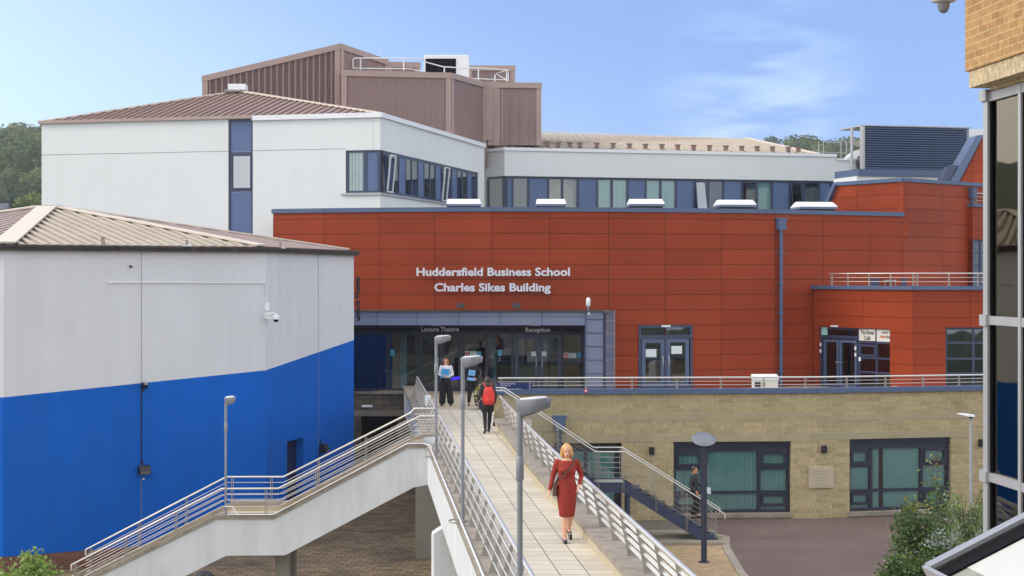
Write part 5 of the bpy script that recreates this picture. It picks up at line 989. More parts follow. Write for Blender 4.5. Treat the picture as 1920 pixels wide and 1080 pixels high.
stone_window(fs2, ow2, (1593, 1783), (1637, 1732), (839, 872, 919, 951), 'wide blue framed window with a gap in its blinds')
m = MB()
for fr, o in ((fs1, ow1), (fs2, ow2)):
    m.fb(fr, o[0] + 0.1, o[1] - 0.1, -0.19, -0.165, o[3] - 0.30, o[3] - 0.1)
    for k in range(5): m.fb(fr, o[0] + 0.1, o[1] - 0.1, -0.165, -0.15, o[3] - 0.28 + k * 0.036, o[3] - 0.265 + k * 0.036)
m.build('vent_strip', MT['frame_dark'], ST)
window(ST, fs1, ow0[0], ow0[1], ow0[2], ow0[3], um=[fs1.u(1100), fs1.u(1157)], zm=[fs1.z(1100, 905)], fw=0.10, w=-0.3, mf='frame_dark', blind=('blind_teal', [(fs1.u(1040), fs1.u(1155), 0.4, ow0[3] - 0.35)]), room='room_dark', rd=1.2, label='window with teal blinds half hidden behind the blue stair')
pq = thing('wall_plaque', fs2.P(fs2.u(1539), 0.02, 1.5), 'square sandstone plaque with faint engraved lines between the two wide windows', 'plaque')
fpq = fs1; zq0, zq1 = ZZ(915, 61), ZZ(874.5, 61)
m = MB(); m.fb(fs2, fs2.u(1516), fs2.u(1562), 0.0, 0.07, zq0, zq1); m.fb(fs2, fs2.u(1516) + 0.07, fs2.u(1562) - 0.07, 0.07, 0.08, zq0 + .07, zq1 - .07); m.build('slab', MT['tan_face'], pq, bevel=0.008)
for k, (a, b) in enumerate(((0.2, 0.65), (0.14, 0.72), (0.14, 0.7), (0.2, 0.62), (0.25, 0.6))): m = MB(); m.fb(fs2, fs2.u(1516) + a, fs2.u(1516) + b, 0.08, 0.083, zq1 - 0.17 - k * 0.11, zq1 - 0.155 - k * 0.11); m.build('engraved_line', MT['coping'], pq)
def wall_box(fr, px, py, label, w=(0.13, 0.22)):
    u, z = fr.u(px), fr.z(px, py); t = thing('wall_light', fr.P(u, 0.05, z), label, 'wall light', 'black wall lights on the sandstone')
    m = MB(); m.fb(fr, u - w[0] / 2 - 0.02, u + w[0] / 2 + 0.02, 0.0, 0.14, z - w[1] / 2 - .02, z + w[1] / 2 + .02); m.build('housing', MT['black'], t, bevel=0.02); m = MB(); m.fb(fr, u - w[0] / 2, u + w[0] / 2, 0.03, 0.12, z - w[1] / 2 - 0.035, z - w[1] / 2 - 0.021); m.build('lens', MT['glass_grey'], t)
wall_box(fs1, 1221.5, 845, 'black wall light on sandstone left of the blind covered windows'); wall_box(fs2, 1544, 842, 'black wall light above the sandstone plaque'); wall_box(fs2, 1838, 830, 'black wall light beside the glazed corner building')
# blue hopper and pipe behind the footbridge railing
u = fs1.u(1048); t = thing('downpipe', fs1.P(u, 0.1, 0.5), 'blue hopper head and downpipe on the sandstone behind the bridge railing', 'downpipe')
m = MB(); m.loft([[fs1.P(u - a, 0.02, z), fs1.P(u + a, 0.02, z), fs1.P(u + a, 0.3, z), fs1.P(u - a, 0.3, z)][::-1] for a, z in ((0.17, fs1.z(1048, 806)), (0.21, fs1.z(1048, 783)), (0.24, fs1.z(1048, 782)), (0.24, fs1.z(1048, 779)))], False); m.build('hopper', MT['steel_blue'], t)
m = MB(); m.tube([fs1.P(u, 0.12, fs1.z(1048, 806)), fs1.P(u, 0.12, 0.1)], 0.09, 10); m.build('pipe', MT['frame_blue'], t)
# terrace floor
m = MB(); tz = DK; m.add([(-5.9, 60.9, tz), (-0.8, 60.8, tz), (*fs1.P(0, -0.38, 0).xy, tz), (*fs1.P(fs1.L, -0.38, 0).xy, tz), (*fs2.P(fs2.L, -0.38, 0).xy, tz), (*XY(1930, 84), tz), (*XY(1600, 76), tz), (*XY(1130, 72), tz), (*XY(786, 70.6), tz), (-3.05, 60.9, tz)][1:], [tuple(range(9))]); m.build('terrace_floor', MT['terrace_tiles'], ST)
m = MB(); m.wall(Fr(XY(560, 70.9), XY(790, 70.75)), 0, Fr(XY(560, 70.9), XY(790, 70.75)).L, 0, DK - 0.12, [(Fr(XY(560, 70.9), XY(790, 70.75)).u(676), Fr(XY(560, 70.9), XY(790, 70.75)).u(745), 0, ZZ(781, 70.8))], t=0.4); m.build('wall', MT['stone_shaded'], ST)
m = MB(); ff = Fr(XY(560, 70.9), XY(790, 70.75)); m.fb(ff, 0, ff.L, -0.4, 0.1, DK - 0.12, DK + 0.03); m.build('coping', MT['coping'], ST); m = MB(); m.fb(ff, 0, ff.L, 0.0, 0.01, ZZ(780, 70.8), ZZ(769, 70.8)); m.build('string_course', MT['conc'], ST)
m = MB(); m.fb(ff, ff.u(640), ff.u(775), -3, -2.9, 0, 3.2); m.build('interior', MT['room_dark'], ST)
m = MB(); m.tube([fs1.P(0, 0, 0), fs1.P(0, 0, 0.1)], 0.01, 4)
p = ff.P(ff.u(681), 0.05, ZZ(762, 70.8)); m = MB(); m.tube([p + Vector((-0.05, 0, 0)), p + Vector((0.38, 0, 0))], 0.06, 10); tag(m.build('bulkhead_light', MT['white_metal'], loc=p), 'grey tube light on the shaded stone under the canopy', 'wall light')
# terrace edge railing
fi1, fi2 = fs1.off(-0.15), fs2.off(-0.15); zc = PZ + 0.16
pth = [fi1.P(fi1.u(934), 0, zc), fi1.P(fs1.L, 0, zc), fi2.P(fs2.L, 0, zc)]
pst = [fi1.P(fi1.u(x), 0, zc) for x in (940, 1098.5, 1185, 1269, 1351.5, 1432, 1510)] + [fi2.P(fi2.u(x), 0, zc) for x in (1587.5, 1660, 1731, 1798, 1860)]
railing('terrace_railing', 'long steel railing on the blue edged sandstone terrace', 'steel railings', pth, zc, 0.38, 2, pst, r=0.03)
# directory sign
t = thing('directory_sign', fs1.P(fs1.u(932), 0.05, PZ + 0.1), 'dark blue directory sign with white lines of lettering on the terrace railing', 'sign')
fd_ = fs1.off(0.06); sz0, sz1 = ZZ(735.5, 60.2), ZZ(718, 60.2); m = MB(); m.fb(fd_, fd_.u(932), fd_.u(998), -0.03, 0, sz0, sz1); m.build('board', MT['sign_blue'], t)
for k, (s, e) in enumerate((('Charles Sikes Building', 966), ('The Street Café', 957), ('Lecterns 2-', 951), ('3M Buckley Innovation Centre 2-', 978), ('Ramsden and Sykes Jones Buildings 2-', 984))):
    zb = sz1 - (k + 0.82) * (sz1 - sz0) / 5.25; text(fd_, s, fd_.u(937.5), fd_.u(e), zb, 0.038, 0.004, 0.004, MT['paper'], 'lettering', t, 0.012)
    m = MB(); m.prism([fd_.P(fd_.u(992.5), 0.004, zb), fd_.P(fd_.u(995), 0.004, zb + .022), fd_.P(fd_.u(992.5), 0.004, zb + 0.044)], (0, -0.003, 0)); m.build('arrow', MT['paper'], t)
# grit bin on the terrace
p = P(1434, 735, 66.5); t = thing('salt_bin', (p.x, p.y, DK), 'white storage bin with sloping lid and black cross on the terrace', 'bin')
w2 = 0.46; m = MB(); m.box(p.x - w2, p.x + w2, p.y - 0.3, p.y + 0.3, DK, DK + 0.72); m.build('body', MT['white_panel'], t, bevel=0.02)
m = MB(); m.prism([(p.x - w2 - .02, p.y - 0.32, DK + 0.72), (p.x - w2 - .02, p.y + 0.32, DK + 0.72), (p.x - w2 - .02, p.y + 0.32, DK + 0.9), (p.x - w2 - .02, p.y + 0.05, DK + 0.9), (p.x - w2 - .02, p.y - .32, DK + .78)], (2 * w2 + .04, 0, 0)); m.build('lid', MT['white_metal'], t)
m = MB(); m.box(p.x - 0.42, p.x - 0.2, p.y - 0.31, p.y - 0.303, DK + 0.45, DK + 0.63); m.box(p.x - 0.14, p.x - 0.02, p.y - 0.31, p.y - 0.303, DK + 0.51, DK + 0.57); m.box(p.x - 0.11, p.x - 0.05, p.y - 0.312, p.y - 0.304, DK + 0.47, DK + 0.61); m.build('label', MT['dark_ink'], t)

# ------------------------------------------------------------------ footbridge
KB = -0.0865
def bl(Z): return -0.10 + KB * (Z - 26.9)
def br(Z): return 1.574 + KB * (Z - 26.9) + (0.02 * (Z - 42) if Z > 42 else 0)
CZ = 4.05
BR = thing('footbridge', (1.0, 30, 0), 'concrete footbridge with cream tiled deck leading up to the entrance', 'footbridge')
zs6 = [8, 26.9, 42, 46, 48.6, 54, 60.9]
m = MB()
def strip(mb, Za, Zb, xa0, xb0, xa1, xb1, z0, z1):  # box between Za and Zb, left/right x at each end
    mb.hexa([(xa0, Za, z0), (xb0, Za, z0), (xb1, Zb, z0), (xa1, Zb, z0), (xa0, Za, z1), (xb0, Za, z1), (xb1, Zb, z1), (xa1, Zb, z1)])
for a, b in zip(zs6[:-1], zs6[1:]):
    xr0 = br(a) if a < 54 else br(a) + 1.2; xr1 = br(b) if b < 55 else 0.0
    if a >= 54: xr0, xr1 = fs1.P(0, 0, 0).x + 0.1, fs1.P(0, 0, 0).x + 0.1
    m.quad((bl(a), a, 3.8), (xr0, a, 3.8), (xr1, b, 3.8), (bl(b), b, 3.8), uv=[(0.06, a), (0.06 + xr0 - bl(a), a), (0.06 + xr1 - bl(b), b), (0.06, b)])
m.build('deck', MT['tiles'], BR)
m = MB(); cpg = MB(); tn = MB()
for a, b in ((8, 26.9), (26.9, 45.8), (48.75, 70.3)):
    strip(m, a, b, bl(a) - 0.46, bl(a), bl(b) - 0.46, bl(b), 2.98, CZ - 0.10); strip(cpg, a, b, bl(a) - 0.50, bl(a) + 0.02, bl(b) - 0.50, bl(b) + 0.02, CZ - 0.10, CZ)
strip(m, 45.8, 48.75, bl(45.8) - 0.46, bl(45.8), bl(48.75) - 0.46, bl(48.75), 2.98, 3.79)
for a, b in ((8, 42), (42, 53.8)):
    strip(m, a, b, br(a) + 0.012, br(a) + 0.46, br(b) + 0.012, br(b) + 0.46, 2.98, CZ - 0.10); strip(cpg, a, b, br(a) - 0.02, br(a) + 0.50, br(b) - 0.02, br(b) + 0.50, CZ - 0.10, CZ)
    strip(tn, a, b, br(a), br(a) + 0.01, br(b), br(b) + 0.01, 3.8, CZ - 0.102)
strip(m, 8, 60.8, bl(8) + 0.01, br(8), bl(60.8) + 0.01, br(60.8), 3.0, 3.78)
m.build('side_beam', MT['white_conc'], BR); tn.build('kerb_face', MT['tan_face'], BR)
m = cpg; f0_ = len(m.f)
for a in [9 + 0.9 * k for k in range(40)]:
    if a < 45: strip(m, a, a + 0.012, bl(a) - 0.502, bl(a) + 0.022, bl(a) - 0.502, bl(a) + 0.022, CZ - 0.05, CZ + 0.002); strip(m, a, a + 0.012, br(a) - 0.022, br(a) + 0.502, br(a) - 0.022, br(a) + 0.502, CZ - 0.05, CZ + 0.002)
for k in range(f0_, len(m.f)): m.mi[k] = 1
m.build('coping', [MT['coping'], MT['grey_ink']], BR)
# piers
m = MB(); x0, x1 = (779 - 960) * 52.4 / F, (821 - 960) * 52.4 / F; m.box(x0, x1 + 1.0, 52.4, 53.1, 0, 3.0); m.build('pier', MT['pier_conc'], BR)
m = MB(); Zp = 38.0; xa = (808.5 - 960) * Zp / F; 
m.prism([(xa + 0.06, Zp, 0), (xa + 2.6, Zp, 0), (xa + 2.6, Zp, 2.99), (xa + 0.32, Zp, 2.99), (xa + 0.06, Zp, 2.83)], (0, 0.7, 0))
m.prism([(xa, Zp + 0.07, 0), (xa + 0.06, Zp, 0), (xa + 0.06, Zp, 2.83), (xa, Zp + 0.07, 2.80)], (0, 0.55, 0)); m.build('pier', MT['white_conc'], BR)
# edge platform where the blue stair leaves the bridge
m = MB(); xx = fs1.P(0, 0, 0).x; m.box(xx + 0.1, 0.62, 54.0, 57.2, 3.62, 3.78); m.build('landing', MT['coping'], BR)
# bridge railings
def bridge_railing(side, segs, label):
    ed = bl if side < 0 else br
    ft = lambda Z: ed(Z) + side * 0.30; hd = lambda Z: ed(Z) + side * 0.14
    t = thing('bridge_railing', (ft(segs[0][0]), segs[0][0], CZ), label, 'railing', 'leaning steel railings of the footbridge')
    Hh = 4.74 - CZ
    for (za, zb_) in segs:
        n = max(1, round((zb_ - za) / 9)); zz = [za + (zb_ - za) * k / n for k in range(n + 1)]
        m = MB(); m.tube([(hd(z), z, CZ + Hh) for z in zz], 0.034, 10); m.build('handrail', MT['stainless'], t)
        for k in range(1, 5):
            q = k / 5.0 + 0.02; m = MB()
            for a, b in zip(zz[:-1], zz[1:]): m.beam((ft(a) * (1 - q) + hd(a) * q + side * 0.01, a, CZ + Hh * q), (ft(b) * (1 - q) + hd(b) * q + side * 0.01, b, CZ + Hh * q), 0.014, 0.055, up=(side * 0.9, 0, 1))
            m.build('rail', MT['stainless'], t)
        z = za + 0.35
        while z < zb_:
            m = MB(); a = Vector((ft(z), z, CZ)); b = Vector((hd(z), z, CZ + Hh - 0.02))
            for dy in (-0.035, 0.035): m.hexa([a + Vector((-0.05, dy - 0.007, 0)), a + Vector((0.05, dy - 0.007, 0)), a + Vector((0.05, dy + 0.007, 0)), a + Vector((-0.05, dy + 0.007, 0)), b + Vector((-0.022, dy - 0.007, 0)), b + Vector((0.022, dy - 0.007, 0)), b + Vector((0.022, dy + 0.007, 0)), b + Vector((-0.022, dy + 0.007, 0))])
            m.box(a.x - 0.07, a.x + 0.07, z - 0.06, z + 0.06, CZ, CZ + 0.014); m.build('post', MT['stainless_dull'], t); z += 1.6
bridge_railing(-1, [(12.5, 45.8)], 'steel railing with leaning posts along the near left edge of the footbridge')
bridge_railing(-1, [(48.8, 64.0)], 'steel railing on the left edge of the footbridge beyond the stair opening')
bridge_railing(1, [(12.5, 53.6)], 'long steel railing with leaning posts along the right edge of the footbridge')
# conduit along the coping
m = MB(); Zs = [12 + 2 * k for k in range(17)] + [45.2]; m.tube([(bl(z) - 0.45, z, CZ + 0.02) for z in Zs], 0.018, 6)
tag(m.build('cable_conduit', MT['white_metal'], loc=(bl(30), 30, CZ)), 'thin steel conduit on the left coping of the footbridge', 'conduit')
for Zl, lb in ((42.1, 'far'), (31.05, 'near')):
    m = MB(); cx = bl(Zl) - 0.52; m.tube([(cx + 0.13 * math.cos(R(20 * k)), Zl - 0.15 + 0.22 * math.sin(R(20 * k)), CZ + 0.03) for k in range(16)], 0.014, 6)
    tag(m.build('conduit_loop', MT['stainless_dull'], loc=(cx, Zl, CZ)), 'looped conduit at the foot of the %s bridge lamp post' % ('far' if Zl > 40 else 'middle'), 'conduit')

# ------------------------------------------------------------------ lamp posts
def lamp(loc, rot, hgt, label):
    t = thing('lamp_post', (0, 0, 0), label, 'lamp post', 'grey lamp posts of the bridge and stairs')
    m = MB(); m.tube([(0, 0, 0), (0, 0, hgt - 0.9)], 0.033, 14); m.tube([(0, 0, 0), (0, 0, 0.02)], 0.075, 14); m.build('post', MT['lamp_grey'], t)
    m = MB(); m.tube([(0, 0, hgt - 0.92), (0, 0, hgt - 0.905), (0, 0, hgt - 0.66), (0, 0, hgt - 0.645)], [0.037, 0.045, 0.045, 0.036], 14); m.tube([(0, 0, hgt - 0.66), (0, 0, hgt - 0.14)], 0.036, 14); m.build('sleeve', MT['lamp_grey'], t)
    m = MB(); N = 32; pl = []
    for k in range(N):
        a = 2 * math.pi * k / N; x = 0.158 + 0.20 * math.cos(a); y = 0.135 * math.sin(a); y *= min(1, 0.42 + 0.58 * ((x + 0.042) / 0.2)) if x < 0.158 else 1; pl.append((x, y))
    sx = lambda p, k: ((p[0] - 0.15) * k + 0.15, p[1] * k)
    rings = []
    for k, zo, sl in ((0.90, -0.185, 0.26), (0.94, -0.18, 0.26), (1.0, -0.02, 0.055), (0.97, 0.0, 0.055)): rings.append([(*sx(p, k), hgt + zo + sl * p[0]) for p in pl])
    m.loft(rings, True); o = m.build('lamp_head', MT['lamp_grey'], t)
    m = MB(); m.loft([[(*sx(p, 0.78), hgt + 0.002 + 0.055 * p[0]) for p in pl], [(*sx(p, 0.70), hgt + 0.016 + 0.055 * p[0]) for p in pl]]); m.build('cover_plate', MT['lamp_lens'], o)
    m = MB(); m.loft([[(*sx(p, 0.75), hgt - 0.187 + 0.26 * p[0]) for p in pl], [(*sx(p, 0.7), hgt - 0.20 + 0.26 * p[0]) for p in pl]]); m.build('lens', MT['glass_grey'], o)
    t.location = loc; t.rotation_euler.z = rot
    for c in t.children: ORG[c.name] = Vector(loc)
    return t
lamp((bl(20.0) - 0.407, 20.0, CZ), 0, 2.92, 'nearest and largest grey lamp post on the footbridge, cut off at the bottom')
lamp((bl(31.05) - 0.41, 31.05, CZ), 0, 2.9, 'grey lamp post whose head hides the face of the person in black')
lamp((bl(42.1) - 0.40, 42.1, CZ), 0, 2.9, 'farthest lamp post on the footbridge, left of the woman in white')
lamp(((422 - 960) / 72.0, 45.95, 2.18), R(62), 3.04, 'lone grey lamp post on the stair landing before the blue wall')

# ------------------------------------------------------------------ concrete staircase
SC_ = thing('staircase', (-7, 47, 0), 'pale concrete staircase with a mid landing rising from the courtyard to the footbridge', 'staircase')
ZN0, ZN1, ZF0, ZF1 = 45.8, 46.1, 48.5, 48.8
tp = [(-11.75, 0.20), (-7.70, 2.18), (-6.20, 2.18), (-2.72, 4.03), (bl(45.8) - 0.46, 4.03)]
lo = [(bl(45.8) - 0.46, 2.96), (-2.55, 2.90), (-5.91, 1.13), (-7.44, 1.12), (-9.7, 0.0), (-11.75, 0.0)]
m = MB(); m.prism([(x, ZN0, z - 0.1) for x, z in tp] + [(x, ZN0, z) for x, z in lo], (0, ZN1 - ZN0, 0)); m.build('side_wall', MT['white_conc'], SC_)
tpf = [(x, z) for x, z in tp[:-1]] + [(bl(48.8) - 0.46, 4.03)]; lof = [(bl(48.8) - 0.46, 2.96)] + lo[1:]
m = MB(); m.prism([(x, ZF0 + 0.01, z - 0.1) for x, z in tpf] + [(x, ZF0 + 0.01, z) for x, z in lof], (0, ZF1 - ZF0, 0)); m.build('side_wall', MT['white_conc'], SC_)
m = MB(); m.prism([(x, ZF0, z - 0.102) for x, z in tpf] + [(x, ZF0, z) for x, z in lof], (0, 0.008, 0)); o = m.build('inner_face', MT['tan_face'], SC_)
m = MB(); jn = MB()
for (Za, Zb, T) in ((ZN0 - 0.04, ZN1 + 0.03, tp), (ZF0 - 0.04, ZF1 + 0.03, tpf)):
    for a, b in zip(T[:-1], T[1:]):
        m.hexa([(a[0], Za, a[1] - 0.1), (b[0], Za, b[1] - 0.1), (b[0], Zb, b[1] - 0.1), (a[0], Zb, a[1] - 0.1), (a[0], Za, a[1]), (b[0], Za, b[1]), (b[0], Zb, b[1]), (a[0], Zb, a[1])])
        n = max(1, int((b[0] - a[0]) / 0.45))
        for k in range(n):
            q = (k + 0.5) / n; x = a[0] + (b[0] - a[0]) * q; z = a[1] + (b[1] - a[1]) * q; jn.box(x - 0.006, x + 0.006, Za - 0.002, Zb + 0.002, z - 0.1, z + 0.001); q0 = len(m.f); m.box(x - 0.006, x + 0.006, Za - 0.002, Zb + 0.002, z - 0.1, z + 0.001)
            for kk in range(q0, len(m.f)): m.mi[kk] = 1
m.build('coping', [MT['coping'], MT['grey_ink']], SC_)
m = MB()
def flight(mb, x0, z0, x1, z1, n, Za, Zb):
    for k in range(n):
        a = x0 + (x1 - x0) * k / n; b = x0 + (x1 - x0) * (k + 1) / n; z = z0 + (z1 - z0) * (k + 1) / n; zl_ = z0 + (z1 - z0) * k / n; z -= (z1 - z0) / n * 0.75
        mb.box(a, b, Za, Zb, zl_ - 0.35, z)
flight(m, -11.4, 0.0, -7.75, 1.93, 11, ZN1, ZF0); flight(m, -6.25, 1.93, -2.75, 3.8, 11, ZN1, ZF0); m.box(-7.75, -6.25, ZN1, ZF0, 1.2, 1.93); m.box(-2.75, bl(47.2) - 0.46, ZN1, ZF0, 2.97, 3.797)
m.build('step', MT['tan_face'], SC_)
m = MB(); m.box(bl(47.2) - 0.47, bl(47.2) + 0.15, ZN1, ZF0, 3.7, 3.799); m.build('threshold', MT['coping'], SC_)
for yy in (46.6, 48.0): m = MB(); m.box(-6.28, -5.91, yy, yy + 0.4, 0, 1.2); m.build('column', MT['pier_conc'], SC_)
def stair_rail(Zr, hp, extra, posts, label, zc):
    t = thing('stair_railing', (hp[1][0], Zr, 2.18), label, 'railing', 'steel railings of the concrete staircase')
    m = MB(); m.tube([(hp[0][0], Zr, hp[0][1] - 0.16)] + [(x, Zr, z) for x, z in hp] + extra, 0.026, 10); m.build('handrail', MT['stainless'], t)
    cz = lambda x: next(a[1] + (b[1] - a[1]) * (x - a[0]) / (b[0] - a[0]) for a, b in zip(tp[:-1], tp[1:]) if a[0] - 1e-6 <= x <= b[0] + 1e-6) if x >= tp[0][0] and x <= tp[-1][0] else 4.03
    for k in range(1, 5):
        d = 0.155 * k; m = MB(); m.tube([(x, Zr, z - d) for x, z in hp] + [(q[0], q[1], q[2] - d) for q in extra[:1]], 0.010, 6); m.build('rail', MT['stainless'], t)
    def hz(x):
        for a, b in zip(hp[:-1], hp[1:]):
            if a[0] <= x <= b[0]: return a[1] + (b[1] - a[1]) * (x - a[0]) / (b[0] - a[0])
        return hp[-1][1]
    for x in posts:
        m = MB(); z0 = cz(x)
        for dx in (-0.028, 0.018): m.box(x + dx, x + dx + 0.012, Zr - 0.03, Zr + 0.03, z0, hz(x) - 0.02)
        m.box(x - 0.05, x + 0.05, Zr - 0.05, Zr + 0.05, z0 - 0.02, z0 + 0.016); m.build('post', MT['stainless_dull'], t)
nx = lambda px, s: (px - 960) / s
hpn = [(-11.5, 0.86), (-7.58, 2.845), (-6.10, 2.85), (-2.56, 4.66), (-2.40, 4.74)]
stair_rail(45.95, hpn, [(bl(45.9) - 0.14, 45.95, 4.74)], [nx(p, 71.8) for p in (141, 236, 330, 499, 593, 686, 772)], 'steel railing on the near side of the concrete staircase', 1)
hpf = [(-11.78, 0.84), (-7.89, 2.85), (-6.32, 2.85), (-2.80, 4.62), (-2.70, 4.74)]
stair_rail(48.65, hpf, [(bl(48.7) - 0.14, 48.65, 4.74)], [nx(p, 67.8) for p in (171, 261, 350, 436, 509, 597.5, 686, 772)], 'steel railing on the far side of the concrete staircase by the blue wall', 1)
m = MB(); m.tube([(x, 45.74, z + 0.015) for x, z in [(-7.40, 2.18), (-6.2, 2.18), (-2.72, 4.03), (-2.3, 4.03)]], 0.016, 6); m.tube([(-7.46, 45.8, 2.4), (-7.28, 45.78, 2.4), (-7.15, 45.75, 2.21)], 0.016, 6); m.tube([(-2.3, 45.74, 4.045), (-2.05, 45.0, 4.05), (bl(44) - .45, 44.0, 4.06)], 0.016, 6)
tag(m.build('cable_conduit', MT['white_metal'], loc=(-6, 45.74, 2.2)), 'thin conduit running up the near coping of the concrete staircase', 'conduit')

# ------------------------------------------------------------------ blue steel stair
BS = thing('steel_stair', (4, 56, 0), 'dark blue steel stair with a small landing in front of the sandstone wall', 'staircase')
YN, YF = 55.4, 56.7; XA, XB, XC, XD = -0.10, 2.62, 3.55, 6.48; ZL = 1.86
m = MB()
for Y in (YN, YF):
    m.prism([(XA, Y, 3.8), (XB, Y, ZL + 0.05), (XB, Y, ZL - 0.28), (XA, Y, 3.47)], (0, 0.05, 0)); m.prism([(XB, Y, ZL + 0.05), (XC, Y, ZL + 0.05), (XC, Y, ZL - 0.28), (XB, Y, ZL - 0.28)], (0, 0.05, 0))
    m.prism([(XC, Y, ZL + 0.05), (XD, Y, 0.10), (XD, Y, 0.0), (XD - 0.42, Y, 0.0), (XC, Y, ZL - 0.28)], (0, 0.05, 0))
m.build('stringer', MT['frame_blue'], BS)
m = MB(); m.box(XB, XC, YN + 0.05, YF, ZL - 0.04, ZL); m.build('landing', MT['dirty_metal'], BS)
for (x0, z0, x1, z1) in ((XB, ZL, XA, 3.8), (XD, 0, XC, ZL)):
    n = 11
    for k in range(1, n):
        x = x0 + (x1 - x0) * (k - 0.5) / n; z = z0 + (z1 - z0) * k / n; m = MB(); m.box(x - 0.15, x + 0.15, YN + 0.05, YF, z - 0.04, z); m.build('tread', MT['frame_dark'], BS)
m = MB(); m.box(3.62, 3.72, YN + 0.05, YN + 0.15, 0, ZL - 0.2); m.box(3.62, 3.72, YF - 0.15, YF - 0.05, 0, ZL - 0.2); m.box(2.66, 2.76, YN + 0.06, YN + 0.16, 0, ZL - 0.285); m.build('support', MT['frame_blue'], BS)
HH = 1.02
for Y, lb, nn in ((YN - 0.03, 'near', 1), (YF + 0.08, 'far', 2)):
    ex = 0.12 if nn == 1 else -0.12
    pth = [(-0.85, Y, 4.82), (-0.25, Y, 4.80), (XB, Y, ZL + HH), (XC + ex * 0, Y, ZL + HH), (XD + 0.22, Y, HH - 0.10)]
    t = thing('stair_railing', (XC, Y, 0), 'steel railing on the %s side of the blue stair' % lb, 'railing', 'steel railings of the blue stair')
    m = MB(); m.tube(pth + [(XD + 0.22, Y, HH - 0.26)], 0.022, 8); m.build('handrail', MT['stainless'], t)
    for k in range(1, 6):
        m = MB(); m.tube([(p[0], p[1], p[2] - 0.165 * k) for p in pth[1:-1]] + [(XD + 0.02, Y, HH - 0.165 * k)], 0.0065, 5); m.build('rail', MT['stainless_dull'], t)
    for x, z0, z1 in ((0.3, 3.35, 4.44), (1.45, 2.55, 3.66), (XB + 0.1, ZL - 0.2, ZL + HH), (XC - 0.05, ZL - 0.2, ZL + HH), (4.55, 1.0, 2.2), (5.5, 0.4, 1.6), (XD - 0.06, 0.0, HH + 0.02)):
        m = MB()
        for dx in (-0.03, 0.018): m.box(x + dx, x + dx + 0.012, Y - 0.03, Y + 0.03, z0, z1 - 0.06)
        m.box(x - 0.012, x + 0.012, Y - 0.01, Y + 0.01, z1 - 0.08, z1); m.build('post', MT['stainless_dull'], t)
m = MB(); m.box(2.3, 6.6, 54.9, 57.6, 0.012, 0.10); o = m.build('stair_plinth', MT['conc'], BS)
# red reel fixed to the terrace railing
p = P(1098.5, 732.5, 60.1); t = thing('alarm_sounder', p, 'small round red and white device on a railing post of the terrace', 'alarm')
m = MB(); m.tube([p + Vector((0, 0, 0)), p + Vector((0, -0.07, 0))], 0.075, 14); m.build('body', MT['red_ink'], t); m = MB(); m.tube([p + Vector((0, -0.07, 0)), p + Vector((0, -0.085, 0))], 0.04, 12); m.build('face', MT['paper'], t)

# ------------------------------------------------------------------ other lamps
t = thing('disc_lamp', XY(1320, 51.6).to_3d(), 'dark lamp post with a tilted grey disc top in front of the blue stair', 'lamp post')
x, y = XY(1320, 51.6)
m = MB(); m.tube([(x, y, 0), (x, y, 3.35)], 0.088, 16); m.tube([(x, y, 0), (x, y, 0.03)], 0.17, 16); m.tube([(x, y, 2.85), (x, y, 2.93)], 0.115, 16); m.build('post', MT['dark_post'], t)
for k in (-1, 1): m = MB(); m.tube([(x + k * 0.09, y, 2.9), (x + k * 0.14, y - 0.02, 3.12), (x + k * 0.27, y - 0.03, 3.50)], 0.014, 6); m.ell((x + k * 0.075, y - 0.1, 2.9), 0.02, 8, 6); m.build('arm', MT['dark_post'], t)
m = MB(); mrot = Matrix.Rotation(R(30), 3, 'X'); c = Vector((x, y, 3.62))
for r_a in (((0.34, -0.02), (0.365, 0.0), (0.34, 0.02), (0.2, 0.03)),): m.loft([[c + mrot @ Vector((r * math.cos(R(10 * k)), r * math.sin(R(10 * k)), z)) for k in range(36)] for r, z in r_a])
m.build('disc', MT['disc_grey'], t)
m = MB()
for a in (-90, 30, 150): m.ell(c + mrot @ Vector((0.29 * math.cos(R(a)), 0.29 * math.sin(R(a)), 0.026)), 0.012, 8, 5)
m.build('bolt', MT['rubber'], t)
x, y = XY(1820.5, 58.0); t = thing('street_light', (x, y, 0), 'slim galvanised post with a flat white light head near the right edge', 'street light')
m = MB(); m.tube([(x, y, 0), (x, y, ZZ(783, 58))], 0.055, 12); m.build('post', MT['alu'], t); m = MB(); zt_ = ZZ(783, 58); m.tube([(x, y, zt_ - 0.02), (x, y, zt_ + 0.06)], 0.06, 10); m.build('joint', MT['rubber'], t)
m = MB(); m.loft([[(x + 0.1, y - 0.12, zt_ + 0.02), (x + 0.1, y + 0.12, zt_ + 0.02), (x + 0.1, y + 0.1, zt_ + 0.09), (x + 0.1, y - 0.1, zt_ + 0.09)], [(x - 0.12, y - 0.15, zt_ + 0.04), (x - 0.12, y + 0.15, zt_ + 0.04), (x - 0.12, y + 0.13, zt_ + 0.13), (x - 0.12, y - 0.13, zt_ + 0.13)], [(x - 0.42, y - 0.1, zt_ + 0.11), (x - 0.42, y + 0.1, zt_ + 0.11), (x - 0.42, y + 0.09, zt_ + 0.15), (x - 0.42, y - 0.09, zt_ + 0.15)]], False); m.build('lamp_head', MT['white_metal'], t, bevel=0.015)

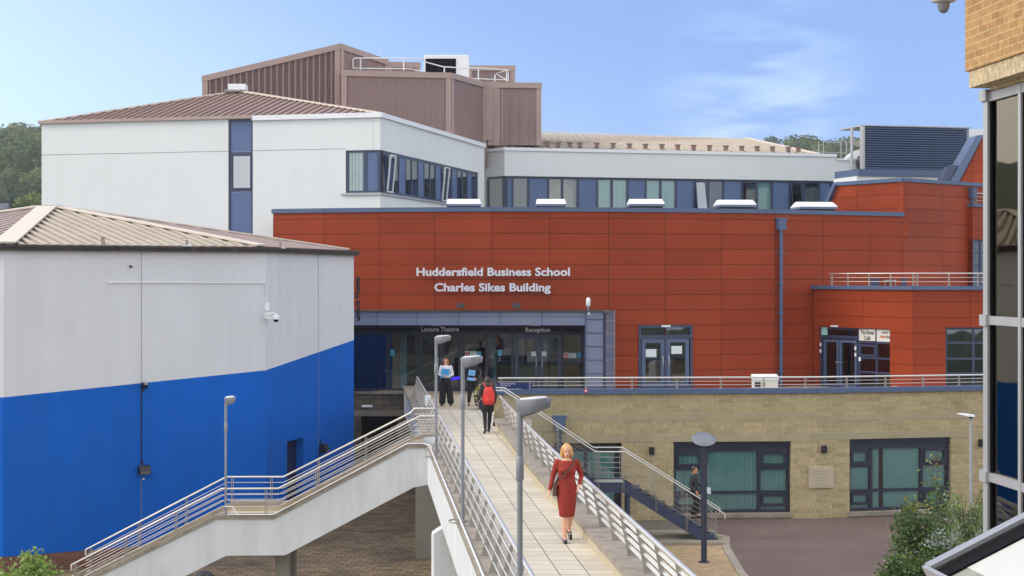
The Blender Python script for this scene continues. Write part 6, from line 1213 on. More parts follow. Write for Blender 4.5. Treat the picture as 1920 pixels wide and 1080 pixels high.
# ------------------------------------------------------------------ near building on the right
CBD = thing('corner_building', (4.9, 14, 0), 'buff brick building with concrete beam and glazed wall at the right edge', 'building')
ks = -0.088; Zc = 17.5
G0 = Vector((4.505, Zc)); dirn = Vector((-ks, -1)).normalized(); G1 = G0 + dirn * 14
fr = Fr(G0, G1)
zb0, zb1 = 10.40, 10.23
m = MB(); m.fb(fr, 0, 14, -4, 0, zb0, 15); m.build('brick_wall', MT['buff_brick'], CBD)
m = MB(); m.fb(fr, 0.06, 14, -4, -0.02, zb1 + 0.0, zb0 - 0.002); m.build('concrete_beam', MT['exposed'], CBD)
fg2 = Fr(Vector((4.70, Zc + 0.02)), Vector((4.70, Zc + 0.02)) + dirn * 14)
m = MB(); m.fb(fg2, 0.22, 14, -3.8, 0.02, zb1 - 0.04, zb1 - 0.001); m.build('soffit', MT['exposed'], CBD)
uu = lambda px: fg2.u(px)
m = MB(); g = MB()
mul = [(0.0, 0.075)]; w_ = 0.80
k = uu(1911)
xs_ = [0.0]; um_ = uu(1911); xs_ += [um_ + i * um_ for i in range(0, 14)]
for i, x_ in enumerate(xs_):
    if x_ < 13: m.fb(fg2, x_ - 0.035 if i else -0.02, x_ + 0.035 if i else 0.10, -0.12, 0.0 if i else 0.004, 0.0, zb1 - 0.05)
for z, h in ((zb1 - 0.09, 0.09), (7.93, 0.085), (6.38, 0.085), (4.4, 0.08), (2.4, 0.08)): m.fb(fg2, 0.10, 13, -0.11, -0.006, z - h / 2, z + h / 2)
for z in (zb1 - 0.07, 7.93, 6.38): m.fb(fg2, -0.06, 0.12, -0.14, 0.03, z - 0.055, z + 0.055)
m.build('frame', MT['alu'], CBD)
g.fb(fg2, 0.05, 13, -0.06, -0.045, 0.02, zb1 - 0.05); g.build('pane', MT['glass_sky'], CBD)
for i, x_ in enumerate(xs_):
    if x_ < 13: m = MB(); m.fb(fg2, x_ + 0.037 if i else 0.102, x_ + 0.058 if i else 0.13, -0.045, -0.02, 0.0, zb1 - 0.14); m.build('gasket', MT['rubber'], CBD)
m = MB(); m.fb(fg2, 0.1, 13, -3.4, -3.3, 0, zb1); m.fb(fg2, 0.1, 0.12, -3.3, -0.2, 0, zb1); m.build('interior', MT['room_navy'], CBD)
m = MB(); m.fb(Fr(fg2.P(0, -0.1, 0).xy + Vector((3.5, 0.3)), fg2.P(0, -0.1, 0).xy), 0, 3.5, 0, 0.1, 0, zb1); m.build('end_wall', MT['alu'], CBD)
# dome camera at the very top
p = P(1769, 10, 15.0); t = thing('security_camera', p, 'grey dome security camera hanging at the top of the picture beside the brick building', 'camera')
m = MB(); m.loft([[(p.x + r * math.cos(R(15 * k)), p.y + r * math.sin(R(15 * k)), p.z + z) for k in range(24)] for r, z in ((0.10, 0.045), (0.10, 0.03), (0.062, 0.022))][::-1]); m.tube([(p.x, p.y, p.z + 0.04), (p.x, p.y, p.z + 0.3), (p.x + 0.12, p.y + 0.02, p.z + 0.36), (p.x + 1.06, p.y + 0.08, p.z + 0.36)], 0.03, 8); m.build('housing', MT['white_panel'], t)
m = MB(); m.ell(p + Vector((0, 0, 0.01)), (0.055, 0.055, 0.08)); m.build('dome', MT['glass_grey'], t)
# sloping rooflight
SR = thing('sloping_rooflight', (3.6, 12.5, 5.8), 'sloping white panelled rooflight with black gaskets in the lower right corner', 'rooflight')
A0 = P(1737, 1063, 13.0); A1 = P(1920, 968.5, 13.0); sl = (A1 - A0).normalized(); ea = Vector((-ks, -1, 0)).normalized()   # ea: towards the camera along the eave
nr_ = sl.cross(ea).normalized(); nr_ = nr_ if nr_.z > 0 else -nr_
def slab(mb, d0, d1, t0, t1, h0, h1):
    q = lambda d, t_, h: A0 + ea * d + sl * t_ + nr_ * h
    mb.hexa([q(d0, t0, h0), q(d0, t1, h0), q(d1, t1, h0), q(d1, t0, h0), q(d0, t0, h1), q(d0, t1, h1), q(d1, t1, h1), q(d1, t0, h1)])
LEN = 1.6
fm, gm, pm, em = MB(), MB(), MB(), MB()
slab(fm, 0.0, 0.13, 0, LEN, 0.0, 0.03); slab(fm, 0.0, 0.05, 0, LEN, -0.35, -0.001); slab(gm, 0.13, 0.42, 0.02, LEN, -0.05, -0.02); slab(gm, 0.40, 0.46, 0.02, LEN, -0.05, 0.015)
d = 0.46
for i in range(5):
    slab(pm, d, d + 0.95, 0.16, LEN, -0.03, -0.004 + 0.001); slab(em, d, d + 0.95, 0.02, 0.158, -0.03, -0.006); slab(fm, d + 0.95, d + 1.0, 0.1, LEN, -0.03, 0.014); slab(gm, d + 1.0, d + 1.2, 0.02, LEN, -0.05, -0.012); d += 1.2
slab(fm, 0.0, d, -0.03, 0.0, -0.12, 0.02)
fm.build('frame', MT['alu'], SR); gm.build('gasket', MT['rubber'], SR); pm.build('panel', MT['white_panel'], SR); em.build('flashing', MT['dirty_metal'], SR)
m = MB(); slab(m, 0.02, d, 0.1, LEN, -0.5, -0.06); m.build('side_wall', MT['alu'], SR)
# small things on the ground at the left
p = P(383, 1080, 44.5); gz = 0.0
t = thing('domed_bin', (p.x, p.y, 0), 'dark glossy domed bin top showing under the staircase', 'bin')
m = MB(); m.loft([[(p.x + r * math.cos(R(15 * k)), p.y + r * math.sin(R(15 * k)), z) for k in range(24)] for r, z in ((0.26, 0.0), (0.30, 0.62), (0.31, 0.64), (0.27, 0.80), (0.16, 0.92), (0.03, 0.96))]); m.build('body', M('glossy_black', (0.015, 0.015, 0.017), 0.18), t); m = MB(); m.box(p.x - 0.12, p.x + 0.12, p.y - 0.315, p.y - 0.27, 0.5, 0.62); m.build('opening', MT['rubber'], t)
p = P(806, 1075, 47.5); m = MB(); m.loft([[(p.x + r * math.cos(R(15 * k)) * 1.3, 47.5 + r * math.sin(R(15 * k)), z) for k in range(24)] for r, z in ((0.42, 0.0), (0.40, 0.12), (0.3, 0.2), (0.05, 0.22))]); tag(m.build('planter_mound', MT['dirty_metal'], loc=(p.x, 47.5, 0)), 'grey rounded mound on the paving beside the bridge piers', 'mound')

# ------------------------------------------------------------------ people
def remesh(mb, voxel=0.009, sm=4, fac=0.5):
    me = bpy.data.meshes.new('tmp'); me.from_pydata([tuple(v) for v in mb.v], [], mb.f); o = bpy.data.objects.new('tmp', me); COL.objects.link(o)
    r = o.modifiers.new('r', 'REMESH'); r.mode = 'VOXEL'; r.voxel_size = voxel; r.use_smooth_shade = True
    s = o.modifiers.new('s', 'SMOOTH'); s.iterations = sm; s.factor = fac
    dg = bpy.context.evaluated_depsgraph_get(); dg.update(); out_ = bpy.data.meshes.new_from_object(o.evaluated_get(dg)); bpy.data.objects.remove(o); bpy.data.meshes.remove(me)
    return out_
def put(me, name, mat, parent):
    me.name = name; me.materials.clear(); me.materials.append(mat); o = bpy.data.objects.new(name, me); COL.objects.link(o); o.parent = parent
    for p in me.polygons: p.use_smooth = True
    ORG[o.name] = Vector((0, 0, 0)); return o
def V(*a): return Vector(a)
def capsule(mb, pts, rad, n=12):
    pts = [Vector(p) for p in pts]
    mb.tube(pts, list(rad), n)
    for p, r in zip(pts, rad): mb.ell(p, r, n, 8)
def ering(c, rx, ry, n=20, yaw=0): return [Vector((c[0] + rx * math.cos(2 * math.pi * k / n), c[1] + ry * math.sin(2 * math.pi * k / n), c[2])) for k in range(n)]
def figure(loc, rotz, J, skin, label, hair=None, hairlen=0.0, build=('person',)):
    t = thing('person', loc, label, 'person', None, rotz)
    b = MB(); hd_ = J['head']; nk = J['neck']
    # head: skull, jaw, nose, ears, neck
    b.ell(hd_ + V(0, 0.01, 0.025), (0.073, 0.092, 0.098), 16, 12); b.ell(hd_ + V(0, -0.025, -0.055), (0.053, 0.060, 0.062), 14, 10); b.ell(hd_ + V(0, -0.092, -0.018), (0.012, 0.020, 0.022), 8, 6)
    b.ell(hd_ + V(0, -0.075, -0.062), (0.026, 0.014, 0.012), 8, 6)
    for s in (-1, 1): b.ell(hd_ + V(s * 0.076, 0.012, -0.01), (0.010, 0.02, 0.032), 8, 6)
    capsule(b, [hd_ + V(0, 0.015, -0.07), nk + V(0, 0.01, -0.03)], [0.048, 0.056])
    # trunk
    hp, ch = J['pelvis'], J['chest']
    b.loft([ering(hp + V(0, 0, -0.10), 0.11, 0.09), ering(hp, 0.158, 0.115), ering(hp + (ch - hp) * 0.35, 0.128, 0.10), ering(hp + (ch - hp) * 0.6, 0.125, 0.10), ering(ch, 0.155, 0.115), ering(ch + V(0, 0, 0.10), 0.16, 0.10), ering(ch + V(0, 0, 0.16), 0.10, 0.075), ering(nk, 0.055, 0.055)], True)
    for s, k in ((-1, 'R'), (1, 'L')):
        sh, el_, wr = J['sh' + k], J['el' + k], J['wr' + k]; capsule(b, [sh, (sh + el_) / 2, el_, (el_ + wr) / 2, wr], [0.052, 0.046, 0.037, 0.036, 0.024])
        # hand: palm, four fingers of different length, thumb from the side
        hdv = (J.get('hd' + k) or (wr - el_)).normalized(); sd_ = J.get('hs' + k) or V(0, -1, 0); sd_ = (sd_ - hdv * sd_.dot(hdv)).normalized(); nn = hdv.cross(sd_)
        pc = wr + hdv * 0.05; b.ell(pc, (0.02, 0.02, 0.02)); capsule(b, [wr, wr + hdv * 0.03 + sd_ * 0.012, wr + hdv * 0.075 + sd_ * 0.02], [0.020, 0.019, 0.016]); capsule(b, [wr, wr + hdv * 0.03 - sd_ * 0.012, wr + hdv * 0.072 - sd_ * 0.022], [0.020, 0.019, 0.015])
        cv = J.get('curl', 0.4)
        for q, ln in ((1.5, 0.070), (0.5, 0.080), (-0.5, 0.074), (-1.5, 0.058)):
            f0_ = wr + hdv * 0.082 + sd_ * 0.0175 * q; f1_ = f0_ + (hdv + nn * cv * 0.4) .normalized() * ln * 0.5; f2_ = f1_ + (hdv + nn * cv * 1.6).normalized() * ln * 0.5; capsule(b, [f0_, f1_, f2_], [0.0098, 0.009, 0.008], 8)
        th = wr + hdv * 0.03 + sd_ * 0.025; capsule(b, [th, th + (hdv * 0.5 + sd_ * 0.8).normalized() * 0.035, th + (hdv * 0.9 + sd_ * 0.6).normalized() * 0.065], [0.013, 0.011, 0.009], 8)
        hj, kn, an = J['hp' + k], J['kn' + k], J['an' + k]; capsule(b, [hj, hj + (kn - hj) * 0.4, kn, kn + (an - kn) * 0.35, an], [0.088, 0.078, 0.054, 0.053, 0.034])
        ft = J['ft' + k]; capsule(b, [an + V(0, 0.02, -0.035), an + ft * 0.09 + V(0, 0, -0.045), an + ft * 0.155 + V(0, 0, -0.052)], [0.034, 0.032, 0.024])
    put(remesh(b, 0.0085, 3), 'body', skin, t)
    # eyes, mouth
    e = MB()
    for s in (-1, 1): e.ell(hd_ + V(s * 0.028, -0.083, 0.005), (0.013, 0.008, 0.007), 10, 6)
    e.build('eye', EYE, t, loc=(0, 0, 0)); e = MB(); e.ell(hd_ + V(0, -0.088, -0.062), (0.022, 0.008, 0.006), 10, 6); e.build('mouth', LIP, t, loc=(0, 0, 0))
    e = MB()
    for s in (-1, 1): e.ell(hd_ + V(s * 0.028, -0.088, 0.022), (0.016, 0.006, 0.003), 8, 5)
    e.build('eyebrow', hair or EYE, t, loc=(0, 0, 0))
    return t
def hair_mesh(t, hd_, mat, length, front=0.0, vol=1.0, back_only=False):
    h = MB(); h.ell(hd_ + V(0, 0.026, 0.042), (0.086 * vol, 0.096 * vol, 0.096 * vol), 18, 12)
    n = 9
    if length > 0:
        for i in range(n):
            a = R(-12 + 204 * i / (n - 1)); x = 0.078 * vol * math.cos(a); y = 0.02 + 0.085 * vol * math.sin(a); k = 1.0 - 0.15 * random.random()
            capsule(h, [hd_ + V(x * 0.85, y * 0.9, 0.05), hd_ + V(x * 1.08, y, -0.04), hd_ + V(x * (1.15 if length < 0.2 else 1.2), y + 0.0, -length * k * 0.7), hd_ + V(x * 1.0, y + 0.01, -length * k)], [0.034, 0.033, 0.028, 0.012], 8)
    # carve the face: drop everything in front of the brow
    me = remesh(h, 0.009, 2); bm = bmesh.new(); bm.from_mesh(me)
    kill = [v for v in bm.verts if (v.co.y < hd_.y - 0.045 and v.co.z < hd_.z + 0.055 and abs(v.co.x - hd_.x) < 0.062)]
    bmesh.ops.delete(bm, geom=kill, context='VERTS'); bm.to_mesh(me); bm.free()
    return put(me, 'hair', mat, t)
def shoes(t, J, mat, sole=None):
    for k in 'RL':
        s = MB(); an, ft = J['an' + k], J['ft' + k]; capsule(s, [an + V(0, 0.03, -0.045), an + ft * 0.08 + V(0, 0, -0.052), an + ft * 0.165 + V(0, 0, -0.060)], [0.041, 0.039, 0.033]); put(remesh(s, 0.008, 2), 'shoe', mat, t)
def cloth(t, name, mat, fn, voxel=0.010, sm=3): m = MB(); fn(m); return put(remesh(m, voxel, sm), name, mat, t)
def fold_mat(name, col, rough=0.85, k=0.6):
    m, tt, b, n, l = newmat(name); c, nz = noise_mul(tt, col, 6, 0.25, 3, stretch=(1, 1, 0.4)); l(c, b.inputs['Base Color']); b.inputs['Roughness'].default_value = rough
    bump(tt, b, 7, k, 0.03, 2); return m
EYE = M('eye_dark', (0.03, 0.02, 0.02), 0.3); LIP = M('lip', (0.35, 0.08, 0.07), 0.5)
SKIN = M('skin', rgb(226, 172, 142), 0.5, var=0.05, scale=6); SKIN2 = M('skin_warm', rgb(208, 150, 120), 0.5, var=0.05, scale=6)
BLOND = M('blond_hair', rgb(214, 166, 96), 0.45, var=0.3, scale=30, ststr=(1, 1, .1)); AUB = M('auburn_hair', rgb(150, 84, 50), 0.45, var=0.3, scale=30); DARK = M('dark_hair', rgb(60, 44, 38), 0.45, var=0.3, scale=30)
RED = fold_mat('red_knit', (0.30, 0.030, 0.018)); BLACK = fold_mat('black_cloth', (0.012, 0.012, 0.015)); NAVY = fold_mat('charcoal_cloth', (0.035, 0.036, 0.045)); WHITE = fold_mat('white_cloth', (0.75, 0.76, 0.80)); BAGR = fold_mat('red_backpack', (0.62, 0.030, 0.022), 0.6)
LEATH = M('brown_leather', (0.10, 0.045, 0.03), 0.45, var=0.15); SHOE = M('black_shoe', (0.012, 0.012, 0.012), 0.25); SHOEW = M('silver_shoe', (0.50, 0.42, 0.42), 0.3, metal=0.4)
def J0():
    return dict(head=V(0, -0.01, 1.56), neck=V(0, 0.01, 1.44), pelvis=V(0, 0, 0.95), chest=V(0, 0, 1.24), shR=V(-0.165, 0, 1.375), shL=V(0.165, 0, 1.375), elR=V(-0.22, 0.02, 1.09), elL=V(0.22, 0.02, 1.09), wrR=V(-0.24, -0.04, 0.85), wrL=V(0.24, -0.04, 0.85),
                hpR=V(-0.09, 0, 0.90), hpL=V(0.09, 0, 0.90), knR=V(-0.10, -0.01, 0.49), knL=V(0.10, -0.01, 0.49), anR=V(-0.10, 0.02, 0.09), anL=V(0.10, 0.02, 0.09), ftR=V(-0.12, -1, 0).normalized(), ftL=V(0.12, -1, 0).normalized())

# woman in the red dress (facing the camera, her right is on the left of the picture)
J = J0(); J.update(elR=V(-0.24, 0.03, 1.12), wrR=V(-0.30, -0.02, 0.88), elL=V(0.265, 0.08, 1.13), wrL=V(0.20, -0.11, 0.98), hdL=V(-0.25, -0.6, -0.7), knR=V(-0.05, -0.055, 0.49), anR=V(-0.045, -0.10, 0.09), hpR=V(-0.08, 0, .9), knL=V(0.07, 0.03, 0.48), anL=V(0.07, 0.30, 0.20), ftL=V(0.08, -0.75, -0.65).normalized(), ftR=V(-0.02, -1, 0.0).normalized())
W1p = figure((0.945, 30.35, 3.8), R(4), J, SKIN, 'blond woman in a long sleeved brick red dress walking down the footbridge towards the camera', BLOND)
hair_mesh(W1p, J['head'], BLOND, 0.12, vol=1.0)
def dress(m):
    m.loft([ering(V(0.0, -0.01, 0.44), 0.130, 0.135, 24), ering(V(0, -0.015, 0.55), 0.146, 0.140, 24), ering(V(0, -0.01, 0.72), 0.166, 0.138, 24), ering(V(0, 0.005, 0.90), 0.180, 0.135, 24), ering(V(0, 0, 1.0), 0.162, 0.122, 24), ering(V(0, 0, 1.10), 0.138, 0.108, 24), ering(V(0, -0.005, 1.19), 0.150, 0.125, 24), ering(V(0, -0.01, 1.27), 0.170, 0.135, 24), ering(V(0, 0, 1.35), 0.172, 0.112, 24), ering(V(0, 0, 1.405), 0.135, 0.080, 24)])
    for s in (-1, 1): m.ell(V(s * 0.075, -0.10, 1.235), (0.068, 0.055, 0.062), 12, 9)
    for k in 'RL':
        sh, e_, w_ = J['sh' + k], J['el' + k], J['wr' + k]; capsule(m, [sh + V(0, 0, -0.004), (sh + e_) / 2, e_, e_ + (w_ - e_) * 0.85], [0.061, 0.055, 0.045, 0.036])
cloth(W1p, 'dress', RED, dress, 0.009)
shoes(W1p, J, SHOE)
m = MB(); 
for k in 'RL':
    an, ft = J['an' + k], J['ft' + k]; m.ell(an + ft * 0.10 + V(0, 0, -0.030), (0.026, 0.04, 0.018), 10, 6)
m.build('shoe_panel', SHOEW, W1p, loc=(0, 0, 0))
bg_ = thing('handbag', (0.945 - 0.21, 30.3, 4.62), 'small brown shoulder bag hanging at the hip of the woman in red', 'handbag')
m = MB(); m.loft([[(0.945 + x, 30.35 + y, 3.8 + z) for x, y in ((-0.245, -0.10), (-0.175, -0.12), (-0.165, 0.08), (-0.235, 0.10))] for z in (0.80, 1.0)], False); m.build('pouch', LEATH, bg_, bevel=0.015)
m = MB(); pp = [V(-0.20, -0.06, 1.0), V(-0.10, -0.165, 1.12), V(0.0, -0.165, 1.22), V(0.06, -0.165, 1.29), V(0.125, -0.10, 1.385), V(0.13, 0.0, 1.42), V(0.08, 0.12, 1.33), V(-0.10, 0.15, 1.15), V(-0.20, 0.06, 1.0)]
pp = [V(0.945, 30.35, 3.8) + q for q in pp]
for a, b in zip(pp[:-1], pp[1:]): m.beam(a, b, 0.026, 0.006, up=(0, -1, 0.3))
m.build('strap', LEATH, bg_)

def folder(name, loc, p, w, h, mat, rotz, label, tilt=8):
    t = thing(name, p, label, 'folder', 'folders held in front of the chest', rotz)
    M3 = Matrix.Rotation(R(tilt), 3, 'Y') @ Matrix.Rotation(R(-10), 3, 'X')
    def sl_(y0, y1, k=1.0): 
        return [M3 @ V(x, y, z) for z in (-h / 2 * k, h / 2 * k) for x, y in ((-w / 2 * k, y0), (w / 2 * k, y0), (w / 2 * k, y1), (-w / 2 * k, y1))]
    m = MB(); m.hexa(sl_(-0.018, -0.010)); m.hexa(sl_(0.010, 0.014)); m.build('cover', mat, t, loc=(0, 0, 0)); m = MB(); m.hexa(sl_(-0.0095, 0.0095, 0.97)); m.build('paper_stack', MT['paper'], t, loc=(0, 0, 0)); return t
FB1 = M('folder_blue', rgb(30, 150, 205), 0.4); FB2 = M('folder_light_blue', rgb(110, 170, 225), 0.4)
# woman in white blouse
J = J0(); J.update(elR=V(-0.235, 0.0, 1.12), wrR=V(-0.09, -0.19, 1.06), hdR=V(0.9, -0.35, 0.1), hsR=V(0, 0, 1), elL=V(0.24, 0.0, 1.12), wrL=V(0.12, -0.20, 1.04), hdL=V(-0.9, -0.3, 0.05), hsL=V(0, 0, 1), anR=V(-0.13, 0, 0.09), anL=V(0.17, 0.02, 0.09), knR=V(-0.11, -0.01, 0.49), knL=V(0.13, 0, 0.49), curl=1.0)
p2 = XY(836, 62.6); W2p = figure((p2.x, p2.y, 3.8), R(-8), J, SKIN, 'woman with long auburn hair, white blouse and wide black trousers hugging a blue folder', AUB)
hair_mesh(W2p, J['head'], AUB, 0.30, vol=1.02)
def trousers(m, w0=0.10, w1=0.115, top=1.02):
    m.loft([ering(V(0, 0, 0.82), 0.17, 0.12, 20), ering(V(0, 0, 0.93), 0.172, 0.128, 20), ering(V(0, 0, top), 0.140, 0.112, 20)])
    for k in 'RL': capsule(m, [J['hp' + k], J['kn' + k], J['an' + k] + V(0, 0, 0.07)], [0.105, w0, w1])
def blouse(m, slv=0.95, k_=1.0):
    m.loft([ering(V(0, 0, 0.98), 0.150, 0.118, 24), ering(V(0, 0, 1.08), 0.140, 0.112, 24), ering(V(0, -0.005, 1.2), 0.155, 0.128, 24), ering(V(0, -0.005, 1.28), 0.172, 0.130, 24), ering(V(0, 0, 1.36), 0.172, 0.112, 24), ering(V(0, 0, 1.42), 0.115, 0.080, 24), ering(V(0, 0.0, 1.46), 0.062, 0.06, 24)])
    for k in 'RL':
        sh, e_, w_ = J['sh' + k], J['el' + k], J['wr' + k]; capsule(m, [sh, (sh + e_) / 2, e_, e_ + (w_ - e_) * slv], [0.068, 0.060, 0.055, 0.044])
cloth(W2p, 'trousers', BLACK, lambda m: trousers(m, 0.115, 0.125)); cloth(W2p, 'blouse', WHITE, lambda m: blouse(m, 0.8)); shoes(W2p, J, SHOE)
folder('folder', None, (p2.x - 0.015, p2.y - 0.18, 3.8 + 1.16), 0.27, 0.33, FB1, R(-8), 'bright blue folder clasped by the woman in the white blouse', 4)
# person in black
J = J0(); J.update(elR=V(-0.23, 0.0, 1.12), wrR=V(-0.11, -0.17, 1.10), hdR=V(0.7, -0.3, 0.5), hsR=V(0, 0, 1), elL=V(0.235, 0.0, 1.10), wrL=V(0.13, -0.17, 0.95), hdL=V(-0.9, -0.3, -0.05), hsL=V(0, 0, 1), curl=1.0, anR=V(-0.13, 0, 0.09), anL=V(0.13, 0.02, 0.09))
p3 = XY(886, 62.6); W3p = figure((p3.x, p3.y, 3.8), R(6), J, SKIN2, 'person dressed all in black holding a light blue folder beside the lamp post', DARK)
hair_mesh(W3p, J['head'], DARK, 0.0)
cloth(W3p, 'trousers', BLACK, lambda m: trousers(m, 0.082, 0.062)); cloth(W3p, 'jumper', BLACK, lambda m: blouse(m, 0.9)); shoes(W3p, J, SHOE)
folder('folder', None, (p3.x - 0.02, p3.y - 0.19, 3.8 + 1.18), 0.24, 0.20, FB2, R(6), 'light blue folder held up by the person in black', 8)
folder('folder', None, (p3.x - 0.04, p3.y - 0.19, 3.8 + 0.96), 0.27, 0.11, FB2, R(6), 'second pale folder held lower by the person in black', 5)
# walker with the red backpack, seen from behind (turned round by 180 degrees)
J = J0(); J.update(head=V(-0.01, -0.10, 1.50), neck=V(0, -0.05, 1.40), chest=V(0, -0.03, 1.22), knR=V(-0.10, -0.16, 0.50), anR=V(-0.08, -0.20, 0.10), knL=V(0.09, 0.06, 0.50), anL=V(0.12, 0.28, 0.16), ftL=V(0.05, -0.8, -0.6).normalized(), ftR=V(0, -1, 0.0), elR=V(-0.22, 0.10, 1.10), wrR=V(-0.21, -0.02, 0.86), elL=V(0.23, -0.02, 1.10), wrL=V(0.21, -0.2, 0.98))
p4 = XY(914, 51.6); W4 = figure((p4.x, p4.y, 3.8), R(192), J, SKIN2, 'walker in dark clothes with a bright red backpack heading to the entrance', DARK)
hair_mesh(W4, J['head'], DARK, 0.06, vol=1.15)
def shorts(m):
    m.loft([ering(V(0, 0, 0.62), 0.19, 0.15, 20), ering(V(0, 0, 0.80), 0.195, 0.145, 20), ering(V(0, 0, 1.0), 0.155, 0.12, 20)])
cloth(W4, 'skirt', BLACK, shorts)
def leggings(m):
    for k in 'RL': capsule(m, [J['hp' + k], J['kn' + k], J['kn' + k] + (J['an' + k] - J['kn' + k]) * 0.35, J['an' + k]], [0.095, 0.064, 0.06, 0.045])
cloth(W4, 'leggings', BLACK, leggings); cloth(W4, 'jacket', NAVY, lambda m: (blouse(m, 0.9), m.ell(V(0, 0.03, 1.40), (0.12, 0.10, 0.07)))); shoes(W4, J, SHOE)
BP = thing('backpack', (p4.x, p4.y, 3.8), 'bright red backpack worn by the walker on the footbridge', 'backpack', None, R(192))
m = MB(); m.loft([ering(V(0.0, 0.19, 0.84), 0.12, 0.07, 20), ering(V(0, 0.21, 0.90), 0.175, 0.11, 20), ering(V(0, 0.21, 1.08), 0.18, 0.12, 20), ering(V(0, 0.20, 1.26), 0.15, 0.10, 20), ering(V(0, 0.17, 1.36), 0.09, 0.06, 20)]); m.loft([ering(V(0.0, 0.29, 0.88), 0.11, 0.04, 16), ering(V(0, 0.31, 0.98), 0.12, 0.05, 16), ering(V(0, 0.29, 1.08), 0.10, 0.03, 16)]); put(remesh(m, 0.011, 3), 'pack', BAGR, BP)
for s in (-1, 1): m = MB(); m.tube([V(s * 0.08, 0.14, 1.34), V(s * 0.10, 0.02, 1.46), V(s * 0.12, -0.13, 1.34), V(s * 0.14, -0.10, 1.1), V(s * 0.15, 0.10, 0.98)], 0.018, 8); m.build('strap', BAGR, BP, loc=(0, 0, 0))
# man coming down the blue stair
J = J0(); J.update(elR=V(-0.24, 0.03, 1.10), wrR=V(-0.20, -0.12, 0.92), elL=V(0.25, 0.02, 1.12), wrL=V(0.16, -0.2, 1.02), knR=V(-0.10, -0.12, 0.55), anR=V(-0.1, -0.12, 0.16), anL=V(0.1, 0.10, 0.09))
p5 = XY(1302, 56.1); W5 = figure((p5.x, p5.y, 0.66), R(60), J, SKIN2, 'man in a dark grey jacket coming down the blue stair behind the disc lamp', AUB)
hair_mesh(W5, J['head'], DARK, 0.0); cloth(W5, 'trousers', BLACK, lambda m: trousers(m, 0.085, 0.07)); cloth(W5, 'jacket', NAVY, lambda m: blouse(m, 0.92)); shoes(W5, J, SHOE)
m = MB(); m.hexa([(p5.x + 0.24, p5.y - 0.5, 1.58), (p5.x + 0.48, p5.y - 0.45, 1.50), (p5.x + 0.48, p5.y - 0.44, 1.50), (p5.x + 0.24, p5.y - 0.49, 1.58), (p5.x + 0.26, p5.y - 0.5, 1.74), (p5.x + 0.46, p5.y - 0.45, 1.72), (p5.x + 0.46, p5.y - 0.44, 1.72), (p5.x + 0.26, p5.y - 0.49, 1.74)]); tag(m.build('document', MT['paper'], loc=(p5.x + 0.35, p5.y - 0.45, 1.6)), 'white papers held by the man on the blue stair', 'papers')

# ------------------------------------------------------------------ plants
def leafmat(name, c1, c2, c3=None, rough=0.55):
    m, t, b, n, l = newmat(name); g = n.new('ShaderNodeNewGeometry'); cr = n.new('ShaderNodeValToRGB'); e = cr.color_ramp.elements; e[0].color = (*c1, 1); e[1].color = (*c2, 1)
    if c3: k = e.new(0.55); k.color = (*c3, 1)
    l(g.outputs['Random Per Island'], cr.inputs[0]); l(cr.outputs[0], b.inputs['Base Color']); b.inputs['Roughness'].default_value = rough
    tr = n.new('ShaderNodeBsdfTranslucent'); l(cr.outputs[0], tr.inputs[0]); mx = n.new('ShaderNodeMixShader'); mx.inputs[0].default_value = 0.3; o = n['Material Output']; l(b.outputs[0], mx.inputs[1]); l(tr.outputs[0], mx.inputs[2]); l(mx.outputs[0], o.inputs[0]); return m
rnd = random.Random(11)
def leaf(mb, p, sz, d=None, asp=0.55, mi=0):
    d = d or Vector((rnd.uniform(-1, 1), rnd.uniform(-1, 1), rnd.uniform(-0.5, 0.9))).normalized(); s = d.cross(Vector((rnd.uniform(-1, 1), rnd.uniform(-1, 1), rnd.uniform(-1, 1)))).normalized() * sz * asp / 2; d = d * sz
    mb.add([p, p + d * 0.45 + s, p + d, p + d * 0.45 - s], [(0, 1, 2, 3)], mi=mi)
LF = leafmat('shrub_leaf', (0.045, 0.095, 0.022), (0.17, 0.25, 0.06), (0.09, 0.16, 0.04)); LFY = leafmat('young_leaf', (0.22, 0.24, 0.05), (0.36, 0.15, 0.05), (0.20, 0.26, 0.06)); LFS = leafmat('silver_leaf', (0.20, 0.25, 0.20), (0.42, 0.46, 0.44)); LFP = leafmat('pink_flower', (0.55, 0.12, 0.22), (0.5, 0.2, 0.3)); LFG = leafmat('grass_leaf', (0.09, 0.15, 0.04), (0.22, 0.26, 0.09)); LFL = leafmat('lime_leaf', (0.16, 0.28, 0.05), (0.34, 0.45, 0.12)); WOOD = M('twig', (0.07, 0.05, 0.035), 0.9)
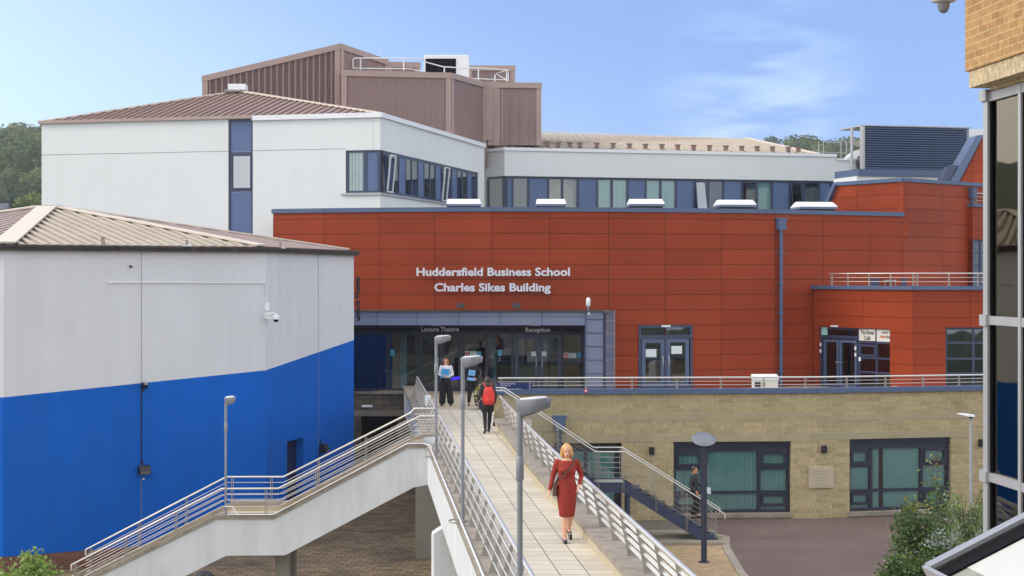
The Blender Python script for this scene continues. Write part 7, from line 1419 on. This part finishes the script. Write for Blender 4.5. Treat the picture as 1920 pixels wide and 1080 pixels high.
def shrub(name, c, base_r, h, nst, nl, lsz, mats, label, group=None, top_young=0.2, cat='shrub', lean=(0, 0), spread=1.0):
    t = thing(name, (c[0], c[1], c[2]), label, cat, group); sm = MB(); lm = MB(); c = Vector(c)
    for i in range(nst):
        a = rnd.uniform(0, 6.28); r = base_r * math.sqrt(rnd.random()); p0 = c + Vector((r * 0.3 * math.cos(a), r * 0.3 * math.sin(a), 0)); hh = h * rnd.uniform(0.55, 1.0) * (1 - 0.35 * r / base_r); p2_ = c + Vector((r * spread * math.cos(a) + lean[0] * hh, r * spread * math.sin(a) + lean[1] * hh, hh)); p1 = (p0 + p2_) / 2 + Vector((rnd.uniform(-.1, .1), rnd.uniform(-.1, .1), hh * 0.08))
        sm.tube([p0, p1, p2_], [0.016, 0.011, 0.004], 5)
        for j in range(nl):
            q = 1 - rnd.random() ** 1.4 * 0.88; p = (p0.lerp(p1, q * 2) if q < 0.5 else p1.lerp(p2_, q * 2 - 1)) + Vector((rnd.gauss(0, 1), rnd.gauss(0, 1), rnd.gauss(0, 0.7))) * lsz * 1.1
            yo = 1 if (p.z - c.z > h * 0.72 and rnd.random() < top_young * 3) or rnd.random() < top_young * 0.15 else 0
            if len(mats) > 2 and rnd.random() < 0.06: yo = 2
            leaf(lm, p, lsz * rnd.uniform(0.6, 1.25), mi=yo)
    sm.build('stem', WOOD, t); lm.build('foliage', mats, t); return t
def at(px, Z): q = XY(px, Z); return (q.x, q.y, 0)
shrub('leafy_shrub', at(1722, 45.0), 0.60, 3.35, 46, 120, 0.12, [LF, LFY, LFS], 'tall leafy shrub with yellow and red tipped shoots in front of the sandstone wall', None, 0.25)
shrub('leafy_shrub', at(1752, 46.5), 0.30, 4.15, 14, 75, 0.12, [LF, LFY, LFS], 'tallest slender shoots rising above the shrubs towards the window', None, 0.3)
shrub('leafy_shrub', at(1690, 43.5), 0.60, 1.9, 44, 130, 0.11, [LF, LFY, LFS], 'dark dense shrub at the foot of the tall one, at the bottom edge', None, 0.05)
shrub('leafy_shrub', at(1765, 44.0), 0.65, 2.25, 50, 140, 0.11, [LF, LFS, LFS], 'bushy shrub with silvery pale leaves beside the tall shrub', None, 0.25)
shrub('sapling', at(1662, 44.0), 0.12, 1.75, 3, 26, 0.09, [LF, LFY], 'thin single shoot with yellow leaves left of the shrubs', None, 0.4, cat='plant')
gr = thing('flower_bed', at(1815, 50), 'mixed bed of grasses and small pink flowers below the glazed building', 'flower bed'); m = MB()
for i in range(9000):
    px_ = rnd.uniform(1765, 1880); Zq = rnd.uniform(43, 56); b = XY(px_, Zq); h = rnd.uniform(0.5, 1.75) * (0.75 + 0.25 * math.sin(px_ * 0.11)); p = Vector((b.x, b.y, h * rnd.uniform(0.3, 1))); leaf(m, p, rnd.uniform(0.10, 0.24), Vector((rnd.uniform(-0.5, 0.5), rnd.uniform(-.5, .5), 1)).normalized(), 0.25, mi=(2 if rnd.random() < 0.02 and h > 1.35 else (1 if rnd.random() < 0.22 else 0)))
m.build('foliage', [LFG, LFS, LFP], gr)
shrub('leafy_shrub', at(1850, 52), 0.7, 2.3, 26, 70, 0.10, [LFG, LFL, LFS], 'loose green bush at the foot of the slim street light', None, 0.1)
shrub('leafy_shrub', at(1800, 52), 0.7, 2.1, 26, 70, 0.10, [LFG, LFL, LFS], 'low green bush between the tall shrub and the street light', None, 0.2)
shrub('leafy_shrub', at(66, 42.5), 0.42, 2.05, 26, 100, 0.13, [LFL, LFL], 'bright lime green shrub at the lower left corner, the taller clump', 'lime green shrubs by the blue wall', 0.1); shrub('leafy_shrub', at(20, 42.5), 0.5, 1.75, 26, 90, 0.13, [LFL, LFL], 'lime green shrub cut by the left edge at the bottom', 'lime green shrubs by the blue wall', 0.1)
# flower tub at the bridge end
p = XY(908, 60.9); t = thing('flower_tub', (p.x, p.y, 3.8), 'tub of white and yellow flowers between the woman in black and the railing', 'planter')
m = MB(); m.loft([[(p.x + r * math.cos(R(20 * k)), p.y + r * math.sin(R(20 * k)), 3.8 + z) for k in range(18)] for r, z in ((0.18, 0), (0.25, 0.4), (0.27, 0.42))]); m.build('pot', MT['dark_post'], t)
m = MB()
for i in range(700): a = rnd.uniform(0, 6.28); r = 0.36 * math.sqrt(rnd.random()); p_ = Vector((p.x + r * math.cos(a), p.y + r * math.sin(a), 4.12 + rnd.uniform(0, 0.62) * (1 - r))); leaf(m, p_, 0.08, mi=rnd.choice((0, 0, 0, 1, 2)))
m.build('flowers', [LF, M('white_petal', (0.8, 0.8, 0.78)), M('yellow_petal', (0.8, 0.55, 0.03))], t)
# small freestanding notice behind the left railing
p = XY(802, 52.9); t = thing('notice_stand', (p.x, p.y, 4.05), 'narrow white and navy notice stand inside the left bridge railing', 'notice stand')
m = MB(); m.box(p.x - 0.07, p.x + 0.07, p.y, p.y + 0.03, 4.05, 4.5); m.build('lower_panel', MT['sign_blue'], t); m = MB(); m.box(p.x - 0.085, p.x + 0.085, p.y, p.y + 0.03, 4.502, 4.82); m.build('upper_panel', MT['paper'], t)

# ------------------------------------------------------------------ wooded hill, houses, single tree
WD = leafmat('wood_leaf', (0.035, 0.055, 0.025), (0.22, 0.26, 0.07), (0.09, 0.13, 0.04), 0.9)
_t = WD.node_tree; _cr = [n for n in _t.nodes if n.type == 'VALTORGB'][0]; _tc = _t.nodes.new('ShaderNodeTexCoord'); _nz = _t.nodes.new('ShaderNodeTexNoise'); _nz.inputs['Scale'].default_value = 0.11; _nz.inputs['Detail'].default_value = 2
_mr = _t.nodes.new('ShaderNodeMapRange'); _mr.inputs['From Min'].default_value = 0.3; _mr.inputs['From Max'].default_value = 0.7; _ad = _t.nodes.new('ShaderNodeMath'); _ad.operation = 'MULTIPLY_ADD'; _ad.inputs[1].default_value = 0.25
_t.links.new(_tc.outputs['Object'], _nz.inputs['Vector']); _t.links.new(_nz.outputs['Fac'], _mr.inputs['Value']); _g = [n for n in _t.nodes if n.type == 'NEW_GEOMETRY'][0]; _t.links.new(_g.outputs['Random Per Island'], _ad.inputs[0]); _sc = _t.nodes.new('ShaderNodeMath'); _sc.operation = 'MULTIPLY'; _sc.inputs[1].default_value = 0.75; _t.links.new(_mr.outputs['Result'], _sc.inputs[0]); _t.links.new(_sc.outputs[0], _ad.inputs[2]); _t.links.new(_ad.outputs[0], _cr.inputs[0])
m = MB(); rr = random.Random(5)
def crown(mb, c, r, n, lsz):
    c = Vector(c)
    for i in range(n):
        d = Vector((rr.gauss(0, 1), rr.gauss(0, 1) - 0.5, rr.gauss(0, 1) + 0.3)).normalized(); k = r * (0.72 + 0.36 * rr.random()); p = c + Vector((d.x * k, d.y * k, d.z * k * 0.85))
        n_ = (d + Vector((rr.uniform(-.6, .6), rr.uniform(-.6, .6), rr.uniform(-.6, .6)))).normalized(); s = n_.cross(Vector((0.3, 0.2, 1))).normalized() * lsz * rr.uniform(0.5, 1.2); u_ = n_.cross(s).normalized() * lsz * rr.uniform(0.5, 1.1)
        mb.add([p - s, p - u_ * 0.8, p + s * 0.8, p + u_], [(0, 1, 2, 3)])
for (xa, xb, ya, yb, st) in ((-275, -135, 440, 770, 10.5), (60, 260, 640, 800, 11)):
    y = ya
    while y < yb:
        x = xa
        while x < xb:
            px_ = 960 + F * x / y
            if (-120 < px_ < 150) or (1452 < px_ < 1760):
                cx, cy = x + rr.uniform(-3, 3), y + rr.uniform(-3, 3); r = rr.uniform(4.0, 7.5); crown(m, (cx, cy, terr(cx, cy) + r * 0.8 + rr.uniform(-1, 2.5)), r, 300, 0.95)
            x += st
        y += st * 1.25
tag(m.build('woodland', WD), 'dense green woodland covering the distant hillside', 'woodland', kind='stuff')
def tree(px, Z, h, r, label, mats, n=10, dens=330):
    b = XY(px, Z); gz_ = terr(b.x, b.y); t = thing('broadleaf_tree', (b.x, b.y, gz_), label, 'tree'); tm = MB(); tm.tube([(b.x, b.y, gz_ - 0.5), (b.x, b.y, gz_ + h * 0.45), (b.x + 0.3, b.y, gz_ + h * 0.8)], [0.35, 0.25, 0.08], 8)
    for k in range(5): a = k * 1.3; tm.tube([(b.x, b.y, gz_ + h * 0.3), (b.x + r * 0.5 * math.cos(a), b.y + r * 0.5 * math.sin(a), gz_ + h * 0.6)], [0.14, 0.05], 5)
    tm.build('trunk', WOOD, t); cm_ = MB()
    for k in range(n): a = rr.uniform(0, 6.28); q = rr.uniform(0, 0.6) * r; crown(cm_, (b.x + q * math.cos(a), b.y + q * math.sin(a), gz_ + h * rr.uniform(0.5, 0.85)), r * rr.uniform(0.35, 0.5), dens // 2, 0.35)
    cm_.build('crown', mats, t)
TL = leafmat('tree_leaf', (0.10, 0.15, 0.04), (0.24, 0.28, 0.08), (0.17, 0.21, 0.06), 0.8); TD = leafmat('conifer_leaf', (0.03, 0.06, 0.04), (0.08, 0.12, 0.07), rough=0.8)
tree(60, 315, 10, 3.6, 'rounded yellow green tree standing in front of the wooded hill', TL, 12); tree(28, 318, 10.5, 2.3, 'dark pointed tree between the two houses on the left', TD, 10); tree(10, 285, 5.5, 3.4, 'low bushy tree below the leftmost house', TL, 10); tree(-40, 300, 9, 4.0, 'tree just beyond the left edge on the hill foot', TD, 10)
for px, w, lb in ((8, 7.0, 'long grey roofed house at the far left foot of the hill'), (52, 6.2, 'pale gabled house beside the white block corner')):
    b = XY(px, 340); g0 = terr(b.x, b.y); t = thing('house', (b.x, b.y, g0), lb, 'house', 'houses at the foot of the hill'); zt_ = ZZ(381, 340); ze = ZZ(393, 340)
    m = MB(); m.box(b.x - w / 2, b.x + w / 2, b.y - 3, b.y + 3, g0 - 1, ze); m.build('wall', MT['white_panel'] if px > 30 else MT['lintel'], t)
    m = MB(); m.prism([(b.x - w / 2 - 0.3, b.y - 3.3, ze), (b.x - w / 2 - 0.3, b.y + 3.3, ze), (b.x - w / 2 - 0.3, b.y, zt_)], (w + 0.6, 0, 0))
    if px > 30: m.prism([(b.x + 0.3, b.y - 3.8, ze), (b.x + 3.1, b.y - 3.8, ze), (b.x + 1.7, b.y - 3.8, zt_ - 0.1)], (0, 3.5, 0))
    rf = m.build('roof', M('slate', (0.09, 0.09, 0.12), 0.7), t); m = MB(); m.box(b.x - w / 2 + 0.4, b.x - w / 2 + 1.0, b.y - 0.4, b.y + 0.4, ze, zt_ + 0.7); m.build('chimney', MT['stone_shaded'], rf)
    if px > 30: m = MB(); m.prism([(b.x + 0.55, b.y - 3.82, ze - 0.01), (b.x + 2.85, b.y - 3.82, ze - 0.01), (b.x + 1.7, b.y - 3.82, zt_ - 0.35)], (0, -0.02, 0)); m.build('gable', MT['white_panel'], t)
    for k in (-1, 1): m = MB(); m.box(b.x + k * w * 0.25 - 0.5, b.x + k * w * 0.25 + 0.5, b.y - 3.05, b.y - 3.0, ze - 1.6, ze - 0.5); m.build('window', MT['glass_mirror'], t)

# ------------------------------------------------------------------ the building opposite, mirrored in the glazing
OB = thing('opposite_building', (0, -24, 0), 'long sandstone building behind the viewer that shows mirrored in the entrance glass', 'building')
fo = Fr((45, -22), (-45, -22)); ops_ = [(6 + 9 * i, 11 + 9 * i, z, z + 1.9) for i in range(9) for z in (1.2, 5.0, 8.8)]
m = MB(); m.wall(fo, 0, 90, 0, 12.5, ops_, t=0.3); m.build('wall', MT['stone'], OB); m = MB(); m.fb(fo, 0, 90, -12, -0.5, 0, 12.4); m.build('core', MT['room_dark'], OB); m = MB(); m.fb(fo, -0.3, 90.3, -12.3, 0.3, 12.5, 12.8); m.build('roof', MT['roof_brown'], OB)
for o_ in ops_: m = MB(); frame_mesh(m, fo, *o_, um=[(o_[0] + o_[1]) / 2], fw=0.1, w=-0.1); q_ = m.build('window', MT['frame_blue'], OB); m = MB(); m.fb(fo, o_[0] + 0.05, o_[1] - 0.05, -0.16, -0.15, o_[2] + 0.05, o_[3] - 0.05); m.build('pane', MT['glass_mirror'], q_)

# ------------------------------------------------------------------ haze
hz_ = MB(); hz_.box(-900, 900, -100, 1300, -30, 95)
hm_ = bpy.data.materials.new('haze'); hm_.use_nodes = True; ht_ = hm_.node_tree; ht_.nodes.remove(ht_.nodes['Principled BSDF']); pv = ht_.nodes.new('ShaderNodeVolumePrincipled'); pv.inputs['Color'].default_value = (0.86, 0.92, 1.0, 1); pv.inputs['Density'].default_value = 0.00022; ht_.links.new(pv.outputs[0], ht_.nodes['Material Output'].inputs['Volume'])
ho = hz_.build('haze', hm_, kind='stuff', loc=(0, 0, 0)); ho['label'] = 'thin pale haze over the distant wooded hill'; ho['category'] = 'haze'
